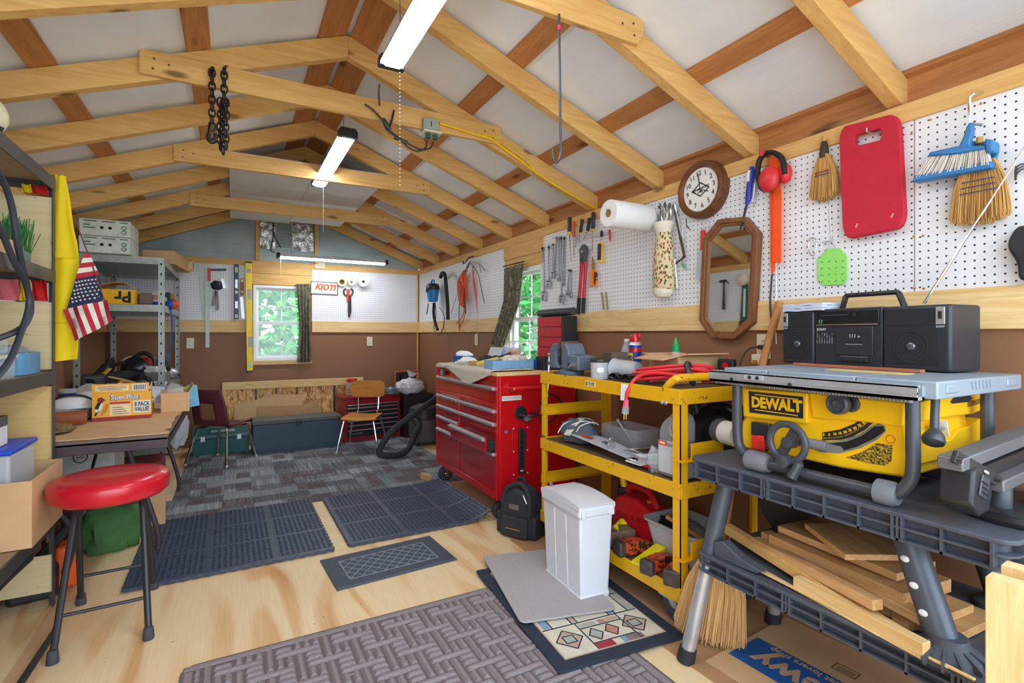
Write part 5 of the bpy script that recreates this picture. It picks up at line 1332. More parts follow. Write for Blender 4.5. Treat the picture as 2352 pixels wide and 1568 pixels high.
t = mk('white_carton', 'white carton with a slate blue top resting on the blue lid', 'carton', (-.87, 2.72, .776)); MB().box(-.07, .07, -.08, .08, 0, .075).build('carton_wall', PAPER, t, bevel=.002); MB().box(-.071, .071, -.081, .081, .076, .115).build('top_band', mat('slate', (70, 84, 98), .5), t, bevel=.002)
# chain saw like tool on the floor behind the shelving
t = mk('hedge_tool', 'orange and black power tool with a tube handle on the floor by the shelving', 'power tool', (-.80, 3.16, 0), R(10))
MB().box(-.10, .08, -.09, .09, 0, .16).build('motor_body', BLACK, t, bevel=.02, seg=3); MB().box(.06, .15, -.06, .06, .02, .22).build('orange_cover', ORANGE, t, bevel=.02, seg=3)
MB().tube(spline([(.10, -.08, .10), (.13, -.08, .25), (.08, -.06, .37), (-.04, 0, .40), (-.10, .06, .30), (-.10, .08, .15)], 5), .014, 8).build('tube_handle', BLACK, t)
MB().tube(spline([(-.02, -.08, .16), (.10, -.08, .30), (.12, -.02, .33)], 5), .02, 8).build('rear_handle', RUBBER, t)
t = mk('vacuum_hose', 'thick black hose end lying inside the low part of the black shelving', 'hose', (-.83, 2.5, .10)); MB().tube(spline([(-.1, -.25, .02), (-.02, -.05, .10), (.06, .12, .19), (.09, .28, .21)], 6), .028, 10).build('hose', RUBBER, t)
sheet('floor_cardboard', 'brown cardboard sheet on the floor in front of the black shelving', 'cardboard', [(-.70, 1.2, .002), (-.52, 1.2, .002), (-.66, 2.96, .002), (-.70, 2.96, .002)], .003, CARD)
t = mk('black_stick', 'black bar lying on the floor in front of the stool', 'bar', onZ(95, 1500, .012)); a_, c_ = onZ(132, 1440, .012) - t.location, onZ(20, 1610, .012) - t.location
MB().tube([a_, c_], .012, 8).build('bar', BLACK, t)
# hanging hoses
t = mk('air_hose', 'dark blue black hose hanging in loops from the black shelving', 'hose', onX(30, 640, -.672)); o0 = Vector(t.location)
HB = mat('hose_navy', (52, 58, 70), .5)
for k, pts in enumerate(([(-40, 340), (2, 405), (26, 470), (40, 560), (58, 640), (71, 705), (60, 742), (30, 764), (-30, 785)], [(-40, 470), (0, 525), (30, 595), (60, 655), (66, 705), (46, 770), (22, 828), (-20, 880)])):
    MB().tube(spline([onX(p[0], p[1], -.672 + .018 * k) - o0 for p in pts], 6), .0105, 8).build('loop', HB, t)

# yellow cloth and flag
YC = mat('yellow_cloth', (246, 216, 8), .75, var=.04)
t = mk('yellow_tape', 'long bright yellow plastic tape hanging folded from the black shelving', 'tape', onY(140, 410, 3.06)); o0 = Vector(t.location)
def drape(pL, pR, Y, amp, seed):
    L = spline([onY(x, y, Y) - o0 for x, y in pL], 5); Rr = spline([onY(x, y, Y) - o0 for x, y in pR], 5)
    def fn(u, v):
        k = u * (len(L) - 1); i = min(int(k), len(L) - 2); f = k - i; j = u * (len(Rr) - 1); m_ = min(int(j), len(Rr) - 2); g = j - m_
        q = L[i].lerp(L[i + 1], f).lerp(Rr[m_].lerp(Rr[m_ + 1], g), v); q = q.copy(); q.y += amp * math.sin(v * 7 + seed + u * 2) ; return q
    return fn
MB().surf(drape([(127, 400), (126, 450), (124, 520), (121, 590), (117, 740)], [(150, 404), (160, 460), (168, 520), (180, 592), (176, 740)], 3.06, .008, 0), 24, 10, .002).build('upper_fold', YC, t, smooth=80)
MB().surf(drape([(122, 700), (123, 770), (127, 830)], [(178, 700), (180, 780), (178, 824)], 3.075, .006, 2), 14, 10, .002).build('lower_fold', YC, t, smooth=80)
MB().surf(drape([(126, 404), (122, 500), (121, 592)], [(150, 404), (158, 500), (180, 592)], 3.045, .006, 1), 14, 8, .002).build('front_fold', YC, t, smooth=80)
t = mk('small_flag', 'small stars and stripes flag on a thin stick hanging beside the yellow tape', 'flag', onY(203, 580, 3.02)); o0 = Vector(t.location)
FR, FW, FN_ = mat('flag_red', (186, 38, 56), .8), mat('flag_white', (234, 228, 216), .8), mat('flag_navy', (40, 46, 82), .8)
def FP(px, py, d=0): q = onY(px, py, 3.02) - o0; q.y += d; return q
def lerp2(a, b_, k): return (a[0] + (b_[0] - a[0]) * k, a[1] + (b_[1] - a[1]) * k)
def wob(p): return .012 * math.sin(p[0] * .09) + .006 * math.sin(p[1] * .06)
b = MB()
def fquad(q, k, d=0):
    b.mt(k); n = 6
    L = [lerp2(q[0], q[3], i / n) for i in range(n + 1)]; Rr = [lerp2(q[1], q[2], i / n) for i in range(n + 1)]
    for i in range(n):
        c = [L[i], Rr[i], Rr[i + 1], L[i + 1]]; b.add([FP(*p, wob(p) + d) for p in c] + [FP(*p, wob(p) + d + .0015) for p in c], [(0, 1, 2, 3), (7, 6, 5, 4), (0, 4, 5, 1), (2, 6, 7, 3), (1, 5, 6, 2), (0, 3, 7, 4)])
N = 9
for i in range(N):
    fquad((lerp2((144, 711), (247, 688), i / N), lerp2((144, 711), (247, 688), (i + 1) / N), lerp2((172, 783), (259, 737), (i + 1) / N), lerp2((172, 783), (259, 737), i / N)), i % 2)
fquad((( 172, 640), (227, 630), (236, 691), (153, 708)), 2)
for i in range(5):
    a, c = i / 5, (i + 1) / 5
    fquad((lerp2((198, 582), (172, 640), a), lerp2((206, 582), (227, 630), a), lerp2((206, 582), (227, 630), c), lerp2((198, 582), (172, 640), c)), (i + 0) % 2)
b.build('cloth', [FR, FW, FN_], t, smooth=60)
b = MB()
for i in range(6):
    for j in range(7):
        p = lerp2(lerp2((174, 645), (226, 636), (j + .5 * (i % 2) + .2) / 7.3), lerp2((158, 700), (234, 686), (j + .5 * (i % 2) + .2) / 7.3), (i + .4) / 6)
        q = FP(*p, wob(p) - .0015)
        pts = []
        for k in range(10): r = .006 if k % 2 == 0 else .0026; pts.append((q.x + r * math.sin(k * PI / 5), q.z + r * math.cos(k * PI / 5)))
        b.prism(pts, q.y - .0006, q.y, 'y')
b.build('stars', FW, t, smooth=0)
MB().tube([FP(168, 495, .0), FP(204, 586, .0), FP(240, 690, .004)], .003, 6).build('stick', WALNUT[0], t)

# ================================================================ GALVANIZED SHELVING IN THE CORNER
GALV = mat('galvanized', (164, 170, 166), .45, .55, var=.14, vs=25)
t = thing('steel_shelving', 'galvanized steel shelving in the far corner', 'shelving', (-.77, 5.67, 0))
hx, hy = .285, .69
for sx in (-1, 1):
    for sy in (-1, 1):
        x, y = sx * hx, sy * hy
        b = MB(); b.box(min(x, x - sx * .04), max(x, x - sx * .04), y - .0015, y + .0015, 0, 1.83); b.box(x - .0015, x + .0015, min(y, y - sy * .04), max(y, y - sy * .04), 0, 1.83)
        p = b.build('post', GALV, t)
        b = MB()
        for k in range(22): b.bx((x - sx * .02, y - sy * .0002, .1 + k * .08), (.010, .0045, .018))
        b.build('key_slots', DARK, p)
for z in (1.83, 1.45, .78, .30):
    MB().box(-hx + .003, hx - .003, -hy + .003, hy - .003, z - .012, z).build('shelf_board', GALV, t)
    for s in (-1, 1):
        MB().box(s * hx - .002, s * hx + .002, -hy, hy, z - .055, z + .002).build('side_beam', GALV, t, bevel=.001)
        MB().box(-hx, hx, s * hy - .002, s * hy + .002, z - .055, z + .002).build('end_beam', GALV, t, bevel=.001)
PC = mat('carton_white', (216, 226, 218), .7)
PG = mat('print_green', (70, 110, 96), .8)
for k, (lab, z) in enumerate((('white produce carton with dark holes, lower of the stacked pair', 1.834), ('white produce carton with dark holes, upper of the stacked pair', 1.962))):
    t = thing('produce_carton', lab, 'carton', (-.85, 5.10, z), 0, 'white cartons on the steel shelving')
    MB().box(-.155, .155, -.2, .2, 0, .124).build('carton_wall', PC, t, bevel=.003)
    MB().box(-.157, .157, -.202, .202, .085, .12).build('lid_band', PC, t, bevel=.003)
    for x in (-.02, .03): MB().cyl((x, -.2035, .062), (x, -.199, .062), .011, n=14).build('hand_hole', DARK, t)
    b = MB()
    for x0, x1, z0 in ((-.13, -.05, .105), (-.02, .06, .105), (.09, .14, .105), (-.13, -.06, .055), (-.13, -.09, .075)): b.box(x0, x1, -.2035, -.2, z0, z0 + .007)
    for q in (0, 1): b.ring_prism(circ(.115, .035 + q * .035, .016, 14), circ(.115, .035 + q * .035, .011, 14), -.2035, -.2)
    b.build('printing', PG, t)
t = thing('mailing_box', 'long brown mailing box with a pale roll sticking out on the steel shelving', 'box', (-.53, 5.75, 1.834), R(-6)); MB().box(-.12, .12, -.35, .35, 0, .115).build('box_wall', CARD, t, bevel=.004); MB().lathe([(.03, -.05), (.055, -.05), (.055, .02), (.03, .02)], 18, c=(.135, .3, .065), axis='x').build('roll_end', mat('roll_pale', (226, 204, 160), .7), t)
t = thing('yellow_carton', 'yellow carton with black lettering lying upside down on the second shelf', 'carton', (-.80, 5.12, 1.453), 0); MB().box(-.12, .12, -.12, .12, 0, .115).build('carton_wall', mat('carton_yellow', (246, 184, 12), .6), t, bevel=.003)
text('lettering', 'Pr', .12, INK, t, (.045, -.1215, .06), (R(90), R(180), 0), off=.004); MB().surf(lambda u, v: (-.13 + .26 * u, -.13 + .24 * v, .12 + .05 * math.sin(u * 3) + .012 * noise.noise((u * 5, v * 5, 3))), 14, 10, .003).build('kraft_paper', CARD, t)
t = thing('gray_block', 'gray brown rounded block beside the yellow carton', 'block', (-.63, 5.18, 1.453), R(10)); MB().box(-.05, .05, -.06, .06, 0, .10).build('block', mat('block_gray', (132, 118, 108), .8), t, bevel=.02, seg=3)
t = thing('paper_cup', 'white tub with a blue base on the second shelf', 'cup', (-.545, 5.16, 1.453)); MB().lathe([(.036, 0), (.04, .03)], 20).build('blue_base', mat('cup_blue', (44, 72, 176), .5), t); MB().lathe([(.04, .031), (.05, .11), (.053, .112), (.053, .118), (0, .118)], 20).build('tub_wall', WHITE, t); MB().lathe([(.0435, .05), (.0475, .085)], 20).build('print_band', mat('cup_print', (206, 150, 130), .6, var=.4, vs=60), t)
t = thing('green_carton', 'dark green carton behind the corner post on the second shelf', 'carton', (-.56, 5.75, 1.453)); MB().box(-.07, .05, -.06, .06, 0, .15).build('carton_wall', mat('carton_green', (26, 64, 48), .5), t, bevel=.003); MB().cyl((0.0, -.062, .08), (0.0, -.059, .08), .03, n=16).build('round_emblem', PAPER, t)
t = thing('bicycle_horn', 'red and blue ball with a blue cord tied to the corner post', 'ball', onX(398, 699, -.455)); MB().ball((0, 0, 0), .045, 18, 10).build('red_half', mat('ball_red', (232, 78, 40), .5), t); MB().ball((-.020, -.012, 0), .041, 16, 10).build('blue_half', BLUE, t)
MB().tube(spline([(-.02, 0, -.03), (-.01, .02, -.15), (-.02, .03, -.3), (-.05, .03, -.5)], 5), .007, 6).build('cord', mat('cord_blue', (44, 110, 206), .5), t)
t = thing('twine_roll', 'upright tan roll of twine on the second shelf by the end wall', 'roll', (-.545, 6.20, 1.453)); MB().lathe([(.012, 0), (.03, .002), (.033, .06), (.03, .17), (.012, .172)], 16).build('twine', mat('twine', (206, 132, 70), .9, bump=.5, bs=200), t)
# heap of tools on the waist-high shelf
def blob(name, lab, cat, loc, r, m, seed, amp=.35, rz=0, extra=None):
    t = thing(name, lab, cat, loc, rz); MB().ball((0, 0, r[2] * .8), r, 16, 10, amp, seed, 3, flat=r[2] * .8).build('body', m, t); return t
z8 = .783
t = thing('angle_grinder', 'black angle grinder with a yellow stripe in the tool heap', 'power tool', (-.93, 5.16, z8), R(75)); MB().tube([(-.16, 0, .05), (0, 0, .10), (.10, 0, .16)], [.04, .045, .04], 12).build('motor_body', BLACK, t); MB().beam((-.12, -.043, .08), (.06, -.043, .155), .006, .03, (0, 1, 0)).build('yellow_stripe', YEL, t); MB().lathe([(0, -.02), (.06, -.02), (.06, .0), (0, 0)], 18, c=(.14, 0, .18), axis='y').build('disc_guard', DSTEEL, t); MB().tube([(.1, 0, .17), (.12, -.12, .2)], .015, 8).build('side_handle', BLACK, t)
t = thing('circular_saw', 'black circular saw in the middle of the tool heap', 'power tool', (-.74, 5.46, z8), R(-15)); MB().lathe([(0, -.03), (.10, -.03), (.11, 0), (.10, .03), (0, .03)], 24, c=(0, 0, .13), axis='y').build('blade_guard', BLK2, t); MB().ball((.05, -.08, .14), (.08, .06, .06), 14, 9).build('motor', DSTEEL, t); MB().tube(spline([(-.02, 0, .22), (.06, 0, .27), (.14, 0, .22), (.15, 0, .14)], 5), .018, 8).build('handle', BLACK, t); MB().box(-.14, .16, -.07, .07, .0, .008).build('base_plate', STEEL, t)
t = thing('red_case', 'red plastic case standing behind the tool heap', 'case', (-.74, 5.70, z8), R(-10)); MB().box(-.10, .09, -.03, .05, 0, .22).build('shell', mat('case_red', (206, 34, 34), .4), t, bevel=.01); MB().tube(spline([(-.14, -.04, .17), (-.08, -.06, .22), (0, -.05, .23)], 4), .010, 8).build('pale_handle', CREAM, t)
t = thing('drawer_bin', 'gray ribbed bin with white rags at the post end of the tool heap', 'bin', (-.575, 5.28, z8), R(-8)); MB().box(-.09, .09, -.08, .08, 0, .11).build('bin_wall', mat('bin_gray', (120, 122, 122), .5), t, bevel=.008); MB().ball((0, 0, .12), (.085, .075, .04), 14, 8, .5, 14, 3).build('rag', PAPER, t)
blob('power_cord_heap', 'heap of black cords and tools behind the suet box', 'cords', (-.66, 5.13, z8), (.07, .07, .06), BLK2, 41, .5)
t = thing('steel_iron', 'silver appliance with a black cord on the shelf behind the corner post', 'appliance', (-.56, 6.0, z8), R(20)); MB().ball((0, 0, .05), (.10, .06, .06), 16, 9, flat=.05).build('shell', STEEL, t); MB().tube(spline([(.06, 0, .08), (.10, -.04, .02), (.06, -.10, .01), (.0, -.12, .01)], 4), .006, 6).build('cord', BLACK, t)

def heap(name, lab, cat, loc, rz, parts):
    t = thing(name, lab, cat, loc, rz)
    for n_, m, f in parts: f(MB()).build(n_, m, t, bevel=.004)
heap('nail_gun', 'black nail gun lying on top of the tool heap', 'power tool', (-.79, 5.19, z8 + .05), R(20), (('body', BLK2, lambda b: b.prism([(-.12, 0), (.1, 0), (.12, .06), (.04, .09), (-.12, .07)], -.03, .03)), ('grip', BLACK, lambda b: b.tube([(.05, 0, .05), (.09, 0, -.08)], .02, 10)), ('magazine', DSTEEL, lambda b: b.bx((-.02, 0, -.03), (.18, .02, .03), (0, .2, 0)))))
heap('jigsaw', 'dark jigsaw with a gray foot beside the red case', 'power tool', (-.56, 5.60, z8), R(60), (('body', BLK2, lambda b: b.ball((0, 0, .12), (.10, .04, .06))), ('handle', BLACK, lambda b: b.tube(spline([(-.08, 0, .15), (0, 0, .21), (.08, 0, .14)], 4), .016, 8)), ('foot', STEEL, lambda b: b.box(-.06, .06, -.03, .03, 0, .01))))
heap('tape_measure', 'yellow tape measure at the foot of the tool heap', 'tape measure', (-.76, 5.05, z8), R(20), (('case', YEL, lambda b: b.prism(rrect(-.035, .035, 0, .065, .015), -.02, .02)), ('band', BLACK, lambda b: b.prism(rrect(-.02, .02, .012, .05, .01), -.0215, .0215))))
heap('pine_stick', 'pale wooden stick lying across the tool heap', 'stick', (-.72, 5.02, z8 + .06), R(-20), (('slat', PINEW[0], lambda b: b.bx((0, 0, 0), (.30, .03, .012), (0, .25, 0))),))
heap('battery_charger', 'black charger with gray vents at the wall side of the tool heap', 'charger', (-.95, 5.06, z8), R(10), (('case', BLACK, lambda b: b.box(-.07, .07, -.05, .05, 0, .12)), ('vents', DSTEEL, lambda b: [b.box(-.05, .05, -.052, -.049, .03 + i * .02, .04 + i * .02) for i in range(4)] and b)))
heap('manual_stack', 'small stack of pale booklets at the corner post', 'booklets', (-.555, 5.08, z8), R(12), (('covers', PAPER, lambda b: [b.bx((0, 0, .01 + .014 * i), (.14, .10, .012), (0, 0, .12 * i)) for i in range(3)] and b),))
# ================================================================ FOLDING TABLE
BRN = mat('table_brown', (72, 58, 62), .5, var=.08)
t = thing('folding_table', 'brown folding table covered with torn cardboard along the shelving wall', 'table', (-.665, 3.95, 0))
MB().box(-.385, .385, -.905, .905, .695, .722).build('tabletop', mat('table_top', (110, 92, 84), .6), t, bevel=.004)
b = MB()
for (x0, x1, y0, y1) in ((-.385, .385, -.905, -.885), (-.385, .385, .885, .905), (.365, .385, -.885, .885), (-.385, -.365, -.885, .885)): b.box(x0, x1, y0, y1, .655, .71)
b.build('apron', BRN, t, bevel=.003)
for y in (-.50, .74):
    for s in (-1, 1):
        MB().tube(spline([(s * .13, y, .69), (s * .16, y, .60), (s * .29, y, .16), (s * .30, y, .021 if y < 0 < s else 0)], 4), .014, 10).build('leg', BRN, t)
    MB().tube([(-.25, y, .30), (.25, y, .30)], .010, 8).build('leg_brace', BRN, t)
    MB().tube([(0, y, .45), (0, y + (.35 if y < 0 else -.35), .68)], .008, 8).build('folding_brace', DSTEEL, t)
rg = random.Random(2)
edge = [(.375 + rg.uniform(-.02, .012), -.90 + 1.42 * i / 30) for i in range(31)]
pts = [(-.38, -.90)] + [(-.38 + .755 * i / 20, -.90 + rg.uniform(-.006, .012)) for i in range(1, 20)] + edge + [(.2, .60), (-.1, .56), (-.38, .62)]
o = MB().prism(pts, 0, .006, 'z').build('cardboard_cover', CARD, None, (-.665, 3.95, .7235), smooth=0); tag(o, 'torn brown cardboard sheet covering the folding table', 'cardboard')
ZTB = .7305
# suet carton
t = thing('suet_carton', 'orange yellow printed carton with a bird picture on the folding table', 'carton', (-.557, 3.70, ZTB), R(4))
SO = mat('carton_orange', (250, 178, 40), .5, var=.1, vs=10)
MB().box(-.135, .135, -.075, .075, 0, .155).build('carton_wall', SO, t, bevel=.002)
MB().box(-.135, .125, -.075, -.071, .155, .206).build('front_flap', SO, t); MB().box(.131, .135, -.07, .07, .155, .20).build('side_flap', CARD, t)
MB().box(-.1355, .1355, -.0757, .0757, .0, .020).build('red_base_band', mat('band_red', (178, 34, 40), .5), t)
y = -.0757
for z, s, body, c in ((.128, .042, 'Suet Plus', PAPER), (.083, .036, '8 PACK', INK), (.054, .036, 'VALUE!', INK)):
    if body == 'Suet Plus': text('lettering', body, s, mat('outline_slate', (60, 74, 96), .6), t, (.012, y + .0004, z - .001), off=.0022, sx=.88)
    text('lettering', body, s * (.95 if body == 'Suet Plus' else .95), c, t, (.012 if body == 'Suet Plus' else .092, y - .0006, z), off=.0009, sx=.88 if body == 'Suet Plus' else .62)
MB().box(.05, .132, y - .0002, y + .001, .034, .104).build('pale_panel', PAPER, t); MB().box(-.055, .04, y - .0002, y + .001, .026, .088).build('pale_panel', mat('panel_cream', (250, 226, 176), .6), t)
MB().box(-.055, .035, y - .0006, y + .001, .092, .102).build('red_pill', mat('band_red', (178, 34, 40), .5), t); MB().box(-.12, .03, y - .0002, y + .001, .165, .197).build('pale_panel', mat('panel_cream', (250, 226, 176), .6), t)
b = MB()
for k in range(3): b.box(-.11 + .01 * (k == 0), .02 - .02 * (k == 0), y - .0008, y, .171 + k * .009, .174 + k * .009)
for k in range(4): b.box(-.045, .032 - .01 * k, y - .0008, y, .034 + k * .012, .037 + k * .012)
for k in range(14): b.box(-.13 + .018 * k, -.12 + .018 * k, y - .0008, y, .006, .013)
b.build('small_print', mat('print_cream', (120, 70, 50), .6), t)
MB().box(.045, .113, y - .0004, y + .001, .163, .200).build('bar_code_panel', PAPER, t)
b = MB()
for k in range(18): b.box(.050 + k * .0033, .0505 + k * .0033 + .0012 * (k % 3), y - .0009, y, .167, .196)
b.build('bars', INK, t)
# woodpecker
b = MB()
b.mt(0).prism([(-.118, .05), (-.125, .03), (-.117, .03), (-.105, .055), (-.09, .075), (-.088, .105), (-.10, .115), (-.112, .10), (-.122, .075)], y - .0010, y)
b.mt(1).prism([(-.098, .055), (-.090, .075), (-.087, .10), (-.094, .10), (-.104, .075), (-.108, .06)], y - .0014, y - .001); b.mt(1).prism([(-.118, .05), (-.106, .052), (-.110, .068), (-.121, .066)], y - .0014, y - .001)
b.mt(2).prism(circ(-.096, .117, .015, 14), y - .0012, y); b.mt(0).prism([(-.083, .119), (-.068, .117), (-.083, .113)], y - .0012, y)
b.mt(3).prism([(-.085, .035), (-.07, .05), (-.06, .085), (-.068, .10), (-.08, .08), (-.1, .03)], y - .0008, y)
b.build('bird_picture', [INK, PAPER, mat('bird_red', (134, 26, 34), .6), mat('branch', (206, 136, 50), .6)], t)
# other things on the table
t = open_box('small_open_carton', 'small open brown carton beside the printed orange carton', (-.325, 3.93, ZTB), R(6), .075, .11, .12, (('r', 60, .05),))
MB().ball((0, 0, .12), (.06, .085, .05), 14, 8, .4, 7, 3).build('clear_film', CLEAR, t)
t = mk('wash_brush', 'bright yellow bristle brush at the far end of the table', 'brush', (-.32, 4.60, ZTB + .02), R(70)); MB().box(-.14, .14, -.03, .03, .0, .02).build('brush_back', BLACK, t, bevel=.006)
rg = random.Random(8); b = MB()
for k in range(260): x, yy = rg.uniform(-.135, .135), rg.uniform(-.025, .025); b.tube([(x, yy, .02), (x * 1.03, yy * 1.3, .062)], .0022, 3)
b.build('bristles', mat('bristle_yellow', (232, 226, 50), .6), t)
sheet('blue_card', 'light blue card leaning against the small open carton', 'card', [(-.25, 4.02, ZTB), (-.20, 4.10, ZTB), (-.215, 4.10, ZTB + .14), (-.265, 4.02, ZTB + .15)], .003, mat('card_blue', (124, 196, 226), .6))
t = mk('white_tray', 'white plastic tray propped behind the printed carton', 'tray', (-.52, 4.02, ZTB + .10)); t.rotation_euler = (R(25), R(10), R(10)); b = MB(); b.ring_prism(rrect(-.13, .13, -.09, .09, .02), rrect(-.12, .12, -.08, .08, .018), 0, .02, 'z'); b.box(-.12, .12, -.08, .08, 0, .004); b.build('tray_wall', mat('tray_pale', (206, 216, 232), .4), t, bevel=.002)
t = mk('tray_block', 'brown carton propping the white plastic tray', 'carton', (-.55, 4.05, ZTB), R(5)); MB().box(-.10, .10, -.07, .08, 0, .085).build('carton_wall', CARDD, t, bevel=.003)
FURB = mat('fur_brown', (132, 104, 70), .95, bump=1.0, bs=120, var=.3, vs=30)
t = mk('fur_hide', 'piece of brown fur lying on the near corner of the table', 'fur', (-.86, 3.30, ZTB)); rg = random.Random(12)
MB().ball((0, 0, .018), (.17, .13, .022), 26, 10, .35, 3, 4).build('hide', FURB, t)
b = MB()
for k in range(500):
    a, r = rg.uniform(0, 2 * PI), math.sqrt(rg.uniform(0, 1)); x, yy = .155 * r * math.cos(a), .12 * r * math.sin(a); z = .018 + .02 * math.sqrt(max(0, 1 - r * r)); b.tube([(x, yy, z), (x + .012, yy - .012, z + rg.uniform(.002, .014))], .0012, 3)
b.build('guard_hairs', mat('fur_tip', (196, 170, 126), .9), t)
t = mk('leather_roll', 'roll of rust brown leather behind the fur', 'leather', (-.83, 3.52, ZTB), R(8))
sp_ = [((.012 + .0016 * k) * math.cos(k * .55), .042 + (.012 + .0016 * k) * math.sin(k * .55)) for k in range(20)]
b = MB(); b.surf(lambda u, v: (-.16 + .30 * v, sp_[min(19, int(u * 19 + .001))][0], sp_[min(19, int(u * 19 + .001))][1]), 19, 2, .002); b.build('leather', mat('leather_rust', (150, 86, 52), .6), t, smooth=70)
t = mk('white_mask', 'white domed face shield lying behind the leather roll', 'mask', (-.80, 3.78, ZTB)); MB().ball((0, 0, .06), (.13, .10, .075), 22, 12, flat=.06).build('dome', WHITE, t); MB().surf(lambda u, v: (-.135 + .27 * u, -.105 - .0 + .03 * (2 * u - 1) ** 2, .015 + .055 * v), 14, 4, .003).build('dark_visor', mat('visor', (70, 62, 64), .2), t); MB().tube(spline([(-.13, -.02, .05), (-.06, -.03, .13), (.06, -.03, .13), (.13, -.02, .05)], 5), .007, 6).build('head_strap', BLACK, t)
t = mk('white_helmet', 'small white domed cap behind the face shield', 'cap', (-.78, 4.10, ZTB)); MB().ball((0, 0, .06), (.11, .09, .07), 18, 10, flat=.06).build('dome', WHITE, t)
t = mk('foil_roll', 'silver gray wrapped bundle beside the leather roll', 'bundle', (-.87, 3.64, ZTB)); MB().tube([(-.14, 0, .04), (0, .01, .045), (.15, 0, .035)], [.03, .038, .03], 10).build('wrap', mat('foil_gray', (176, 184, 192), .35, .4, bump=.6, bs=40), t)
t = mk('tool_case', 'gray metal tool case at the wall side of the table', 'case', (-.90, 4.22, ZTB), R(12)); MB().box(-.13, .12, -.06, .06, 0, .07).build('case_wall', mat('case_steel', (150, 150, 148), .5, .3), t, bevel=.004); MB().ball((.05, -.02, .085), (.05, .03, .02), 12, 8, .3, 4).build('red_cap', mat('case_red', (206, 34, 34), .4), t)
t = mk('sanding_disc', 'pale gray sanding disc leaning against the tool heap', 'disc', (-.86, 4.48, ZTB + .075)); t.rotation_euler = (R(65), 0, R(20)); MB().lathe([(0, 0), (.075, 0), (.075, .006), (0, .006)], 28).build('disc', mat('disc_gray', (170, 166, 156), .8), t)
blob('drill', 'black cordless drill lying at the end of the table', 'power tool', (-.72, 4.55, ZTB), (.11, .06, .05), BLK2, 17, .4)
t = mk('heat_gun', 'black tool with pale cooling slots in front of the steel shelving', 'power tool', (-.64, 4.72, ZTB), R(40)); MB().tube([(-.12, 0, .06), (.02, 0, .08), (.12, 0, .10)], [.03, .05, .035], 12).build('barrel', BLK2, t); MB().tube([(-.02, 0, .07), (-.06, -.03, .0)], [.03, .026], 10).build('grip', BLACK, t)
for k in range(5): MB().lathe([(.045, 0), (.052, .004), (.045, .008)], 14, c=(-.03 + k * .022, 0, .075 + k * .003), axis='x').build('cooling_fin', STEEL, t)
t = mk('blue_tin', 'small blue tin with clear lid by the wall end of the table', 'tin', (-.95, 4.35, ZTB)); MB().lathe([(0, 0), (.045, 0), (.045, .10), (0, .10)], 18).build('tin_wall', mat('tin_blue', (44, 56, 170), .4), t); MB().lathe([(.047, .101), (.047, .125), (0, .13)], 18).build('lid', HAZE, t)

# under the table
t = mk('appliance_box', 'white appliance carton with a round symbol under the table', 'carton', (-.78, 3.99, 0)); MB().box(-.22, .16, -.16, .16, .0, .60).build('carton_wall', mat('carton_white2', (214, 220, 214), .7), t, bevel=.004)
b = MB(); b.ring_prism(circ(.0, .50, .035, 24), circ(.0, .50, .029, 24), -.1615, -.16); b.beam((-.02, -.1612, .48), (.02, -.1612, .52), .001, .004, (0, 1, 0)); b.box(-.02, .02, -.1615, -.16, .495, .499); b.build('round_symbol', mat('symbol_gray', (70, 74, 72), .7), t)
b = MB()
for k in range(3): b.box(-.18, .05, -.1615, -.16, .36 + k * .018, .368 + k * .018)
b.build('printing', mat('symbol_gray', (70, 74, 72), .7), t)
t = mk('red_crate', 'dark red box under the table behind the stool', 'box', (-.50, 4.28, .0)); MB().box(-.10, .08, -.12, .12, .0, .36).build('box_wall', mat('crate_red', (126, 36, 38), .6), t, bevel=.004); MB().box(-.101, .081, -.122, -.119, .12, .2).build('pale_label', PAPER, t)
t = mk('tall_carton', 'brown carton on the floor under the table edge', 'carton', (-.46, 3.98, .0), R(5)); MB().box(-.08, .08, -.09, .09, .0, .30).build('carton_wall', CARD, t, bevel=.003)
t = mk('green_bag', 'dark green cloth bag slumped on the floor behind the stool', 'bag', (-.60, 3.64, 0), R(10)); MB().ball((0, 0, .12), (.15, .12, .17), 24, 14, .30, 13, 2.2, flat=.12).build('bag_body', mat('bag_green', (74, 122, 68), .85, bump=.3, bs=80), t)
MB().tube(spline([(-.06, -.02, .26), (-.02, -.04, .34), (.05, -.03, .34), (.08, -.02, .24)], 4), .010, 8).build('carry_handle', mat('bag_green', (74, 122, 68), .85), t)
t = mk('plastic_bag', 'crumpled clear plastic bag hanging at the end of the table', 'bag', (-.39, 4.92, .58)); MB().ball((0, 0, -.12), (.075, .07, .14), 20, 12, .4, 22, 3).build('film', HAZE, t); MB().tube([(0, 0, .03), (0, 0, .09)], [.03, .012], 8).build('knot', HAZE, t)
t = mk('dark_tool_box', 'dark red and black case on the floor under the table by the wall', 'case', (-.90, 3.64, 0)); MB().box(-.14, .10, -.12, .12, 0, .30).build('case_wall', mat('case_maroon', (92, 36, 42), .5), t, bevel=.006); b = MB()
for k in range(4): b.box(-.12 + k * .055, -.085 + k * .055, -.123, -.119, .05, .25)
b.build('pale_stripes', mat('stripe_pale', (170, 150, 140), .6), t)

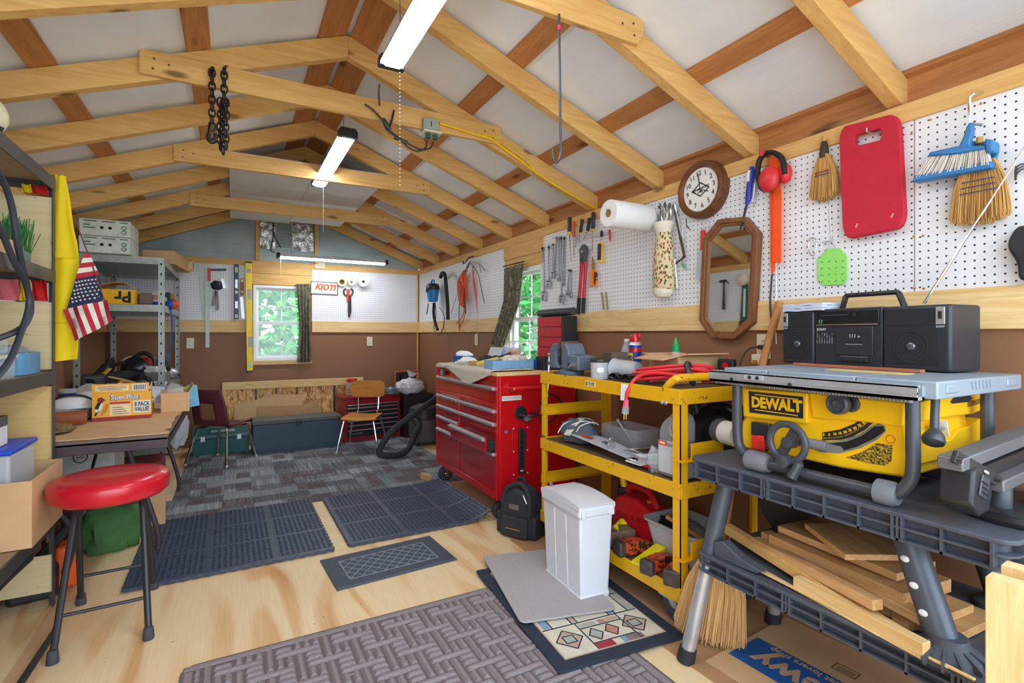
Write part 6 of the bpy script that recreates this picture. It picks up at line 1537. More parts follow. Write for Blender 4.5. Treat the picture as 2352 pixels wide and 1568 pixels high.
# ================================================================ STOOL
t = thing('padded_stool', 'folding stool with a round red padded seat and black tube legs', 'stool', (-.452, 2.725, 0), R(3))
SR = mat('vinyl_red', (206, 22, 44), .32, var=.05, coat=.3)
MB().lathe([(.15, .532), (.19, .536), (.205, .552), (.209, .598), (.20, .618), (.16, .628), (.08, .632), (0, .633)], 40).build('seat', SR, t, smooth=60)
for sx in (-1, 1):
    for sy in (-1, 1):
        x0, x1 = (.10, .145) if sy < 0 else (.085, .135)
        MB().tube(spline([(sx * x0, sy * -.02 + .0, .545), (sx * .115, sy * .06, .44), (sx * x1, sy * .235, .03)], 5), .0125, 10).build('leg', BLACK, t)
        MB().lathe([(.019, 0), (.020, .01), (.017, .045), (.013, .05)], 12, c=(sx * x1, sy * .24, 0)).build('rubber_foot', mat('rubber_gray', (66, 68, 74), .8), t)
    MB().tube([(sx * .10, -.12, .545), (sx * .10, .12, .545)], .010, 8).build('seat_rail', BLACK, t)
for y, z in ((-.185, .145), (.185, .145)): MB().tube([(-.136, y, z), (.136, y, z)], .007, 8).build('rung', BLACK, t)
# ================================================================ YELLOW CART
def chipped(name, rgb, thr=.66, sc=34):
    t = NT(name); co = t.coord()
    n = t.noise(co, sc, 5, .75); big = t.noise(co, 5, 2)
    m = t.ramp(t.math('ADD', n, t.math('MULTIPLY', t.math('SUBTRACT', big, .5), .25)), [(thr, (0, 0, 0, 1)), (thr + .02, (1, 1, 1, 1))])
    c = t.mix(t.noise(co, 12, 3), lin(rgb), lin(tuple(x * .92 for x in rgb)))
    t.base(t.mix(m, c, lin((52, 42, 30)))); t.p(Roughness=.45); return t.m
CY_ = chipped('chipped_yellow', (246, 188, 16), .70); CYE = chipped('worn_yellow_edge', (240, 182, 18), .63, 50)
WORN = mat('worn_steel_top', (120, 100, 78), .6, .3, var=.3, vs=14)
CX0, CX1, CY0, CY1 = 1.60, 2.09, 1.50, 2.57
t = thing('service_cart', 'tall chipped yellow steel cart with three shelves against the pegboard wall', 'cart', (0, 0, 0))
for (x, sx) in ((CX0, 1), (CX1, -1)):
    for (yy, sy) in ((CY0, 1), (CY1, -1)):
        b = MB(); b.box(min(x, x + sx * .042), max(x, x + sx * .042), min(yy, yy + sy * .004), max(yy, yy + sy * .004), .15, .985); b.box(min(x, x + sx * .004), max(x, x + sx * .004), min(yy, yy + sy * .042), max(yy, yy + sy * .042), .15, .985)
        b.build('post', CY_, t)
for z, ex in ((.985, 0), (.60, 0), (.175, 0)):
    s = MB().box(CX0 + .005, CX1 - .005, CY0 + .005, CY1 - .005, z - .006, z).build('shelf', WORN, t)
    for (a, c, d, e) in ((CX0 - .006, CX0, CY0 - .002, CY1 + .002), (CX1, CX1 + .006, CY0, CY1), (CX0, CX1, CY0 - .006, CY0), (CX0, CX1, CY1, CY1 + .006)):
        MB().box(a, c, d, e, z - .055, z + .008).build('shelf_lip', CYE, s, bevel=.0015)
for yy, s in ((CY1, 1), (CY0, -1)):
    for z in (.77, .37):
        if s < 0: continue
        b = MB(); b.box(CX0, CX1, yy, yy + s * .004, z - .028, z + .03); b.box(CX0, CX1, yy, yy - s * .022, z - .030, z - .026); b.box(CX0, CX1, yy, yy - s * .022, z + .028, z + .032); b.build('side_rail', CY_, t)
for z in (.745, .345):
    b = MB(); b.box(CX0 + .03, CX0 + .22, CY0 - .03, CY0 - .026, z - .04, z + .03); b.box(CX0 - .02, CX0 + .22, CY0 - .03, CY0 + .02, z - .044, z - .04); b.build('end_bracket', CY_, t)
MB().tube(spline([(CX0 + .02, CY0 + .10, .985), (CX0 + .025, CY0 + .065, 1.022), (CX0 + .06, CY0 + .04, 1.035), (CX0 + .30, CY0 + .03, 1.035), (CX1 - .04, CY0 + .04, 1.03), (CX1 - .02, CY0 + .08, .985)], 6), .017, 10).build('push_handle', CYE, t)
tg = MB().box(CX0 - .0075, CX0 - .006, 2.05, 2.13, .952, .978).build('price_tag', mat('tag_paper', (240, 226, 170), .8), t); text('lettering', '$15.00', .026, INK, tg, (CX0 - .0085, 2.09, .965), (R(90), 0, -PI / 2))
for x, yy in ((CX0 + .035, CY0 + .075), (CX0 + .04, CY1 - .1), (CX1 - .04, CY0 + .09), (CX1 - .04, CY1 - .1)):
    c = MB().box(x - .04, x + .04, yy - .045, yy + .045, .112, .122).build('caster', STEEL, t, bevel=.002)
    MB().lathe([(.0, -.016), (.02, -.018), (.066, -.018), (.078, -.012), (.08, 0), (.078, .012), (.066, .018), (.02, .018), (0, .016)], 28, c=(x + .015, yy - .02, .081), axis='x').build('wheel', mat('wheel_gray', (74, 84, 94), .6, var=.2, vs=40), c)
    MB().prism([(yy - .03, .112), (yy + .03, .112), (yy - .005, .07), (yy - .03, .07)], x - .012, x - .008, 'x').build('fork', STEEL, c)
    MB().prism([(yy - .03, .112), (yy + .03, .112), (yy - .005, .07), (yy - .03, .07)], x + .038, x + .042, 'x').build('fork', STEEL, c)
for k in (0, 1): MB().lathe([(0, -.006), (.007, -.005), (.009, 0)], 10, c=(CX0 - .006, CY0 + .075 + .022 * k, .93), axis='x').build('bolt', STEEL, t)
MB().tube([(CX0 - .002, CY1 - .045, .62), (CX0 - .006, CY1 - .02, .622), (CX0 - .006, CY1 + .008, .624), (CX0 + .01, CY1 + .01, .624)], .003, 5).build('wire_tie', BLACK, t)

# ---- on the cart top
ZC = .988
VI = mat('vise_gray', (104, 118, 134), .5, .2, var=.14)
t = thing('bench_vise', 'heavy blue gray bench vise on the cart corner nearest the tool chest', 'vise', (1.70, 2.41, ZC), -PI / 2)
MB().lathe([(.075, 0), (.075, .02), (.055, .03), (.05, .05)], 24).build('swivel_base', VI, t)
MB().prism([(-.145, .03), (-.15, .10), (-.135, .15), (-.105, .175), (-.035, .18), (-.035, .150), (-.065, .140), (-.075, .12), (-.078, .065), (-.05, .045), (-.05, .03)], -.055, .055).build('front_jaw', VI, t, bevel=.008, seg=3)
MB().prism([(-.02, .035), (-.01, .06), (-.012, .175), (.030, .178), (.05, .15), (.062, .115), (.15, .11), (.152, .03)], -.06, .06).build('rear_jaw', VI, t, bevel=.008, seg=3)
MB().box(-.08, .0, -.035, .035, .045, .10).build('slide_bar', DSTEEL, t, bevel=.004)
for x in (-.037, -.012): MB().box(x - .006, x + .006, -.06, .06, .145, .188).build('jaw_plate', mat('jaw_brown', (112, 90, 82), .5, .4), t, bevel=.002)
MB().cyl((.10, -.085, .06), (.10, -.055, .06), .016, n=14).build('lock_screw', CHROME, t); MB().tube([(.10, -.083, .045), (.125, -.083, .060)], .005, 8).build('lock_lever', CHROME, t)
MB().box(.06, .14, -.0615, -.059, .07, .095).build('maker_plate', VI, t, bevel=.001)
MB().cyl((-.185, -.02, .055), (-.145, -.02, .055), .022, n=16).build('screw_head', CHROME, t)
MB().tube([(-.178, -.03, .10), (-.178, -.045, -.13)], .0085, 10).build('handle_bar', CHROME, t)
for p in ((-.178, -.0295, .105), (-.178, -.0455, -.135)): MB().ball(p, .013, 12, 8).build('handle_end', CHROME, t)
t = thing('plastic_tub', 'cloudy plastic tub with a black rim beside the vise', 'tub', (1.66, 2.10, ZC)); MB().lathe([(0, 0), (.043, 0), (.046, .085), (0, .086)], 24).build('tub_wall', HAZE, t); MB().lathe([(.048, .086), (.05, .09), (.048, .102), (.03, .102)], 24).build('rim', BLACK, t); MB().prism(rrect(-.02, .015, .035, .06, .008), -.0475, -.044).build('label', PAPER, t, (0, 0, 0), (0, 0, R(-30)))
t = thing('brown_carton', 'open brown gray carton behind the cloudy tub', 'carton', (1.78, 2.12, ZC), R(-12)); MB().box(-.05, .045, -.055, .055, 0, .135).build('carton_wall', mat('carton_dark', (96, 78, 66), .8), t, bevel=.002)
t = thing('water_bottle', 'clear water bottle with a pale label on the yellow cart', 'bottle', (1.93, 2.20, ZC))
MB().lathe([(0, .004), (.025, 0), (.032, .01), (.032, .13), (.026, .155), (.014, .18), (.013, .19), (0, .19)], 22).build('bottle_wall', mat('bottle_clear', (214, 228, 236), .08, var=0, alpha=.4), t); MB().lathe([(.0326, .06), (.0326, .115)], 22).build('label', mat('label_water', (186, 222, 236), .5, var=.1, vs=70), t); MB().cyl((0, 0, .188), (0, 0, .203), .0145).build('cap', WHITE, t)
t = thing('spray_can', 'blue spray can with a red top beside the water bottle', 'can', (1.90, 2.10, ZC), R(-70))
MB().lathe([(0, 0), (.032, 0), (.033, .005), (.033, .17)], 26).build('can_wall', mat('can_blue', (38, 56, 150), .3), t); MB().lathe([(.033, .171), (.030, .18), (.024, .188)], 26).build('shoulder', STEEL, t); MB().lathe([(.0333, .135), (.0333, .155)], 26).build('red_band', RED, t)
MB().lathe([(.024, .188), (.026, .21), (.022, .225), (0, .232)], 20).build('red_cap', RED, t); MB().bx((.018, -.008, .218), (.04, .02, .022), (0, R(-12), 0)).build('straw_nozzle', RED, t, bevel=.004)
MB().surf(lambda u, v: (.0338 * math.cos(R(-150 + 70 * u)), .0338 * math.sin(R(-150 + 70 * u)), .075 + .055 * v), 8, 2).build('yellow_shield', YEL, t); text('lettering', 'WD', .03, mat('can_blue', (38, 56, 150), .3), t, (-.0155, -.0318, .103), (R(90), 0, R(-26)), off=.001); text('lettering', '40', .022, mat('can_blue', (38, 56, 150), .3), t, (-.0165, -.0318, .082), (R(90), 0, R(-26)))
t = thing('plastic_cup', 'clear plastic cup lying on its side in front of the water bottle', 'cup', (1.74, 2.02, ZC + .052), R(-78)); b = MB().lathe([(.052, 0), (.054, .004), (.050, .02), (.040, .15), (0, .152)], 26, axis='x'); b.build('cup_wall', HAZE, t, (-.05, 0, 0)); MB().lathe([(.0, .004), (.035, .004), (.037, .0), (.033, -.002), (0, -.002)], 22, axis='x').build('disc', CLEAR, t, (-.062, -.01, -.012))
t = thing('black_strap', 'heap of black webbing on the cart edge in front of the plastic cup', 'strap', (1.655, 1.92, ZC)); 
for k in range(5): MB().surf(lambda u, v: (-.02 + .03 * v + .01 * k, -.09 + .17 * u, .010 + .028 * abs(math.sin(u * 6 + k * 1.3)) * (1 - .2 * k)), 18, 2, .003).build('web_fold', BLACK, t)
t = thing('pink_rag', 'dusty pink shop rag behind the plastic cup', 'rag', (1.80, 1.84, ZC)); MB().ball((0, 0, .025), (.07, .05, .05), 16, 9, .4, 21, 3, flat=.025).build('rag', mat('rag_pink', (196, 112, 116), .9), t)
t = open_box('cart_carton', 'open brown carton with spread flaps on the back of the cart', (1.925, 1.79, ZC), R(-8), .115, .11, .125, (('f', 10, .07), ('l', -10, .09), ('b', 5, .06)))
t = thing('glue_bottle', 'small clear bottle with a green nozzle standing in the open carton', 'bottle', (1.93, 1.84, ZC + .007)); MB().lathe([(0, 0), (.03, .0), (.03, .11), (.014, .14)], 18).build('bottle_wall', CLEAR, t); MB().lathe([(.02, .138), (.02, .165), (.012, .172), (.006, .2), (.004, .205), (0, .206)], 16).build('nozzle', mat('nozzle_green', (24, 160, 84), .4), t)
t = thing('oil_can', 'small black oil tin with a red emblem at the saw end of the cart', 'tin', (1.985, 1.585, ZC), R(-72)); MB().box(-.037, .037, -.022, .022, 0, .115).build('tin_wall', BLK2, t, bevel=.008, seg=3); MB().cyl((0, -.0225, .088), (0, -.021, .088), .014, n=18).build('red_emblem', RED, t); text('lettering', '3-IN-ONE', .017, PAPER, t, (0, -.023, .06), off=.0005); MB().prism([(-.037, .02), (0, .0), (.037, .02), (.037, .027), (0, .007), (-.037, .027)], -.0232, -.022).build('red_chevron', RED, t); MB().cyl((.01, 0, .115), (.01, 0, .135), .004).build('spout', RED, t)
# red extension cord
RCD = mat('cord_red', (222, 44, 56), .45, var=.03)
t = thing('extension_cord', 'bright red extension cord coiled on the cart with its clear plug hanging over the edge', 'cord', (1.66, 1.70, ZC))
for k in range(7):
    a, z = .012 * (k % 4), .012 + .016 * (k // 2)
    MB().tube(spline([(.0 + a, .15, z), (-.01 + a, .07, z + .012), (.04 + a, -.06, z + .03), (.09 + a, -.15, z + .035), (.15 + a, -.165, z + .02), (.16 + a, -.12, z + .01)], 6), .0075, 8).build('strand', RCD, t)
MB().tube(spline([(.05, -.12, .05), (.0, .02, .055), (-.035, .085, .03), (-.075, .10, -.03), (-.078, .105, -.075)], 6), .0085, 8).build('hanging_end', RCD, t)
MB().tube([(-.078, .105, -.07), (-.08, .107, -.10)], [.011, .014], 8).build('plug_grip', mat('plug_pink', (236, 90, 120), .4), t); MB().tube([(-.08, .107, -.10), (-.082, .109, -.135)], [.015, .017], 10).build('plug_body', CLEAR, t)
for dx, dy in ((-.006, 0), (.006, 0), (0, .008)): MB().tube([(-.082 + dx, .109 + dy, -.13), (-.083 + dx, .11 + dy, -.16)], .0024, 6).build('prong', BRASS, t)
MB().surf(lambda u, v: (-.072 - .012 * v, .125 + .05 * (u - .5) * (1 - v * .4), .0 - .075 * v), 6, 6, .001).build('warning_tag', PAPER, t)
MB().tube(spline([(.05, -.13, .10), (.10, -.11, .085), (.09, -.13, .02), (.06, -.15, .03)], 4, True), .012, 6, closed=True).build('velcro_strap', BLACK, t)
sheet('wood_shim', 'thin pine shim lying on the cart in front of the cloudy tub', 'shim', [(1.605, 2.28, ZC + .001), (1.68, 2.34, ZC + .001), (1.66, 2.08, ZC + .001), (1.605, 2.06, ZC + .001)], .006, PINE[1])

# ---- middle shelf
ZM = .603
GY = mat('knee_gray', (92, 96, 106), .8, var=.15, bump=.3, bs=90)
t = thing('knee_pads', 'gray padded knee pads with white piping on the middle shelf of the cart', 'knee pads', (1.735, 2.38, ZM), R(-80))
MB().ball((0, 0, .06), (.13, .09, .075), 24, 14, .2, 5, 2.5, flat=.06).build('pad_shell', GY, t)
for k in range(3): MB().tube(spline([(-.08 + .06 * k, -.09 + .01 * k, .05), (-.05 + .06 * k, -.065, .105), (.02 + .05 * k, -.02, .13), (.06 + .03 * k, .03, .11)], 5), .0035, 6).build('piping', PAPER, t)
MB().surf(lambda u, v: (-.02 + .045 * v + .05 * u, -.10 + .14 * u, .05 + .09 * math.sin(u * 2.2)), 10, 3, .003).build('pale_strap', mat('strap_pale', (206, 206, 186), .8), t)
t = thing('blade_package', 'long gray and white cardboard blade package lying on the middle shelf edge', 'package', (1.64, 2.02, ZM + .02), 0)
MB().surf(lambda u, v: (-.02 + .12 * v - .03 * u + .02, .32 - .60 * u, .012 + .03 * (1 - u) * (1 - v * .3) + .012 * math.sin(u * 5) * v), 20, 6, .002).build('card', mat('card_gray', (204, 204, 212), .6, var=.06), t)
MB().surf(lambda u, v: (.02 + .03 * v, .25 - .09 * u, .047 - .002 * u), 4, 2, .001).build('orange_mark', mat('mark_orange', (226, 88, 44), .5), t); text('lettering', 'STIHL', .036, INK, t, (.03, -.15, .036), (0, 0, R(-85)), off=.001, shear=.3)
MB().surf(lambda u, v: (.03 + .03 * v * (1 - u), .08 - .11 * u, .041), 4, 2, .001).build('gray_blade_print', mat('print_gray', (110, 110, 116), .6), t)
t = thing('clear_bin', 'clear plastic drawer with a bolt in it at the back of the middle shelf', 'bin', (1.93, 2.19, ZM), R(0)); b = MB(); b.ring_prism(rrect(-.09, .09, -.16, .13, .015), rrect(-.085, .085, -.155, .125, .012), 0, .11, 'z'); b.box(-.085, .085, -.155, .125, 0, .004); b.build('bin_wall', CLEAR, t); MB().tube([(-.02, -.06, .03), (-.05, .03, .14)], .010, 8).build('bolt', STEEL, t)
t = thing('eye_bolt', 'steel clevis bolt in front of the clear drawer', 'bolt', (1.70, 2.05, ZM + .055)); MB().tube([(-.05, -.05, 0), (.03, .03, .0)], .009, 8).build('shank', STEEL, t); MB().lathe([(.012, -.006), (.026, -.006), (.026, .006), (.012, .006), (.012, -.006)], 16, c=(.04, .04, 0), axis='y').build('eye', STEEL, t); MB().lathe([(0, 0), (.024, 0), (.024, .008), (0, .008)], 16, c=(-.05, -.058, 0), axis='y').build('washer', STEEL, t)
for k, (x, yy, a, lab) in enumerate(((1.80, 1.90, -14, 'flat white box with a brown picture, window end of the middle shelf'), (1.84, 1.76, -4, 'flat white box with a green corner beside the silver jug'))):
    t = thing('flat_box', lab, 'box', (x, yy, ZM), R(a), 'flat boxes on the middle shelf'); MB().box(-.08, .07, -.075, .07, 0, .038).build('box_wall', PAPER, t, bevel=.002); MB().box(-.05, .05, -.05, .045, .038, .0388).build('brown_picture', mat('picture_brown', (92, 76, 64), .5), t)
    if k: MB().box(-.0805, -.079, .03, .07, .0, .038).build('green_corner', mat('corner_green', (90, 200, 60), .5), t)
t = thing('silver_jug', 'big silver gallon oil jug on the front corner of the middle shelf', 'jug', (1.685, 1.60, ZM), -PI / 2)
SJ = mat('jug_silver', (168, 174, 184), .35, .45, var=.04)
MB().prism(rrect(-.072, .072, 0, .16, .02, 4), -.05, .05).build('jug_base', SJ, t, bevel=.018, seg=3)
MB().prism([(-.07, .15), (.072, .15), (.072, .24), (.062, .265), (.045, .278), (.012, .285), (.0, .275), (-.045, .235), (-.068, .20)], -.042, .042).build('jug_shoulder', SJ, t, bevel=.016, seg=3)
MB().ring_prism([(-.005, .17), (.06, .17), (.06, .24), (.05, .262), (.01, .262), (-.012, .225)], [(.012, .185), (.042, .185), (.042, .235), (.036, .247), (.018, .247), (.006, .222)], -.048, .048).build('grip', SJ, t, bevel=.008, seg=3)
MB().cyl((.035, 0, .28), (.035, 0, .302), .021).build('cap', BLACK, t); MB().prism(rrect(-.058, .062, .02, .135, .01), -.0512, -.049).build('label', mat('label_silver', (198, 202, 208), .4, var=.08, vs=20), t)
lp = MB().prism(rrect(-.058, -.01, .135, .155, .002), -.0518, -.049).build('orange_label', mat('mark_orange', (226, 88, 44), .5), t); text('lettering', 'STIHL', .0125, PAPER, lp, (-.034, -.0524, .145), off=.0006, shear=.2)
t = thing('clear_pack', 'crumpled clear bag leaning against the silver jug', 'bag', (1.66, 1.705, ZM)); MB().ball((0, 0, .05), (.035, .035, .06), 14, 9, .45, 15, 3, flat=.05).build('film', CLEAR, t)
t = thing('screw_packs', 'small blister packs of screws on the middle shelf beside the silver jug', 'package', (1.635, 1.80, ZM)); MB().box(-.02, .03, -.05, .05, .02, .026).build('card', PAPER, t); MB().ball((.0, .02, .030), (.02, .03, .012), 10, 6, .3, 3).build('blister', CHROME, t); MB().box(-.01, .03, -.09, -.05, .018, .022).build('red_card', RED, t)
t = thing('black_jug', 'black plastic oil jug at the back of the middle shelf near the saw', 'jug', (1.96, 1.64, ZM), R(-60))
MB().ball((0, 0, .13), (.12, .07, .15), 24, 14, .06, 2, 2, flat=.13).build('jug_body', mat('jug_black', (34, 34, 38), .25), t); MB().tube(spline([(.10, 0, .10), (.13, 0, .2), (.06, 0, .275), (-.02, 0, .27)], 5), .022, 10).build('grip', mat('jug_black', (34, 34, 38), .25), t); MB().cyl((-.07, 0, .24), (-.085, 0, .30), .026).build('cap', BLACK, t)
t = thing('paper_roll', 'roll of pale paper with a gray band lying at the saw end of the cart', 'roll', (1.79, 1.42, .812), R(258)); MB().lathe([(.02, -.06), (.048, -.06), (.048, .06), (.02, .06)], 22, axis='x').build('paper', PAPER, t); MB().lathe([(.049, -.062), (.049, -.02)], 22, axis='x').build('gray_band', mat('band_gray', (92, 94, 100), .7), t)

# ---- bottom shelf
ZB = .178
t = thing('gas_can', 'red plastic gasoline can with a yellow spout on the bottom shelf', 'gas can', (1.86, 2.02, ZB), R(-80))
GC = mat('gas_red', (204, 28, 36), .35, var=.04)
MB().prism([(-.13, 0), (.13, 0), (.135, .10), (.12, .155), (.08, .175), (.035, .20), (-.06, .205), (-.10, .185), (-.13, .14)], -.075, .075).build('can_wall', GC, t, bevel=.022, seg=4)
MB().tube(spline([(-.08, 0, .195), (-.055, 0, .235), (.04, 0, .238), (.085, 0, .20), (.105, 0, .16)], 6), .018, 10).build('grip', GC, t); text('lettering', 'GASOLINE', .044, mat('gas_red_deep', (176, 18, 28), .35), t, (.0, -.0755, .10), off=.0012, ext=.003)
MB().lathe([(.028, .18), (.032, .19), (.032, .22), (.022, .225)], 16, c=(-.10, 0, 0)).build('collar', BLACK, t); MB().tube([(-.10, 0, .22), (-.115, 0, .28), (-.135, 0, .35)], [.018, .015, .012], 12).build('spout', YEL, t); MB().lathe([(.012, 0), (.016, .012), (0, .018)], 12, c=(.075, -.02, .185)).build('vent_cap', mat('vent_amber', (212, 120, 40), .4), t)
FUN = mat('funnel_yellow', (248, 226, 20), .4)
t = thing('yellow_funnel', 'bright yellow funnel lying on its side on the bottom shelf', 'funnel', (1.70, 2.005, ZB + .052), R(-65)); t.rotation_euler = (0, R(-20), R(-65)); MB().lathe([(.012, -.09), (.018, -.03), (.052, .03), (.054, .034), (.051, .034), (.017, -.026)], 24, axis='x').build('cone', FUN, t)
t = thing('gray_tub', 'gray plastic wash tub full of odds and ends on the bottom shelf', 'tub', (1.885, 1.72, ZB), R(90)); o_ = rrect(-.14, .14, -.10, .10, .04); i_ = rrect(-.17, .17, -.13, .13, .05)
b = MB(); n = len(o_); b.add([(x, y, 0) for x, y in o_] + [(x, y, .15) for x, y in i_], [tuple(range(n))[::-1]] + [(i, (i + 1) % n, n + (i + 1) % n, n + i) for i in range(n)]); b.ring_prism(rrect(-.18, .18, -.14, .14, .05), rrect(-.168, .168, -.128, .128, .05), .146, .154, 'z'); o = b.build('tub_wall', mat('tub_gray', (204, 206, 210), .5, var=.04), t); sd = o.modifiers.new('solid', 'SOLIDIFY'); sd.thickness = .003
MB().beam((.02, .12, .20), (-.12, -.02, .09), .035, .018).build('wood_strip', OFFCUT[0], t); MB().ball((.02, -.02, .10), (.10, .07, .05), 16, 9, .5, 33, 3).build('dark_scraps', mat('scrap_gray', (150, 150, 150), .7, var=.5, vs=30), t); MB().ball((.09, .03, .13), (.05, .05, .03), 12, 8, .5, 35, 3).build('black_scraps', BLACK, t)
HAM = mat('hammer_iron', (92, 84, 82), .5, .5, var=.35, vs=30); HAMO = chipped('hammer_orange', (226, 84, 40), .5, 40)
def sledge(loc, rz, L, r, lab):
    t = thing('splitting_wedge', lab, 'wedge', loc, rz, 'iron splitting wedges on the bottom shelf'); b = MB()
    b.prism([(-L / 2, r * .9), (-L / 2 + .015, r), (L * .1, r * .9), (L / 2, r * .18), (L / 2, -r * .18), (L * .1, -r * .9), (-L / 2 + .015, -r), (-L / 2, -r * .9)], -r, r, 'y'); b.build('wedge_head', HAMO, t, (0, 0, r), bevel=.006)
    b = MB().box(-L / 2 - .006, -L / 2 + .03, -r * 1.06, r * 1.06, .0, r * 2.05); b.build('striking_face', HAM, t, bevel=.008, seg=3)
sledge((1.68, 1.86, ZB), R(-8), .19, .033, 'rusty orange splitting wedge nearest the white waste bin'); sledge((1.665, 1.685, ZB), R(12), .20, .03, 'dark splitting wedge with orange flakes beside the yellow wedge'); sledge((1.66, 1.575, ZB), R(28), .17, .032, 'rusty splitting wedge at the front corner of the cart')
t = thing('yellow_wedge', 'solid yellow plastic felling wedge between the iron wedges', 'wedge', (1.68, 1.765, ZB), R(8)); MB().prism([(-.09, 0), (.09, 0), (.09, .05), (-.09, .012)], -.03, .03, 'y').build('wedge', FUN, t, bevel=.004)
t = thing('oak_log', 'short weathered wood block on the bottom shelf behind the white waste bin', 'block', (1.67, 1.99, ZB), R(-10)); MB().box(-.05, .09, -.05, .05, 0, .075).build('block', mat('log_gray', (122, 98, 82), .9, var=.3), t, bevel=.01)
sheet('tan_board', 'thin tan board under the iron wedges', 'board', [(1.606, 1.53, ZB - .0005), (1.80, 1.53, ZB - .0005), (1.80, 1.60, ZB - .0005), (1.606, 1.60, ZB - .0005)], .001, PINE[1])

# ================================================================ WHITE BIN, TOOL BAG
t = thing('waste_bin', 'tall narrow white plastic waste bin with a domed lid', 'bin', (1.452, 2.015, .0135), R(-3))
BW = mat('bin_white', (226, 230, 238), .35, var=.02)
hx, hy, hh = .078, .158, .385
def frus(b, x0, y0, z0, x1, y1, z1):
    b.add([(-x0, -y0, z0), (x0, -y0, z0), (x0, y0, z0), (-x0, y0, z0), (-x1, -y1, z1), (x1, -y1, z1), (x1, y1, z1), (-x1, y1, z1)], [(0, 3, 2, 1), (4, 5, 6, 7), (0, 1, 5, 4), (1, 2, 6, 5), (2, 3, 7, 6), (3, 0, 4, 7)]); return b
frus(MB(), hx - .002, hy - .002, .0, hx + .012, hy + .012, hh).build('bin_body', BW, t, bevel=.010, seg=3)
frus(MB(), hx + .001, hy + .001, .0, hx + .002, hy + .002, .028).build('bottom_band', BW, t, bevel=.008, seg=3)
for yy in (-.045, .06):
    k = .012 / hh
    MB().add([(-hx - .0015, yy - .008, .03), (-hx - .0015, yy + .008, .03), (-hx - .013, yy + .008, hh - .02), (-hx - .013, yy - .008, hh - .02), (-hx + .012, yy - .008, .03), (-hx + .012, yy + .008, .03), (-hx + .001, yy + .008, hh - .02), (-hx + .001, yy - .008, hh - .02)], [(0, 1, 2, 3), (4, 7, 6, 5), (0, 4, 5, 1), (1, 5, 6, 2), (2, 6, 7, 3), (3, 7, 4, 0)]).build('panel_rib', WHITE, t, bevel=.003)
MB().box(-hx - .020, hx + .020, -hy - .020, hy + .018, hh - .004, hh + .045).build('lid_skirt', BW, t, bevel=.012, seg=4)
MB().surf(lambda u, v: ((-1 + 2 * u) * (hx + .018), -hy - .018 + (2 * hy + .034) * v, hh + .043 + .022 * math.sin(PI * (.06 + .88 * v)) ** .7), 8, 20, .004).build('lid_dome', BW, t, smooth=60)
b = MB()
for x in (-hx - .018, hx + .018): b.prism([(-hy - .018 + (2 * hy + .034) * i / 20, hh + .043 + .022 * math.sin(PI * (.06 + .88 * i / 20)) ** .7) for i in range(21)] + [(hy + .016, hh + .03), (-hy - .018, hh + .03)], x - .002, x + .002, 'x')
b.build('lid_cheek', BW, t)
for x in (-hx, hx): MB().box(x - .010, x + .010, -hy - .028, -hy - .016, hh - .002, hh + .038).build('lid_hinge', BW, t, bevel=.003)
MB().ball((-hx + .03, hy - .0, hh + .062), .009, 8, 6).build('lid_button', mat('sticker_gray', (120, 120, 134), .6), t)
t = thing('tool_bag', 'black canvas tool bag with side pockets on the floor beside the red tool chest', 'bag', (1.545, 2.71, 0), R(-62))
BG = mat('bag_black', (46, 48, 54), .75, bump=.3, bs=150)
MB().prism([(-.11, 0), (.11, 0), (.115, .13), (.105, .22), (.07, .275), (.0, .30), (-.07, .275), (-.105, .22), (-.115, .13)], -.075, .075).build('bag_body', BG, t, bevel=.022, seg=4)
MB().box(-.095, .095, -.10, -.07, .01, .13).build('side_pocket', BG, t, bevel=.014, seg=3); MB().box(.10, .14, -.07, .07, .01, .14).build('end_pocket', BG, t, bevel=.012, seg=3); MB().box(-.14, -.10, -.07, .07, .01, .14).build('end_pocket', BG, t, bevel=.012, seg=3)
MB().tube(spline([(-.10, -.06, .20), (-.06, -.07, .29), (.03, -.06, .325), (.09, -.06, .26), (.105, -.08, .15)], 6), .013, 8).build('shoulder_strap', BG, t); MB().tube(spline([(-.03, 0, .295), (-.02, 0, .335), (.02, 0, .335), (.03, 0, .295)], 4), .012, 8).build('carry_handle', RUBBER, t)
MB().box(-.04, .03, -.0785, -.074, .17, .20).build('woven_label', mat('label_dull', (110, 104, 96), .8), t); MB().tube([(.06, -.076, .265), (.085, -.077, .22)], .005, 6).build('buckle', STEEL, t)
MB().box(-.05, .05, -.104, -.098, .06, .064).build('pocket_seam', mat('seam_gold', (176, 146, 84), .6), t)
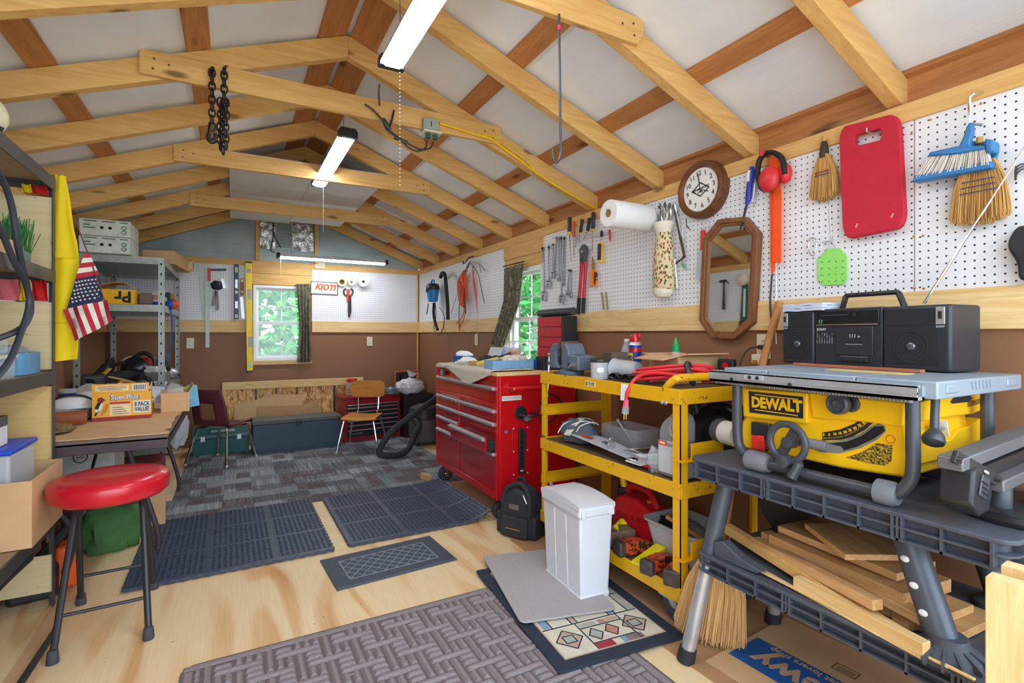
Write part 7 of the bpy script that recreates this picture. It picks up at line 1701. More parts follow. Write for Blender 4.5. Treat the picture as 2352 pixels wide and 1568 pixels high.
# ================================================================ WORKBENCH
BP = mat('bench_plastic', (76, 81, 92), .55, var=.16, vs=30, bump=.2, bs=160)
t = thing('folding_workbench', 'black ribbed plastic folding workbench carrying the yellow table saw', 'workbench', (0, 0, 0))
def slab(name, z0, z1, x0, x1, y0, y1):
    s = MB().prism(rrect(x0, x1, y0, y1, .045, 5), z1 - .012, z1, 'z').build(name, BP, t, bevel=.003)
    b = MB(); b.prism(rrect(x0 + .022, x1 - .022, y0 + .022, y1 - .022, .03, 4), z0, z1 - .012, 'z'); b.prism(rrect(x0, x1, y0, y1, .045, 5), z0, z0 + .006, 'z'); b.prism(rrect(x0 + .001, x1 - .001, y0 + .001, y1 - .001, .045, 5), (z0 + z1) / 2 - .004, (z0 + z1) / 2 + .001, 'z')
    n = 9
    for i in range(n + 1):
        yy = y0 + .04 + (y1 - y0 - .08) * i / n; b.box(x0, x0 + .03, yy - .003, yy + .003, z0, z1 - .01)
        if i in (2, 6): b.box(x0 - .002, x0 + .03, yy - .014, yy - .008, z0, z1 - .004); b.box(x0 - .002, x0 + .03, yy + .008, yy + .014, z0, z1 - .004)
    for i in range(4):
        xx = x0 + .06 + (x1 - x0 - .12) * i / 3
        for yy in (y0, y1): b.box(xx - .003, xx + .003, min(yy, yy + .03 * (1 if yy == y0 else -1)), max(yy, yy + .03 * (1 if yy == y0 else -1)), z0, z1 - .01)
    b.build('side_ribs', BP, s)
slab('bench_top', .688, .76, 1.50, 2.06, .455, 1.375); slab('lower_shelf', .355, .42, 1.50, 2.06, .30, 1.345)
GT = mat('leg_gray', (84, 92, 104), .4, .3); SL_ = mat('leg_silver', (206, 210, 216), .3, .7)
def leg(p0, p1, split, m2=SL_):
    p0, p1 = Vector(p0), Vector(p1); m = p0.lerp(p1, split); l = MB().tube([p0, m], .031, 14).build('leg', GT, t); MB().tube([m, p1], .026, 14).build('inner_tube', m2, l)
    d = (p1 - p0).normalized(); MB().tube([p1 - d * .05, p1], [.031, .033], 14).build('rubber_foot', RUBBER, l); return l
leg((1.585, 1.265, .69), (1.482, 1.365, .003), .46); leg((1.97, 1.265, .69), (2.0, 1.37, .003), .46)
l = MB().tube([(1.585, .70, .69), (1.565, .60, .42)], .036, 14).build('leg', GT, t)
for k in range(4):
    q = Vector((1.585, .70, .69)).lerp(Vector((1.565, .60, .42)), .22 + k * .22); MB().ball((q.x - .034, q.y + .006, q.z), (.006, .011, .009), 10, 6).build('lock_button', WHITE, l)
MB().tube([(1.97, .70, .69), (1.97, .62, .42)], .034, 12).build('leg', GT, t)
for (x, yy) in ((1.565, .60), (1.97, .62)):
    MB().lathe([(.075, .42), (.07, .435), (.045, .45), (.04, .47)], 18, c=(x, yy, 0)).build('leg_socket', BP, t)
b = MB()
for k in range(7): a = R(-60 + k * 25); b.beam((1.565, .60, .46), (1.565 - .09 * math.cos(a), .60 - .09 * math.sin(a), .422), .006, .02)
b.build('socket_ribs', BP, t)
MB().prism([(1.27, .42), (1.20, .42), (1.10, .425), (1.08, .44), (1.16, .452), (1.20, .47), (1.235, .485), (1.27, .47)], 1.52, 1.56, 'x').build('leg_latch', BP, t, bevel=.004)
MB().prism([(1.36, .62), (1.12, .62), (1.14, .52), (1.20, .48), (1.26, .44), (1.32, .50)], 1.86, 1.93, 'x').build('hinge_bracket', BLACK, t, bevel=.006); MB().bx((1.87, 1.12, .50), (.03, .04, .05)).build('yellow_latch', YEL, t, bevel=.004)
MB().bx((1.72, .48, .455), (.03, .035, .11), (R(15), 0, 0)).build('yellow_latch', YEL, t, bevel=.005)

# ================================================================ TABLE SAW
DY_ = mat('saw_yellow', (252, 198, 22), .38, var=.03)
TG = mat('saw_table_gray', (150, 164, 178), .42, .15, var=.05)
TUB = mat('tube_black', (72, 76, 84), .4, .2)
SX0, SY0, SZ0 = 1.53, .925, .763
t = thing('table_saw', 'yellow portable table saw with a gray table and black tube frame on the workbench', 'table saw', (SX0, SY0, SZ0), -PI / 2)
def S(px, py, X):
    p = onX(px, py, X); return (-(p.y - SY0), p.z - SZ0)
def SP(pts, X): return [S(a, b_, X) for a, b_ in pts]
def plate(name, pts, X, d0, d1, m, par=None, bevel=0):
    """traced outline standing on the plane X, reaching from d0 to d1 behind it"""
    return MB().prism(SP(pts, X), X - SX0 + d0, X - SX0 + d1).build(name, m, par or t, bevel=bevel)
XB = 1.60
plate('housing', [(1697, 886), (2083, 922), (2081, 970), (2088, 1045), (2081, 1098), (1931, 1075), (1850, 1056), (1776, 1043), (1712, 1030), (1702, 1018), (1704, 967), (1712, 957), (1699, 915)], XB, 0, .36, DY_, bevel=.008)
plate('upper_panel', [(1712, 890), (1862, 902), (1862, 972), (1714, 956)], XB, -.018, .002, DY_, bevel=.005)
plate('upper_band', [(1862, 900), (2084, 925), (2080, 980), (1990, 968), (1870, 960)], XB, -.012, .002, DY_, bevel=.005)
lb = plate('logo_label', [(1720, 898), (1845, 911), (1845, 961), (1722, 947)], XB - .018, -.0015, .0, BLACK)
q = S(1781, 929, XB - .02); sl = R(-1.5)
text('lettering', 'DEWALT', .050, DY_, lb, (q[0], XB - .02 - SX0 - .0, q[1]), (R(90), sl, 0), off=.0022, sx=.92, space=.94)
for zz in (.026, -.026): MB().box(q[0] - .077, q[0] + .077, XB - .0202 - SX0, XB - .019 - SX0, q[1] + zz - .0015, q[1] + zz + .0015).build('logo_line', DY_, lb)
q = S(1923, 927, XB - .05); c = (q[0], XB - .05 - SX0, q[1])
MB().lathe([(.0, -.006), (.010, -.008), (.012, -.002), (.022, -.002), (.026, -.008), (.031, -.004), (.032, .012), (.026, .02), (.018, .02), (.016, .06)], 26, c=c, axis='y').build('fence_knob', TUB, t); MB().lathe([(.02, .02), (.024, .022), (.024, .05), (.02, .052)], 20, c=(c[0] + .02, c[1] + .01, c[2]), axis='y').build('knob_gear', DSTEEL, t)
scl = plate('bevel_scale', [(1889, 993), (1930, 986), (1962, 973), (1990, 956), (1998, 959), (2012, 965), (1988, 986), (1959, 1002), (1931, 1010), (1890, 1011)], XB, -.0015, .0, BLACK)
for k, (px, py, rr) in enumerate(((1893, 998, 0), (1905.5, 998, -3), (1918, 996.5, -8), (1930, 994.5, -11), (1942, 991.5, -15), (1953, 987.5, -19), (1964.5, 983, -24), (1975, 976.5, -30), (1985, 970, -36), (1993.5, 963, -42))):
    q = S(px, py, XB); text('number', str(5 * k), .0105, DY_, scl, (q[0], XB - SX0 - .002, q[1]), (R(90), R(rr), 0), off=.0004)
b = MB()
for k in range(46):
    u = k / 45; pa = spline([(1893, 1007, 0), (1930, 1004, 0), (1960, 993, 0), (1985, 977, 0), (2005, 962, 0)], 12)[int(u * 48)]; q = S(pa.x, pa.y - (2.2 if k % 5 else 3.2), XB); q2 = S(pa.x, pa.y, XB); b.beam((q[0], XB - SX0 - .002, q[1]), (q2[0], XB - SX0 - .002, q2[1]), .0009, .0006, (0, 1, 0))
b.build('scale_ticks', DY_, scl)
sg = plate('bevel_slot', [(1845, 1005), (1870, 1016), (1930, 1012), (1975, 997), (2002, 978), (2020, 972), (2034, 979), (2036, 990), (2014, 1010), (1978, 1028), (1931, 1040), (1885, 1038), (1855, 1025)], XB, -.003, .0, mat('slot_gray', (120, 122, 124), .5), None, .001)
plate('slot_opening', [(1903, 1018), (1946, 1014), (1980, 1001), (2010, 979), (2030, 978), (2034, 989), (2010, 1006), (1970, 1025), (1940, 1034), (1934, 1024)], XB, -.0042, .0, BLK2, sg); plate('pointer', [(1890, 1008), (1894, 1010), (1899, 1027), (1896, 1030), (1890, 1028)], XB, -.007, -.003, mat('pointer_red', (222, 40, 36), .4), sg); plate('pointer_base', [(1872, 1015), (1905, 1018), (1904, 1034), (1878, 1030)], XB, -.0045, -.001, STEEL, sg)
# hand wheel
q = S(1808, 1016, XB - .07); c = Vector((q[0], XB - .07 - SX0, q[1])); 
hw = MB().tube([c + Vector((.058 * math.cos(a * PI / 16), .012 * math.sin(a * PI / 16) * 0, .058 * math.sin(a * PI / 16))) for a in range(32)], .011, 10, closed=True).build('hand_wheel', TUB, t)
MB().lathe([(0, -.008), (.018, -.006), (.02, .03), (.012, .07)], 18, c=c, axis='y').build('hub', TUB, hw)
for a in (60, 240): MB().beam(c + Vector((0, .006, 0)), c + Vector((.056 * math.cos(R(a)), .006, .056 * math.sin(R(a)))), .030, .010, (0, 1, 0)).build('spoke', TUB, hw)
MB().lathe([(0, -.024), (.012, -.024), (.021, -.02), (.019, .012), (.012, .016)], 20, c=c + Vector((0.0, -.01, -.056)), axis='y').build('crank_knob', TUB, hw)
MB().tube([c + Vector((.02, .05, .0)), c + Vector((.09, .06, -.002))], .016, 12).build('tilt_shaft', mat('slot_gray', (120, 122, 124), .5), t)
qa = S(1838, 1055, XB - .06); MB().tube([c + Vector((.03, .01, -.05)), (qa[0] + .006, XB - .075 - SX0, qa[1] - .01), (qa[0] - .012, XB - .085 - SX0, qa[1] - .055)], [.010, .014, .016], 10).build('lock_lever', TUB, t)
# switch
plate('switch_hood', [(1734, 967), (1776, 973), (1774, 1000), (1768, 1035), (1760, 1034), (1764, 997), (1734, 998)], XB, -.022, .0, BLACK, None, .003)
sw = plate('stop_paddle', [(1737, 997), (1764, 999), (1767, 1035), (1737, 1029)], XB, -.026, .0, mat('paddle_red', (226, 52, 44), .4), None, .004)
for k in range(4): plate('paddle_rib', [(1740, 1011 + 5 * k), (1764, 1013.5 + 5 * k), (1764, 1015 + 5 * k), (1740, 1012.5 + 5 * k)], XB - .026, -.002, .0, mat('paddle_red', (226, 52, 44), .4), sw)
def goldmat():
    tt = NT('warning_print'); co = tt.coord(); tt.base(tt.ramp(tt.noise(tt.mapping(co, (240, 240, 420)), 1, 2, .8), [(.46, lin((38, 34, 20))), (.52, lin((214, 178, 48)))], 'CONSTANT')); tt.p(Roughness=.5); return tt.m
plate('warning_label', [(1943, 1050), (1975, 1040), (2002, 1024), (2012, 1017), (2050, 1022), (2048, 1057), (2034, 1069), (1990, 1062)], XB, -.0015, .0, goldmat())
q = S(2046, 1008, XB); MB().ring_prism(circ(q[0], q[1], .012, 20), circ(q[0], q[1], .010, 20), XB - SX0 - .0015, XB - SX0).build('round_sticker', mat('sticker_orange', (226, 110, 20), .5), t)
# tube frame with gray feet
def tb(pts, X): return [(lambda q: (q[0], X - SX0, q[1]))(S(a, c_, X)) for a, c_ in pts]
MB().tube(spline(tb([(1693, 884), (1693, 950), (1695, 1010), (1706, 1036), (1735, 1058), (1780, 1070), (1900, 1100), (2000, 1124), (2050, 1134), (2080, 1118), (2096, 1085), (2097, 1010), (2096, 915)], 1.545), 5), .0165, 12).build('front_tube', TUB, t)
MB().tube(spline(tb([(2268, 880), (2268, 960), (2268, 1040)], 1.93), 3), .016, 10).build('rear_tube', TUB, t); MB().tube(spline([(-.31, .42, .30), (-.31, .42, .03), (-.27, .40, .02), (.27, .40, .02)], 4), .016, 10).build('rear_tube', TUB, t)
for a, c_, s in ((1735, 1058, 1), (2030, 1130, 1)):
    p0, p1 = tb([(a - 20, c_ - 5), (a + 34, c_ + 8)], 1.545); p0, p1 = Vector(p0), Vector(p1); MB().tube([p0, p0.lerp(p1, .12), p0.lerp(p1, .8), p1], [.024, .034, .034, .026], 16).build('foot', mat('foot_gray', (112, 116, 122), .6), t)
# gray table and rails
def rx(y0, y1): return -(y1 - SY0), -(y0 - SY0)
TZ = 1.10 - SZ0
for (y0, y1) in ((.61, .80), (.803, 1.07), (1.073, 1.24)):
    a, c_ = rx(y0, y1); MB().box(a, c_, .008, .53, TZ - .045, TZ).build('table_section', TG, t, bevel=.004)
a, c_ = rx(.638, 1.272); b = MB(); b.box(a, c_, -.030, .008, TZ - .048, TZ - .040); b.box(a, c_, -.030, -.024, TZ - .048, TZ - .012); b.box(a, c_, -.002, .008, TZ - .048, TZ - .012); b.box(a, c_, -.030, -.012, TZ - .016, TZ - .010); b.box(a, c_, -.032, -.024, TZ - .033, TZ - .028)
b.build('front_rail', mat('rail_aluminum', (196, 202, 208), .3, .6), t)
b = MB()
for k in range(70): b.bx((a + .02 + k * .0086, -.012, TZ - .052), (.004, .016, .008))
b.build('rack_teeth', STEEL, t)
for px, py in ((1681, 870), (1815, 883)): q = S(px, py, 1.50); MB().lathe([(0, -.004), (.006, -.003), (.007, 0)], 12, c=(q[0], -.030, q[1]), axis='y').build('rail_bolt', DSTEEL, t)
q = S(1732, 867, 1.50); MB().box(q[0] - .035, q[0] + .035, -.034, -.029, q[1] - .009, q[1] + .009).build('rail_stop', CLEAR, t, bevel=.002)
for dx in (-.014, .014): MB().lathe([(0, -.007), (.006, -.006), (.006, -.003)], 12, c=(q[0] + dx, -.030, q[1]), axis='y').build('stop_screw', DSTEEL, t)
a, c_ = rx(.76, 1.0); MB().prism(rrect(a, c_, .19, .26, .02), TZ, TZ + .0015, 'z').build('throat_plate', mat('throat_yellow', (236, 204, 120), .4), t)
# saw end facing the doorway
EX = -(.61 - SY0)
def E(px, py): p = onY(px, py, .69); return (p.x - SX0, p.z - SZ0)
def eplate(name, pts, d0, d1, m, bevel=.003): MB().prism([E(*p) for p in pts], d0, d1, 'x').build(name, m, t, bevel=bevel)
X0_ = -(.69 - SY0)
eplate('end_band', [(2100, 925), (2230, 895), (2280, 890), (2280, 925), (2230, 950), (2180, 955), (2108, 968)], X0_ - .03, X0_ + .006, DY_); eplate('hand_hole', [(2176, 922), (2186, 910), (2220, 906), (2226, 914), (2218, 922), (2180, 926)], X0_ + .005, X0_ + .008, BLACK, 0)
eplate('lower_panel', [(2110, 1015), (2180, 1010), (2200, 985), (2220, 980), (2250, 960), (2254, 1000), (2272, 1005), (2272, 1025), (2110, 1065)], X0_ - .05, X0_ + .004, DY_); eplate('label_strip', [(2216, 922), (2278, 905), (2278, 916), (2216, 934)], X0_ + .005, X0_ + .0075, mat('strip_bronze', (146, 104, 28), .5), 0)
eplate('dark_recess', [(2170, 955), (2250, 945), (2252, 962), (2200, 975), (2172, 1005)], X0_ - .06, X0_ - .03, BLACK)
MB().tube(spline([(X0_ + .035, .11, TZ - .05), (X0_ + .035, .105, TZ - .10), (X0_ + .04, .09, TZ - .14), (X0_ + .045, .07, TZ - .17)], 4), [.010] * 8 + [.018, .024, .026, .024, .012], 12).build('fence_lever', TUB, t)
MB().tube([(X0_ + .01, .16, TZ - .135), (X0_ + .012, .21, TZ - .14)], .010, 10).build('wing_bolt', STEEL, t); MB().beam((X0_ + .015, .20, TZ - .12), (X0_ + .015, .215, TZ - .165), .006, .02, (1, 0, 0)).build('wing', CREAM, t)
b = MB()
for k in range(6): b.bx((EX + .001, .20 + k * .022, TZ - .018), (.004, .008, .022), (R(15), 0, 0))
b.build('table_end_ribs', TG, t)
for y0, y1 in ((.05, .12), (.42, .49)): MB().box(EX - .002, EX + .004, y0, y1, TZ - .032, TZ - .010).build('table_end_pad', TG, t, bevel=.003)
sheet('cedar_strip', 'thin red brown wood strip lying on the saw table in front of the radio', 'strip', [(1.86, 1.19, 1.1015), (1.83, .77, 1.1015), (1.85, .765, 1.1015), (1.885, 1.19, 1.1015)], .009, mat('cedar', (182, 104, 70), .6, var=.2))

# ================================================================ RADIO
t = thing('cassette_radio', 'black portable cassette radio with twin speakers on the saw table', 'radio', (1.9275, 1.0075, 1.1035), R(-97.3))
RB = mat('radio_black', (48, 50, 56), .38, var=.06); RG = mat('radio_grille', (32, 33, 37), .7, var=.1, bump=.6, bs=900); PRN = mat('print_gray_pale', (176, 182, 188), .5)
HW, RD, RH = .295, .155, .208
MB().box(-HW + .02, HW - .02, .012, RD, .006, RH - .004).build('back_shell', RB, t, bevel=.008, seg=3)
ct = MB().box(-.152, .095, .0, .06, .004, RH).build('center_body', RB, t, bevel=.004)
for s, x0, x1 in ((-1, -HW, -.155), (1, .098, HW)):
    sp = MB().box(x0, x1, -.004, RD - .005, .0, RH - .002).build('speaker', RB, t, bevel=.010, seg=3)
    xa, xb = (x0 + .008, x1 - .008) if s < 0 else (x0 + .008, x1 - .030)
    MB().box(xa, xb, -.0062, -.003, .018, .138).build('grille', RG, sp, bevel=.002); MB().box(xa, xb, -.0062, -.003, .142, RH - .012).build('upper_grille', RG, sp, bevel=.002)
    cx = (xa + xb) / 2; MB().ring_prism(circ(cx, .076, .052, 32), circ(cx, .076, .048, 32), -.0076, -.006).build('cone_ring', RB, sp); MB().ring_prism(circ(cx, .076, .040, 32), circ(cx, .076, .037, 32), -.0072, -.006).build('cone_ring', RB, sp); MB().ball((cx, -.006, .076), (.014, .006, .014), 14, 8).build('dust_cap', mat('cap_shiny', (110, 114, 120), .15, .6), sp)
    xe = x0 + .017 if s < 0 else x1 - .026; MB().box(xe - .012, xe + .012, -.0085, -.004, .145, RH - .010).build('silver_badge', STEEL, sp, bevel=.001); MB().box(xe - .005, xe + .005, -.0095, -.008, .162, .185).build('badge_slot', BLACK, sp); text('lettering', 'SONY', .009, PRN, sp, (xe, -.0068, .138), off=.0003)
MB().box(-.142, .086, -.004, .001, .150, RH - .008).build('dial_panel', mat('dial_gloss', (26, 27, 31), .12), ct, bevel=.002); MB().box(-.140, .084, -.0065, -.003, .147, .151).build('chrome_line', CHROME, ct)
MB().box(-.125, -.02, -.0055, -.004, .184, .1845).build('tuning_scale', PRN, ct); MB().box(.0, .008, -.009, -.004, .178, .190).build('tuning_knob', BLACK, ct); MB().ring_prism(circ(-.126, .162, .007, 18), circ(-.126, .162, .005, 18), -.006, -.004).build('power_ring', mat('ring_green', (60, 190, 140), .4), ct)
text('lettering', 'SONY', .0125, PRN, ct, (-.125, -.001, .132), off=.0005, sx=1.15)
for k in range(7):
    x = -.142 + k * .0098; MB().box(x - .0006, x + .0006, -.0012, .001, .080, .118).build('slider_slot', PRN, ct); MB().box(x - .0034, x + .0034, -.006, .0, .094 + .006 * ((k * 3) % 4), .100 + .006 * ((k * 3) % 4)).build('slider_knob', DSTEEL, ct)
cw = MB().box(-.068, .066, -.004, .001, .040, .142).build('cassette_door', RB, ct, bevel=.002); MB().ring_prism(rrect(-.060, .058, .088, .124, .003), rrect(-.057, .055, .091, .121, .002), -.006, -.004).build('window_rim', DSTEEL, cw); text('lettering', '111', .018, PRN, cw, (-.004, -.0055, .108), off=.0003); MB().prism([(.016, .110), (.024, .106), (.016, .102)], -.0055, -.004).build('arrow', PRN, cw); MB().box(-.03, .03, -.0048, -.004, .078, .080).build('door_print', PRN, cw)
for k in range(6): MB().box(-.055 + k * .018, -.039 + k * .018, -.009, .0, .018, .030).build('key', BLACK, ct, bevel=.0015)
MB().box(-.05, .045, -.0012, .0, .0345, .0355).build('key_print', PRN, ct)
MB().tube([(-.10, .075, RH - .002), (-.082, .070, RH + .045), (-.078, .070, RH + .05), (.10, .070, RH + .05), (.104, .070, RH + .045), (.12, .075, RH - .002)], .0095, 6).build('carry_handle', BLACK, t)
A = onX(2122, 697, 2.02); B_ = onX(2396, 272, 2.06); M4 = Matrix.Translation(Vector(t.location)) @ Euler((0, 0, R(-97.3))).to_matrix().to_4x4(); iM = M4.inverted()
p0, p1 = iM @ A, iM @ B_; MB().tube([p0, p0.lerp(p1, .3), p0.lerp(p1, .301), p0.lerp(p1, .6), p0.lerp(p1, .601), p1], [.0045, .0045, .0036, .0036, .0027, .0027], 8).build('antenna', CHROME, t)
t = thing('folded_towel', 'folded pale blue white towel lying on the radio', 'towel', (1.99, 1.20, 1.1035 + .2085), R(-97))
for k in range(3): MB().surf(lambda u, v: (-.085 + .17 * u, -.05 + .10 * v, .005 + .010 * k + .003 * noise.noise((u * 4, v * 4, k * 3.0))), 14, 8, .009).build('fold', mat('towel_blue', (204, 212, 232), .95, bump=.5, bs=200), t, smooth=80)

# ================================================================ BLACK SAW HEAD ON THE BENCH CORNER
t = thing('miter_saw_base', 'black folding saw guide with gray rails on the doorway corner of the workbench', 'saw guide', (1.62, .56, .7615))
MB().lathe([(0, 0), (.135, 0), (.14, .008), (.14, .028), (.125, .034), (0, .036)], 36, c=(.13, -.05, 0)).build('turntable', BLACK, t); MB().lathe([(.1405, .012), (.1405, .024)], 36, c=(.13, -.05, 0)).build('degree_ring', DSTEEL, t)
MB().lathe([(.021, .03), (.022, .035), (.022, .088), (.018, .094), (0, .095)], 24, c=(.04, -.03, 0)).build('ribbed_knob', TUB, t)
MB().prism([(-.135, .065), (-.09, .03), (-.04, .035), (-.02, .075), (-.04, .13), (-.07, .152), (-.12, .142)], -.036, .03).build('lock_housing', BLACK, t, bevel=.008, seg=3); MB().bx((-.078, -.038, .10), (.045, .006, .05), (0, R(25), 0)).build('housing_panel', TUB, t, bevel=.003)
for k in range(3): MB().bx((-.082, -.0422, .086 + .012 * k), (.03, .003, .003), (0, R(25), 0)).build('panel_rib', BLACK, t)
MB().bx((-.07, -.040, .134), (.016, .004, .005), (0, R(25), 0)).build('white_mark', WHITE, t)
RM = mat('rail_charcoal', (122, 124, 130), .45, .5)
MB().beam((-.15, .0, .155), (.36, .0, .185), .05, .03).build('upper_rail', RM, t, bevel=.003); MB().beam((-.02, -.035, .095), (.36, -.035, .115), .04, .028).build('lower_rail', RM, t, bevel=.003); MB().beam((-.04, .0, .125), (.34, .0, .145), .05, .03).build('rail_core', BLACK, t)
MB().beam((-.155, -.01, .175), (-.02, -.04, .11), .012, .03).build('link_plate', BLACK, t, bevel=.003)
for p in ((-.150, -.018, .168), (-.03, -.048, .115)): MB().cyl((p[0], p[1] - .006, p[2]), (p[0], p[1] + .006, p[2]), .007, n=12).build('rivet', DSTEEL, t)
MB().box(.10, .34, -.10, -.06, .036, .08).build('fence_block', BLACK, t, bevel=.006); MB().prism([(.03, .0), (.06, .0), (.055, .03), (.035, .03)], -.10, -.075).build('steel_clip', CHROME, t)

# ================================================================ BOARDS ON THE LOWER SHELF
def plank(p0, p1, w, h, lab, m=None, cat='board', name='board', group='offcut boards on the workbench shelf'):
    p0, p1 = Vector(p0), Vector(p1); c = (p0 + p1) / 2; d = p1 - p0; L = d.length
    o = MB().box(-L / 2, L / 2, -w / 2, w / 2, -h / 2, h / 2).build(name, m or OFFCUT[0], None, c, (0, -math.asin(d.z / L), math.atan2(d.y, d.x)), bevel=.0015); return tag(o, lab, cat, group)
plank((1.76, 1.13, .435), (1.73, .60, .435), .24, .022, 'wide brown board at the bottom of the stack'); plank((1.745, 1.12, .459), (1.70, .64, .459), .20, .022, 'second wide board from the bottom of the stack, rough sawn end')
plank((1.755, 1.13, .500), (1.71, .70, .494), .22, .038, 'thick light brown board in the upper half of the stack'); plank((1.77, 1.12, .538), (1.74, .74, .532), .19, .022, 'broad board under the tilted topmost board'); plank((1.775, 1.00, .572), (1.665, .81, .560), .18, .018, 'short tilted board topmost on the stack')
plank((1.675, 1.335, .470), (1.505, .645, .440), .032, .034, 'long square pine stick nearest the bench front', PINE[0]); plank((1.655, 1.20, .474), (1.52, .735, .492), .034, .028, 'pale stick with a pointed end resting on its neighbours'); plank((1.70, 1.19, .492), (1.595, .65, .470), .045, .026, 'long brown strip beside the board stack'); plank((1.55, .98, .442), (1.495, .615, .442), .030, .042, 'blond stick with a clean square end sticking out of the shelf', PINEW[0])
for k in range(5): plank((1.606 - .012 * k, 1.32 - .01 * k, .425 + .0012 * k), (1.497 - .002 * k, .72 - .05 * k, .425 + .0012 * k), .010, .005, ('%s pale thin shim counted from the board stack' % ordn[k]), PINEW[0], 'shim', 'shim', 'pale shims on the workbench shelf')
plank((1.60, .72, .436), (1.66, .70, .436), .05, .03, 'small end block beside the gray bench leg', OFFCUT[0], 'block', 'block'); plank((1.61, .745, .46), (1.67, .72, .464), .05, .02, 'small end block lying on another by the gray leg', OFFCUT[0], 'block', 'block')
t = thing('board_bundle', 'pale pine boards standing on end at the doorway side of the workbench', 'boards', (1.27, .27, 0), R(4))
for k in range(3): MB().box(-.02 + k * .045, .018 + k * .045, -.14, .15, 0, .765 - .02 * (k % 2)).build('board', PINEW[2], t, bevel=.002)

# corn broom under the bench
t = thing('corn_broom', 'straw corn broom standing on the floor behind the silver bench leg', 'broom', (1.685, 1.375, .352)); t.rotation_euler = (R(-3), R(8), R(-52))
bb = broom_head(.348, .055, .13, .02, .04, 1100, 9, .0018, .9); bb.build('bristles', wood('straw_pale', (244, 212, 156), (214, 170, 108), 2, knots=False, ring=(2, 60), rough=.8), t); MB().ball((0, 0, -.16), (.085, .02, .17), 18, 10).build('bristle_core', STRAW, t)
MB().tube([(-.06, -.021, -.05), (0, -.028, -.052), (.06, -.021, -.05), (.06, .021, -.05), (0, .028, -.052), (-.06, .021, -.05)], .003, 6, closed=True).build('stitching', STRAWD, t)
t2 = Matrix.LocRotScale(t.location, t.rotation_euler, None).inverted()
MB().tube([t2 @ Vector((1.69, 1.38, .32)), t2 @ Vector((1.80, 1.405, .66)), t2 @ Vector((2.085, 1.395, 1.355))], [.02, .014, .017], 12).build('handle', PURL[2], t)
# ================================================================ FLOOR COVERINGS
def rugmat():
    t = NT('carpet_tiles'); co = t.coord(); s = t.n.new('ShaderNodeSeparateXYZ'); t.set(s, 0, co)
    def cell(sx, sy, ox):
        v = t.n.new('ShaderNodeCombineXYZ'); t.set(v, 0, t.math('FLOOR', t.math('ADD', t.math('MULTIPLY', s.outputs[0], sx), ox))); t.set(v, 1, t.math('FLOOR', t.math('ADD', t.math('MULTIPLY', s.outputs[1], sy), ox)))
        w = t.n.new('ShaderNodeTexWhiteNoise'); w.noise_dimensions = '2D'; t.set(w, 'Vector', v.outputs[0]); return w
    a, b = cell(5.2, 6.5, .3), cell(9.5, 5.2, .71)
    stripes = t.noise(t.mapping(co, (150, 2.5, 1)), 1, 2); st2 = t.noise(t.mapping(co, (60, 40, 1)), 1, 2)
    tone = t.math('ADD', t.math('MULTIPLY', a.outputs['Value'], .45), t.math('MULTIPLY', t.math('SUBTRACT', stripes, .5), t.math('ADD', .4, t.math('MULTIPLY', b.outputs['Value'], 2.2))))
    c = t.ramp(tone, [(0, lin((84, 90, 95))), (.28, lin((138, 145, 148))), (.6, lin((176, 182, 184)))])
    br = t.math('MULTIPLY', t.math('GREATER_THAN', b.outputs['Value'], .72), t.math('GREATER_THAN', t.math('ADD', stripes, t.math('MULTIPLY', st2, .3)), .64))
    c = t.mix(br, c, lin((104, 82, 82))); t.base(t.mix(t.math('MULTIPLY', t.noise(co, 400, 2), .3), c, lin((60, 60, 62)))); t.p(Roughness=.95); t.bump(t.noise(t.mapping(co, (180, 30, 1)), 1, 2), .4, .004); return t.m
o = MB().prism([(-.395, 3.94), (1.78, 3.94), (1.78, 6.02), (-.385, 6.02), (-.385, 4.45), (-.44, 4.45), (-.44, 3.94)], 0, .006, 'z').build('carpet_tile_rug', rugmat(), smooth=0); tag(o, 'gray patchwork carpet tiles in front of the end wall', 'carpet')
MATR = mat('mat_rubber', (64, 74, 94), .42, var=.08)
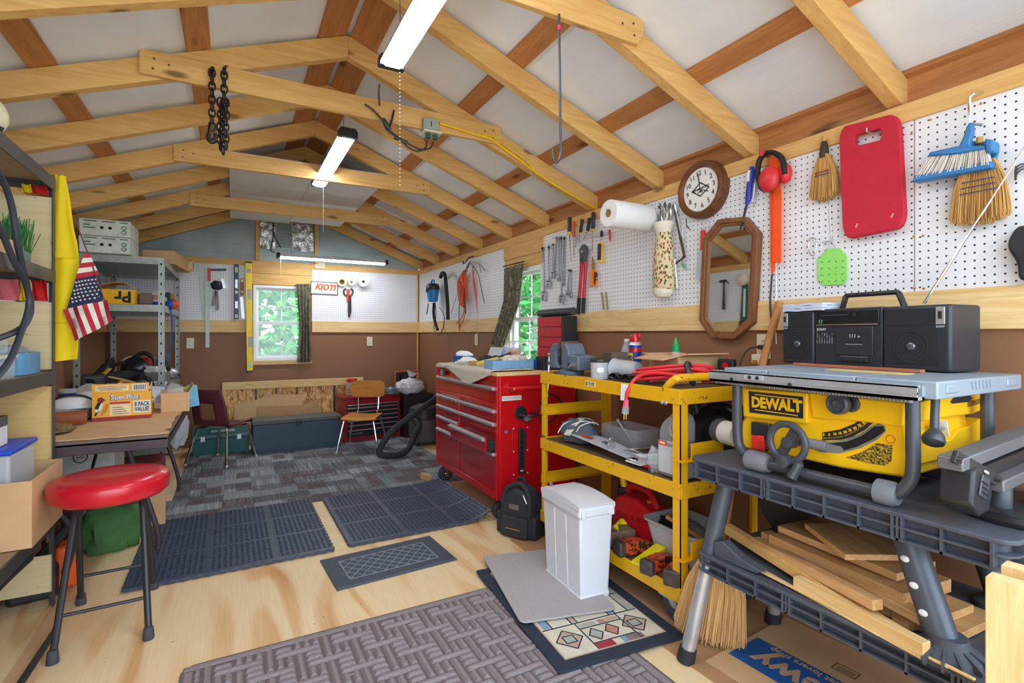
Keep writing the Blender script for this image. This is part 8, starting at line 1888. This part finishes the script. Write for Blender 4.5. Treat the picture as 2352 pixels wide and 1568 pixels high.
def drain_mat(loc, rz, nx, ny, pitch, lab, curl=0):
    b = MB(); h = .013; n = 8; W_, L_ = nx * pitch, ny * pitch
    def Z(x, y):
        if not curl: return 0
        k = max(0, (x - W_ * .80) / (W_ * .2)); return curl * k * k * (.45 + .55 * (1 - y / L_))
    for i in range(nx):
        for j in range(ny):
            x, y = i * pitch, j * pitch; r = pitch * (.37 if (i % 12 and j % 12) else .0)
            sq = [(0, .5), (0, 1), (.5, 1), (1, 1), (1, .5), (1, 0), (.5, 0), (0, 0)]
            if r == 0:
                P4 = [(x, y), (x + pitch, y), (x + pitch, y + pitch), (x, y + pitch)]; b.add([(p, q, Z(p, q) + h) for p, q in P4], [(0, 1, 2, 3)]); continue
            cx, cy = x + pitch / 2, y + pitch / 2; vs = [(x + p * pitch, y + q * pitch) for p, q in sq]; vs += [(cx + r * math.cos(PI - k * PI / 4), cy + r * math.sin(PI - k * PI / 4)) for k in range(8)]
            V = [(p, q, Z(p, q) + h) for p, q in vs] + [(p, q, Z(p, q) + .002) for p, q in vs[8:]]
            b.add(V, [(k, (k + 1) % 8, 8 + (k + 1) % 8, 8 + k) for k in range(8)] + [(8 + k, 8 + (k + 1) % 8, 16 + (k + 1) % 8, 16 + k) for k in range(8)])
            a = (.24 + .12 * ((i + j) % 2)) * pitch * .5
            b.add([(x - a, y - a, Z(x, y) + h), (x + a, y - a, Z(x, y) + h), (x + a, y + a, Z(x, y) + h), (x - a, y + a, Z(x, y) + h), (x, y, Z(x, y) + h + .0045)], [(0, 1, 4), (1, 2, 4), (2, 3, 4), (3, 0, 4)])
    rim = [(i * pitch, -.010 * (i % 2)) for i in range(nx + 1)] + [(W_ + .010 * (j % 2), j * pitch) for j in range(1, ny + 1)] + [(i * pitch, L_ + .006 * (i % 2)) for i in range(nx - 1, -1, -1)] + [(-.006 * (j % 2), j * pitch) for j in range(ny - 1, 0, -1)]
    m = len(rim); inn = [(min(max(p, 0), W_), min(max(q, 0), L_)) for p, q in rim]
    b.add([(p, q, Z(p, q) + h) for p, q in inn] + [(p, q, Z(p, q) + h * .7) for p, q in rim] + [(p, q, Z(p, q)) for p, q in rim], [(k, (k + 1) % m, m + (k + 1) % m, m + k) for k in range(m)] + [(m + k, m + (k + 1) % m, 2 * m + (k + 1) % m, 2 * m + k) for k in range(m)])
    o = b.build('rubber_mat', MATR, None, loc, (0, 0, rz), smooth=0); return tag(o, lab, 'mat', 'black drainage mats')
drain_mat((-.455, 2.985, .007), R(.4), 35, 36, .0272, 'black rubber drainage mat with holes beside the padded stool'); drain_mat((.585, 3.005, .007), R(.3), 33, 35, .0272, 'black rubber drainage mat with holes, curling up at the red tool chest', .05)
# small door mat with a diamond pattern
t = thing('door_mat', 'small slate gray rubber door mat with a pale diamond lattice', 'mat', (.737, 2.733, 0), R(3.5))
MB().prism(rrect(-.315, .315, -.19, .19, .004), 0, .007, 'z').build('mat_sheet', mat('mat_slate', (66, 76, 90), .65, var=.1, vs=40), t, bevel=.002)
b = MB(); PL = mat('lattice_pale', (142, 150, 158), .7)
x0, x1, y0, y1 = -.235, .235, -.115, .115
for k in range(-4, 13):
    for s in (1, -1):
        xa = x0 + k * .058; pts = []
        for i in range(41):
            y = y0 + (y1 - y0) * i / 40; x = xa + s * (i / 40 - (0 if s > 0 else 1)) * .20 * (1 if s > 0 else 1)
            if x0 <= x <= x1: pts.append((x, y, .0075))
        if len(pts) > 1: b.beam(pts[0], pts[-1], .0035, .002)
for (p, q) in (((x0, y0), (x1, y0)), ((x1, y0), (x1, y1)), ((x1, y1), (x0, y1)), ((x0, y1), (x0, y0))): b.beam((*p, .0075), (*q, .0075), .005, .002)
for i in range(60):
    for yy in (-.183, .183): b.box(-.305 + i * .0103, -.300 + i * .0103, yy - .001, yy + .001, .007, .0083)
b.build('lattice', PL, t, smooth=0)
# big brown basket-weave rug
BR = mat('rug_brown', (152, 140, 142), .95, var=.16, vs=160, bump=.8, bs=420); BRD = mat('rug_brown_low', (118, 106, 108), .95, var=.2, vs=160, bump=.8, bs=420)
t = thing('entry_rug', 'large gray brown ribbed rug with a basket weave pattern nearest the camera', 'rug', (-.165, 1.15, 0))
RW_, RL_ = 1.52, 1.06
MB().prism(rrect(0, RW_, 0, RL_, .05, 5), .0, .006, 'z').build('backing', BRD, t, bevel=.002)
b = MB(); m_ = .045; cell = .080; g = .007
def rib(x0, x1, y0, y1):
    x0, x1, y0, y1 = max(x0, m_), min(x1, RW_ - m_), max(y0, m_), min(y1, RL_ - m_)
    if x1 - x0 < .012 or y1 - y0 < .012: return
    e = min(.008, (x1 - x0) * .3, (y1 - y0) * .3); h = .015
    b.add([(x0, y0, .005), (x1, y0, .005), (x1, y1, .005), (x0, y1, .005), (x0 + e, y0 + e, h), (x1 - e, y0 + e, h), (x1 - e, y1 - e, h), (x0 + e, y1 - e, h)], [(4, 5, 6, 7), (0, 1, 5, 4), (1, 2, 6, 5), (2, 3, 7, 6), (3, 0, 4, 7)])
tt = .0335; q = g * .5
for i in range(-6, 12):
    for j in range(-1, 16):
        x, y = (6 * i + 3 * j) * tt, (34 - 3 * j) * tt
        for (xa, xb, ya, yb) in ((0, 1, 1, 3), (1, 2, 1, 3), (2, 3, -2, 3), (3, 5, 2, 3), (3, 5, 1, 2), (3, 8, 0, 1)): rib(x + xa * tt + q, x + xb * tt - q, y + ya * tt + q, y + yb * tt - q)
for (a, c, d, e) in ((.008, RW_ - .008, RL_ - .040, RL_ - .010), (.008, RW_ - .008, .01, .04), (.01, .04, .045, RL_ - .045), (RW_ - .04, RW_ - .01, .045, RL_ - .045)):
    b.add([(a, d, .005), (c, d, .005), (c, e, .005), (a, e, .005), (a + .006, d + .006, .0105), (c - .006, d + .006, .0105), (c - .006, e - .006, .0105), (a + .006, e - .006, .0105)], [(4, 5, 6, 7), (0, 1, 5, 4), (1, 2, 6, 5), (2, 3, 7, 6), (3, 0, 4, 7)])
b.build('ribs', BR, t, smooth=0)
rg = random.Random(31); b = MB()
for k in range(90):
    x, y, a = rg.uniform(.1, RW_ - .1), rg.uniform(.1, RL_ - .1), rg.uniform(0, PI); l = rg.uniform(.004, .016); b.tube([(x, y, .0135), (x + l * math.cos(a), y + l * math.sin(a), .0138), (x + 1.6 * l * math.cos(a + .5), y + 1.6 * l * math.sin(a + .5), .0134)], .0006, 3)
o = b.build('lint', mat('lint', (226, 214, 196), .9), t); o['kind'] = 'stuff'
# patterned rug
NV, CRM = mat('pile_navy', (44, 54, 70), .95, bump=.8, bs=500), mat('pile_cream', (232, 224, 202), .95, bump=.8, bs=500)
cs = [CRM, NV, mat('pile_tan', (206, 180, 158), .95, bump=.8, bs=500), mat('pile_blue', (142, 176, 202), .95, bump=.8, bs=500), mat('pile_rose', (206, 140, 122), .95, bump=.8, bs=500), mat('pile_red', (178, 50, 72), .95, bump=.8, bs=500), mat('pile_taupe', (146, 128, 122), .95, bump=.8, bs=500), mat('pile_sage', (190, 190, 178), .95, bump=.8, bs=500)]
t = thing('patterned_rug', 'navy bordered rug with cream tiles and diamonds under the gray mat', 'rug', (1.012, 1.505, .0145), R(-2.5)); t.rotation_euler = (0, R(.9), R(-4.5))
RW2, RL2 = .58, .86
MB().prism(rrect(0, RW2, 0, RL2, .012, 3), .0, .009, 'z').build('border', NV, t, bevel=.003)
b = MB(); z = .0095; bo = .055; bi = .062
b.mt(2); b.box(bo, RW2 - bo, bo, RL2 - bo, .008, .0098); b.mt(0); b.box(bi, RW2 - bi, bi, RL2 - bi, .008, .0104)
def tile(k, pts, h=.0108): b.mt(k).prism([(bi + p * (RW2 - 2 * bi), bi + q * (RL2 - 2 * bi)) for p, q in pts], .008, h, 'z')
def line(p, q, w=.005):
    p = (bi + p[0] * (RW2 - 2 * bi), bi + p[1] * (RL2 - 2 * bi)); q = (bi + q[0] * (RW2 - 2 * bi), bi + q[1] * (RL2 - 2 * bi)); b.mt(1).beam((*p, .0104), (*q, .0104), w, .0026)
def diamond_(cx, cy, rx_, ry_, k):
    d = [(cx, cy - ry_), (cx + rx_, cy), (cx, cy + ry_), (cx - rx_, cy)]; tile(k, d)
    for i in range(4): line(d[i], d[(i + 1) % 4])
rect = lambda a, c, d, e: [(a, d), (c, d), (c, e), (a, e)]
for yo, s in ((0, 1), (1, -1)):
    Y = lambda v: yo + s * v
    for cx in (.16, .84): diamond_(cx, Y(.13), .13, .085, 2); d = .05; tile(7, [(cx - d, Y(.10)), (cx + d, Y(.10)), (cx + d, Y(.16)), (cx - d, Y(.16))], .0112); [line(*e) for e in (((cx - d, Y(.10)), (cx + d, Y(.10))), ((cx + d, Y(.10)), (cx + d, Y(.16))), ((cx + d, Y(.16)), (cx - d, Y(.16))), ((cx - d, Y(.16)), (cx - d, Y(.10))))]
    diamond_(.42, Y(.12), .07, .055, 7); diamond_(.59, Y(.125), .07, .055, 4)
    tile(5, [(.33, Y(.0)), (.50, Y(.0)), (.50, Y(.045)), (.33, Y(.045))]); tile(3, [(.58, Y(.0)), (.63, Y(.0)), (.63, Y(.045)), (.58, Y(.045))]); tile(6, [(.63, Y(.0)), (.80, Y(.0)), (.80, Y(.045)), (.63, Y(.045))])
    tile(7, [(.34, Y(.20)), (.50, Y(.20)), (.50, Y(.235)), (.34, Y(.235))]); tile(4, [(.54, Y(.20)), (.60, Y(.20)), (.60, Y(.235)), (.54, Y(.235))]); tile(2, [(.60, Y(.20)), (.76, Y(.20)), (.76, Y(.235)), (.60, Y(.235))])
    line((.0, Y(.25)), (1, Y(.25))); line((.32, Y(.0)), (.32, Y(.25))); line((.68 + .08, Y(.0)), (.76, Y(.25))); line((.32, Y(.19)), (.76, Y(.19))); line((.32, Y(.05)), (.76, Y(.05)))
tile(3, rect(.02, .10, .26, .74)); tile(2, rect(.30, .36, .26, .74)); tile(3, rect(.70, .77, .26, .74)); tile(7, rect(.92, 1, .26, .5)); tile(6, rect(.92, 1, .52, .74))
for x in (.10, .30, .36, .70, .77, .91): line((x, .25), (x, .75))
for y in (.45, .55): line((.77, y), (1, y))
line((.0, .5), (.30, .5)); line((.36, .62), (.70, .62))
b.build('pattern', cs, t, smooth=0)
# gray mat
o = MB().prism(rrect(-.218, .218, -.335, .335, .03, 5), 0, .008, 'z').build('gray_mat', mat('mat_felt', (178, 172, 172), .95, var=.18, vs=300, bump=.6, bs=400), None, (1.315, 2.10, .026), (R(-.4), R(1.2), R(-12)), bevel=.003); tag(o, 'plain light gray felt mat under the white waste bin', 'mat')
# cardboard on the floor under the cart and the bench
o = MB().prism([(1.44, 2.66), (1.50, .30), (2.14, .30), (2.14, 2.72)], 0, .004, 'z').build('floor_cardboard', mat('cardboard_floor', (178, 134, 96), .85, var=.08, vs=6), smooth=0); tag(o, 'brown cardboard sheets on the floor under the cart and the workbench', 'cardboard')
t = thing('printed_cardboard', 'flattened carton with a blue printed band on the floor under the workbench', 'cardboard', (1.80, 1.02, .005), R(4)); MB().box(-.24, .30, -.62, .32, 0, .004).build('card', CARD, t); MB().box(-.13, .06, -.62, .30, .004, .0046).build('blue_band', mat('band_blue', (28, 92, 166), .6, var=.05), t)
text('lettering', 'chewy', .15, mat('print_tan', (196, 160, 124), .8), t, (-.055, .05, .0052), (0, 0, R(90)), off=.004); text('lettering', 'where pet lovers shop', .040, mat('print_tan', (196, 160, 124), .8), t, (.035, .05, .0052), (0, 0, R(90)), off=.0006)
b = MB(); b.ring_prism(rrect(.11, .16, -.03, .05, .002), rrect(.114, .156, -.026, .046, .001), .004, .0046, 'z')
for k in range(3): b.box(.12 + .01 * k, .124 + .01 * k, -.02, .04, .004, .0046)
b.build('printing', mat('print_brown', (110, 84, 58), .9), t)
for k, y in enumerate((4.1, 2.9)):
    pass
o = MB().box(-.02, .02, -.03, .07, 0, .05).build('wood_chock', OFFCUT[1], None, (1.42, 4.06, .007), (0, 0, R(20)), bevel=.003); tag(o, 'small pine chock beside the far caster of the red tool chest', 'block')

# ================================================================ HANGING FROM THE TIES
YT = ys[8] - .062
t = thing('hay_hook', 'long dark steel hook hanging from the nearest collar tie', 'hook', onY(1284, 52, YT)); o0 = Vector(t.location)
G = lambda px, py, Y: onY(px, py, Y) - o0
MB().tube([(0, 0, .03), G(1284, 52, YT), G(1287, 300, YT), G(1289, 345, YT)] + spline([G(1288, 352, YT), G(1284, 368, YT), G(1276, 373, YT), G(1270, 362, YT), G(1269, 342, YT)], 4), .0048, 8).build('rod', mat('hook_iron', (62, 62, 66), .4), t); MB().tube([G(1284, 58, YT), G(1284.5, 68, YT)], .0056, 8).build('pink_tape', mat('tape_pink', (226, 40, 130), .5), t)
YT = ys[6] - .062
t = thing('steel_chain', 'rusty black log chain with a grab hook hung over the middle collar tie', 'chain', onY(500, 170, YT)); o0 = Vector(t.location)
CH = mat('chain_iron', (52, 48, 46), .5, .6, var=.3)
def link(c, tw, L=.022, w=.013, r=.0042, d=Vector((0, 0, -1))):
    u = Vector((1, 0, 0)) if tw == 0 else (Vector((.35, 1, 0)).normalized())
    return [c + u * (w * math.cos(a)) + d * (L * math.sin(a)) for a in [k * PI / 5 for k in range(10)]], r
def strand(px, y0, y1, n, Y, sway=0):
    b = MB()
    for k in range(n):
        c = G(px + sway * math.sin(k), y0 + (y1 - y0) * (k + .5) / n, Y); pts, r = link(c, k % 2); b.tube(pts, r, 6, closed=True)
    return b
strand(487, 160, 298, 9, YT - .008).build('links', CH, t); strand(515, 165, 245, 5, YT - .008).build('links', CH, t)
for k, (px, a, c_) in enumerate(((506, 228, 342), (512, 235, 352), (519, 230, 340))): strand(px, a, c_, 8, YT - .004 - .012 * k, 1.0).build('links', CH, t)
MB().tube(spline([G(485, 285, YT - .01), G(481, 300, YT - .01), G(480, 318, YT - .01), G(488, 325, YT - .01), G(495, 317, YT - .01), G(494, 306, YT - .01)], 4), [.008] * 6 + [.012] * 9 + [.008] * 6, 8).build('grab_hook', CH, t)
for px in (487, 515): MB().tube(spline([G(px, 170, YT - .008), G(px + 1, 157, YT + .01), G(px + 8, 156, YT + .05), G(px + 9, 185, YT + .06)], 4), .008, 6).build('top_links', CH, t)
t = thing('junction_box', 'gray outlet box with a pair of green plugs on the middle collar tie', 'outlet box', onY(988, 295, YT)); o0 = Vector(t.location)
MB().box(-.045, .045, -.02, .036, -.03, .05).build('box', mat('box_sage', (158, 172, 164), .5), t, bevel=.004); MB().box(-.052, .052, -.055, .036, -.038, -.030).build('outlet_face', CREAM, t, bevel=.002); MB().box(-.003, .003, -.022, -.019, .005, .03).build('stamp', DSTEEL, t)
for x in (-.022, .02): p = MB().box(x - .013, x + .013, -.035, -.012, -.068, -.038).build('plug', mat('plug_green', (22, 84, 72), .5), t, bevel=.003)
t = thing('cable_bundle', 'black cords bundled along the middle collar tie below the gray box', 'cords', onY(900, 290, YT - .02)); o0 = Vector(t.location)
MB().tube(spline([G(838, 239, YT - .015), G(856, 252, YT - .015), G(878, 276, YT - .02), G(888, 298, YT - .02), G(915, 318, YT - .02), G(940, 340, YT - .02), G(962, 347, YT - .03), G(978, 338, YT - .03), G(979, 322, YT - .03)], 5), .005, 6).build('cord', BLACK, t); MB().tube(spline([G(888, 292, YT - .02), G(902, 305, YT - .02), G(935, 328, YT - .02), G(965, 343, YT - .02), G(988, 340, YT - .03), G(995, 325, YT - .03)], 5), .005, 6).build('cord', BLACK, t)
MB().tube([G(880, 272, YT - .02), G(888, 288, YT - .02), G(897, 298, YT - .02)], [.010, .014, .010], 8).build('wrapped_bundle', BLACK, t); MB().tube([G(893, 296, YT - .02), G(900, 275, YT - .02), G(905, 253, YT - .02)], .006, 6).build('cord_end', BLACK, t); MB().tube(spline([G(906, 315, YT - .02), G(935, 328, YT - .02)], 2), [.012, .008, .012], 8).build('wrapped_bundle', BLACK, t)
MB().tube(spline([onY(872, 190, 2.25) - o0, onY(870, 215, 2.5) - o0, onY(872, 244, 2.78) - o0], 4), .005, 6).build('cord', BLACK, t)
t = thing('yellow_cable', 'yellow electrical cable stapled along the tie and down the rafter to the wall', 'cable', onY(1012, 285, YT)); o0 = Vector(t.location)
YB = ys[6] - .034; YB -= .004; CBL = mat('cable_yellow', (236, 190, 20), .45)
MB().tube(spline([G(1010, 283, YT), G(1050, 295, YT), G(1090, 308, YT), G(1125, 318, YT - .002), G(1142, 330, YB - .004), G(1190, 365, YB - .004), G(1240, 402, YB - .004), G(1300, 440, YB - .004), G(1368, 478, YB - .004)], 5), .0075, 8).build('cable', CBL, t); MB().tube(spline([G(1090, 309, YT), G(1128, 312, YT - .002), G(1160, 334, YB - .004), G(1205, 366, YB - .004), G(1230, 392, YB - .006)], 4), .005, 6).build('cable', CBL, t)
# mirror sees the tools on the shelving wall
t = thing('claw_hammer', 'black handled claw hammer on the pegboard of the shelving wall, seen in the mirror', 'hammer', (WL + .03, 4.28, 1.84), PI / 2); MB().tube([(0, 0, .02), (0, 0, -.12), (.005, 0, -.32)], [.010, .012, .017], 10).build('handle', BLACK, t); MB().tube(spline([(-.075, 0, -.015), (-.03, 0, .03), (.03, 0, .03), (.06, 0, .025)], 4), [.006] * 4 + [.012] * 5 + [.015] * 4, 10).build('head', DSTEEL, t)
t = thing('hand_saw', 'hand saw in a green sleeve hanging on the shelving wall, seen in the mirror', 'saw', (WL + .03, 3.98, 1.80), PI / 2); MB().prism([(-.03, 0), (.04, 0), (.07, -.42), (-.05, -.42)], -.004, .004).build('sleeve', GRN, t); MB().prism([(-.01, -.05), (.02, -.05), (.03, -.38), (-.0, -.38)], -.0055, -.004).build('sleeve_print', PAPER, t); MB().ring_prism(rrect(-.06, .08, -.54, -.42, .03), rrect(-.02, .04, -.51, -.45, .02), -.012, .012).build('handle', WALNUT[0], t)
t = thing('straw_hat', 'pale round cap hanging above the hand saw, seen in the mirror', 'cap', (WL + .05, 4.0, 1.86), PI / 2); MB().ball((0, 0, 0), (.075, .04, .075), 18, 10).build('cap', CREAM, t)
# ================================================================ LIGHT AND CAMERA
w = bpy.data.worlds.new('overcast_sky'); SC.world = w; w.use_nodes = True
bg = w.node_tree.nodes['Background']; bg.inputs[0].default_value = (.74, .87, 1, 1); bg.inputs[1].default_value = 5.0
sl = bpy.data.lights.new('sun', 'SUN'); sl.energy = 4.0; sl.angle = R(2); so = bpy.data.objects.new('sun', sl); COL.objects.link(so); so.rotation_euler = (R(8), R(14), 0)
cd = bpy.data.cameras.new('camera'); cam = bpy.data.objects.new('camera', cd); COL.objects.link(cam)
cam.location = CAM; cam.rotation_euler = (PI / 2, 0, -YAW); cd.sensor_width = 36; cd.lens = 18.0
cd.shift_y = -(784 - CY) / 2352.0; cd.clip_start = .02
SC.camera = cam
vs = SC.view_settings; vs.view_transform = 'Standard'; vs.look = 'None'; vs.gamma = 1; vs.exposure = 0.0; vs.use_curve_mapping = False
SC.cycles.max_bounces = 10; SC.cycles.diffuse_bounces = 6; SC.cycles.glossy_bounces = 4; SC.cycles.transparent_max_bounces = 12
SC.cycles.sample_clamp_indirect = 8
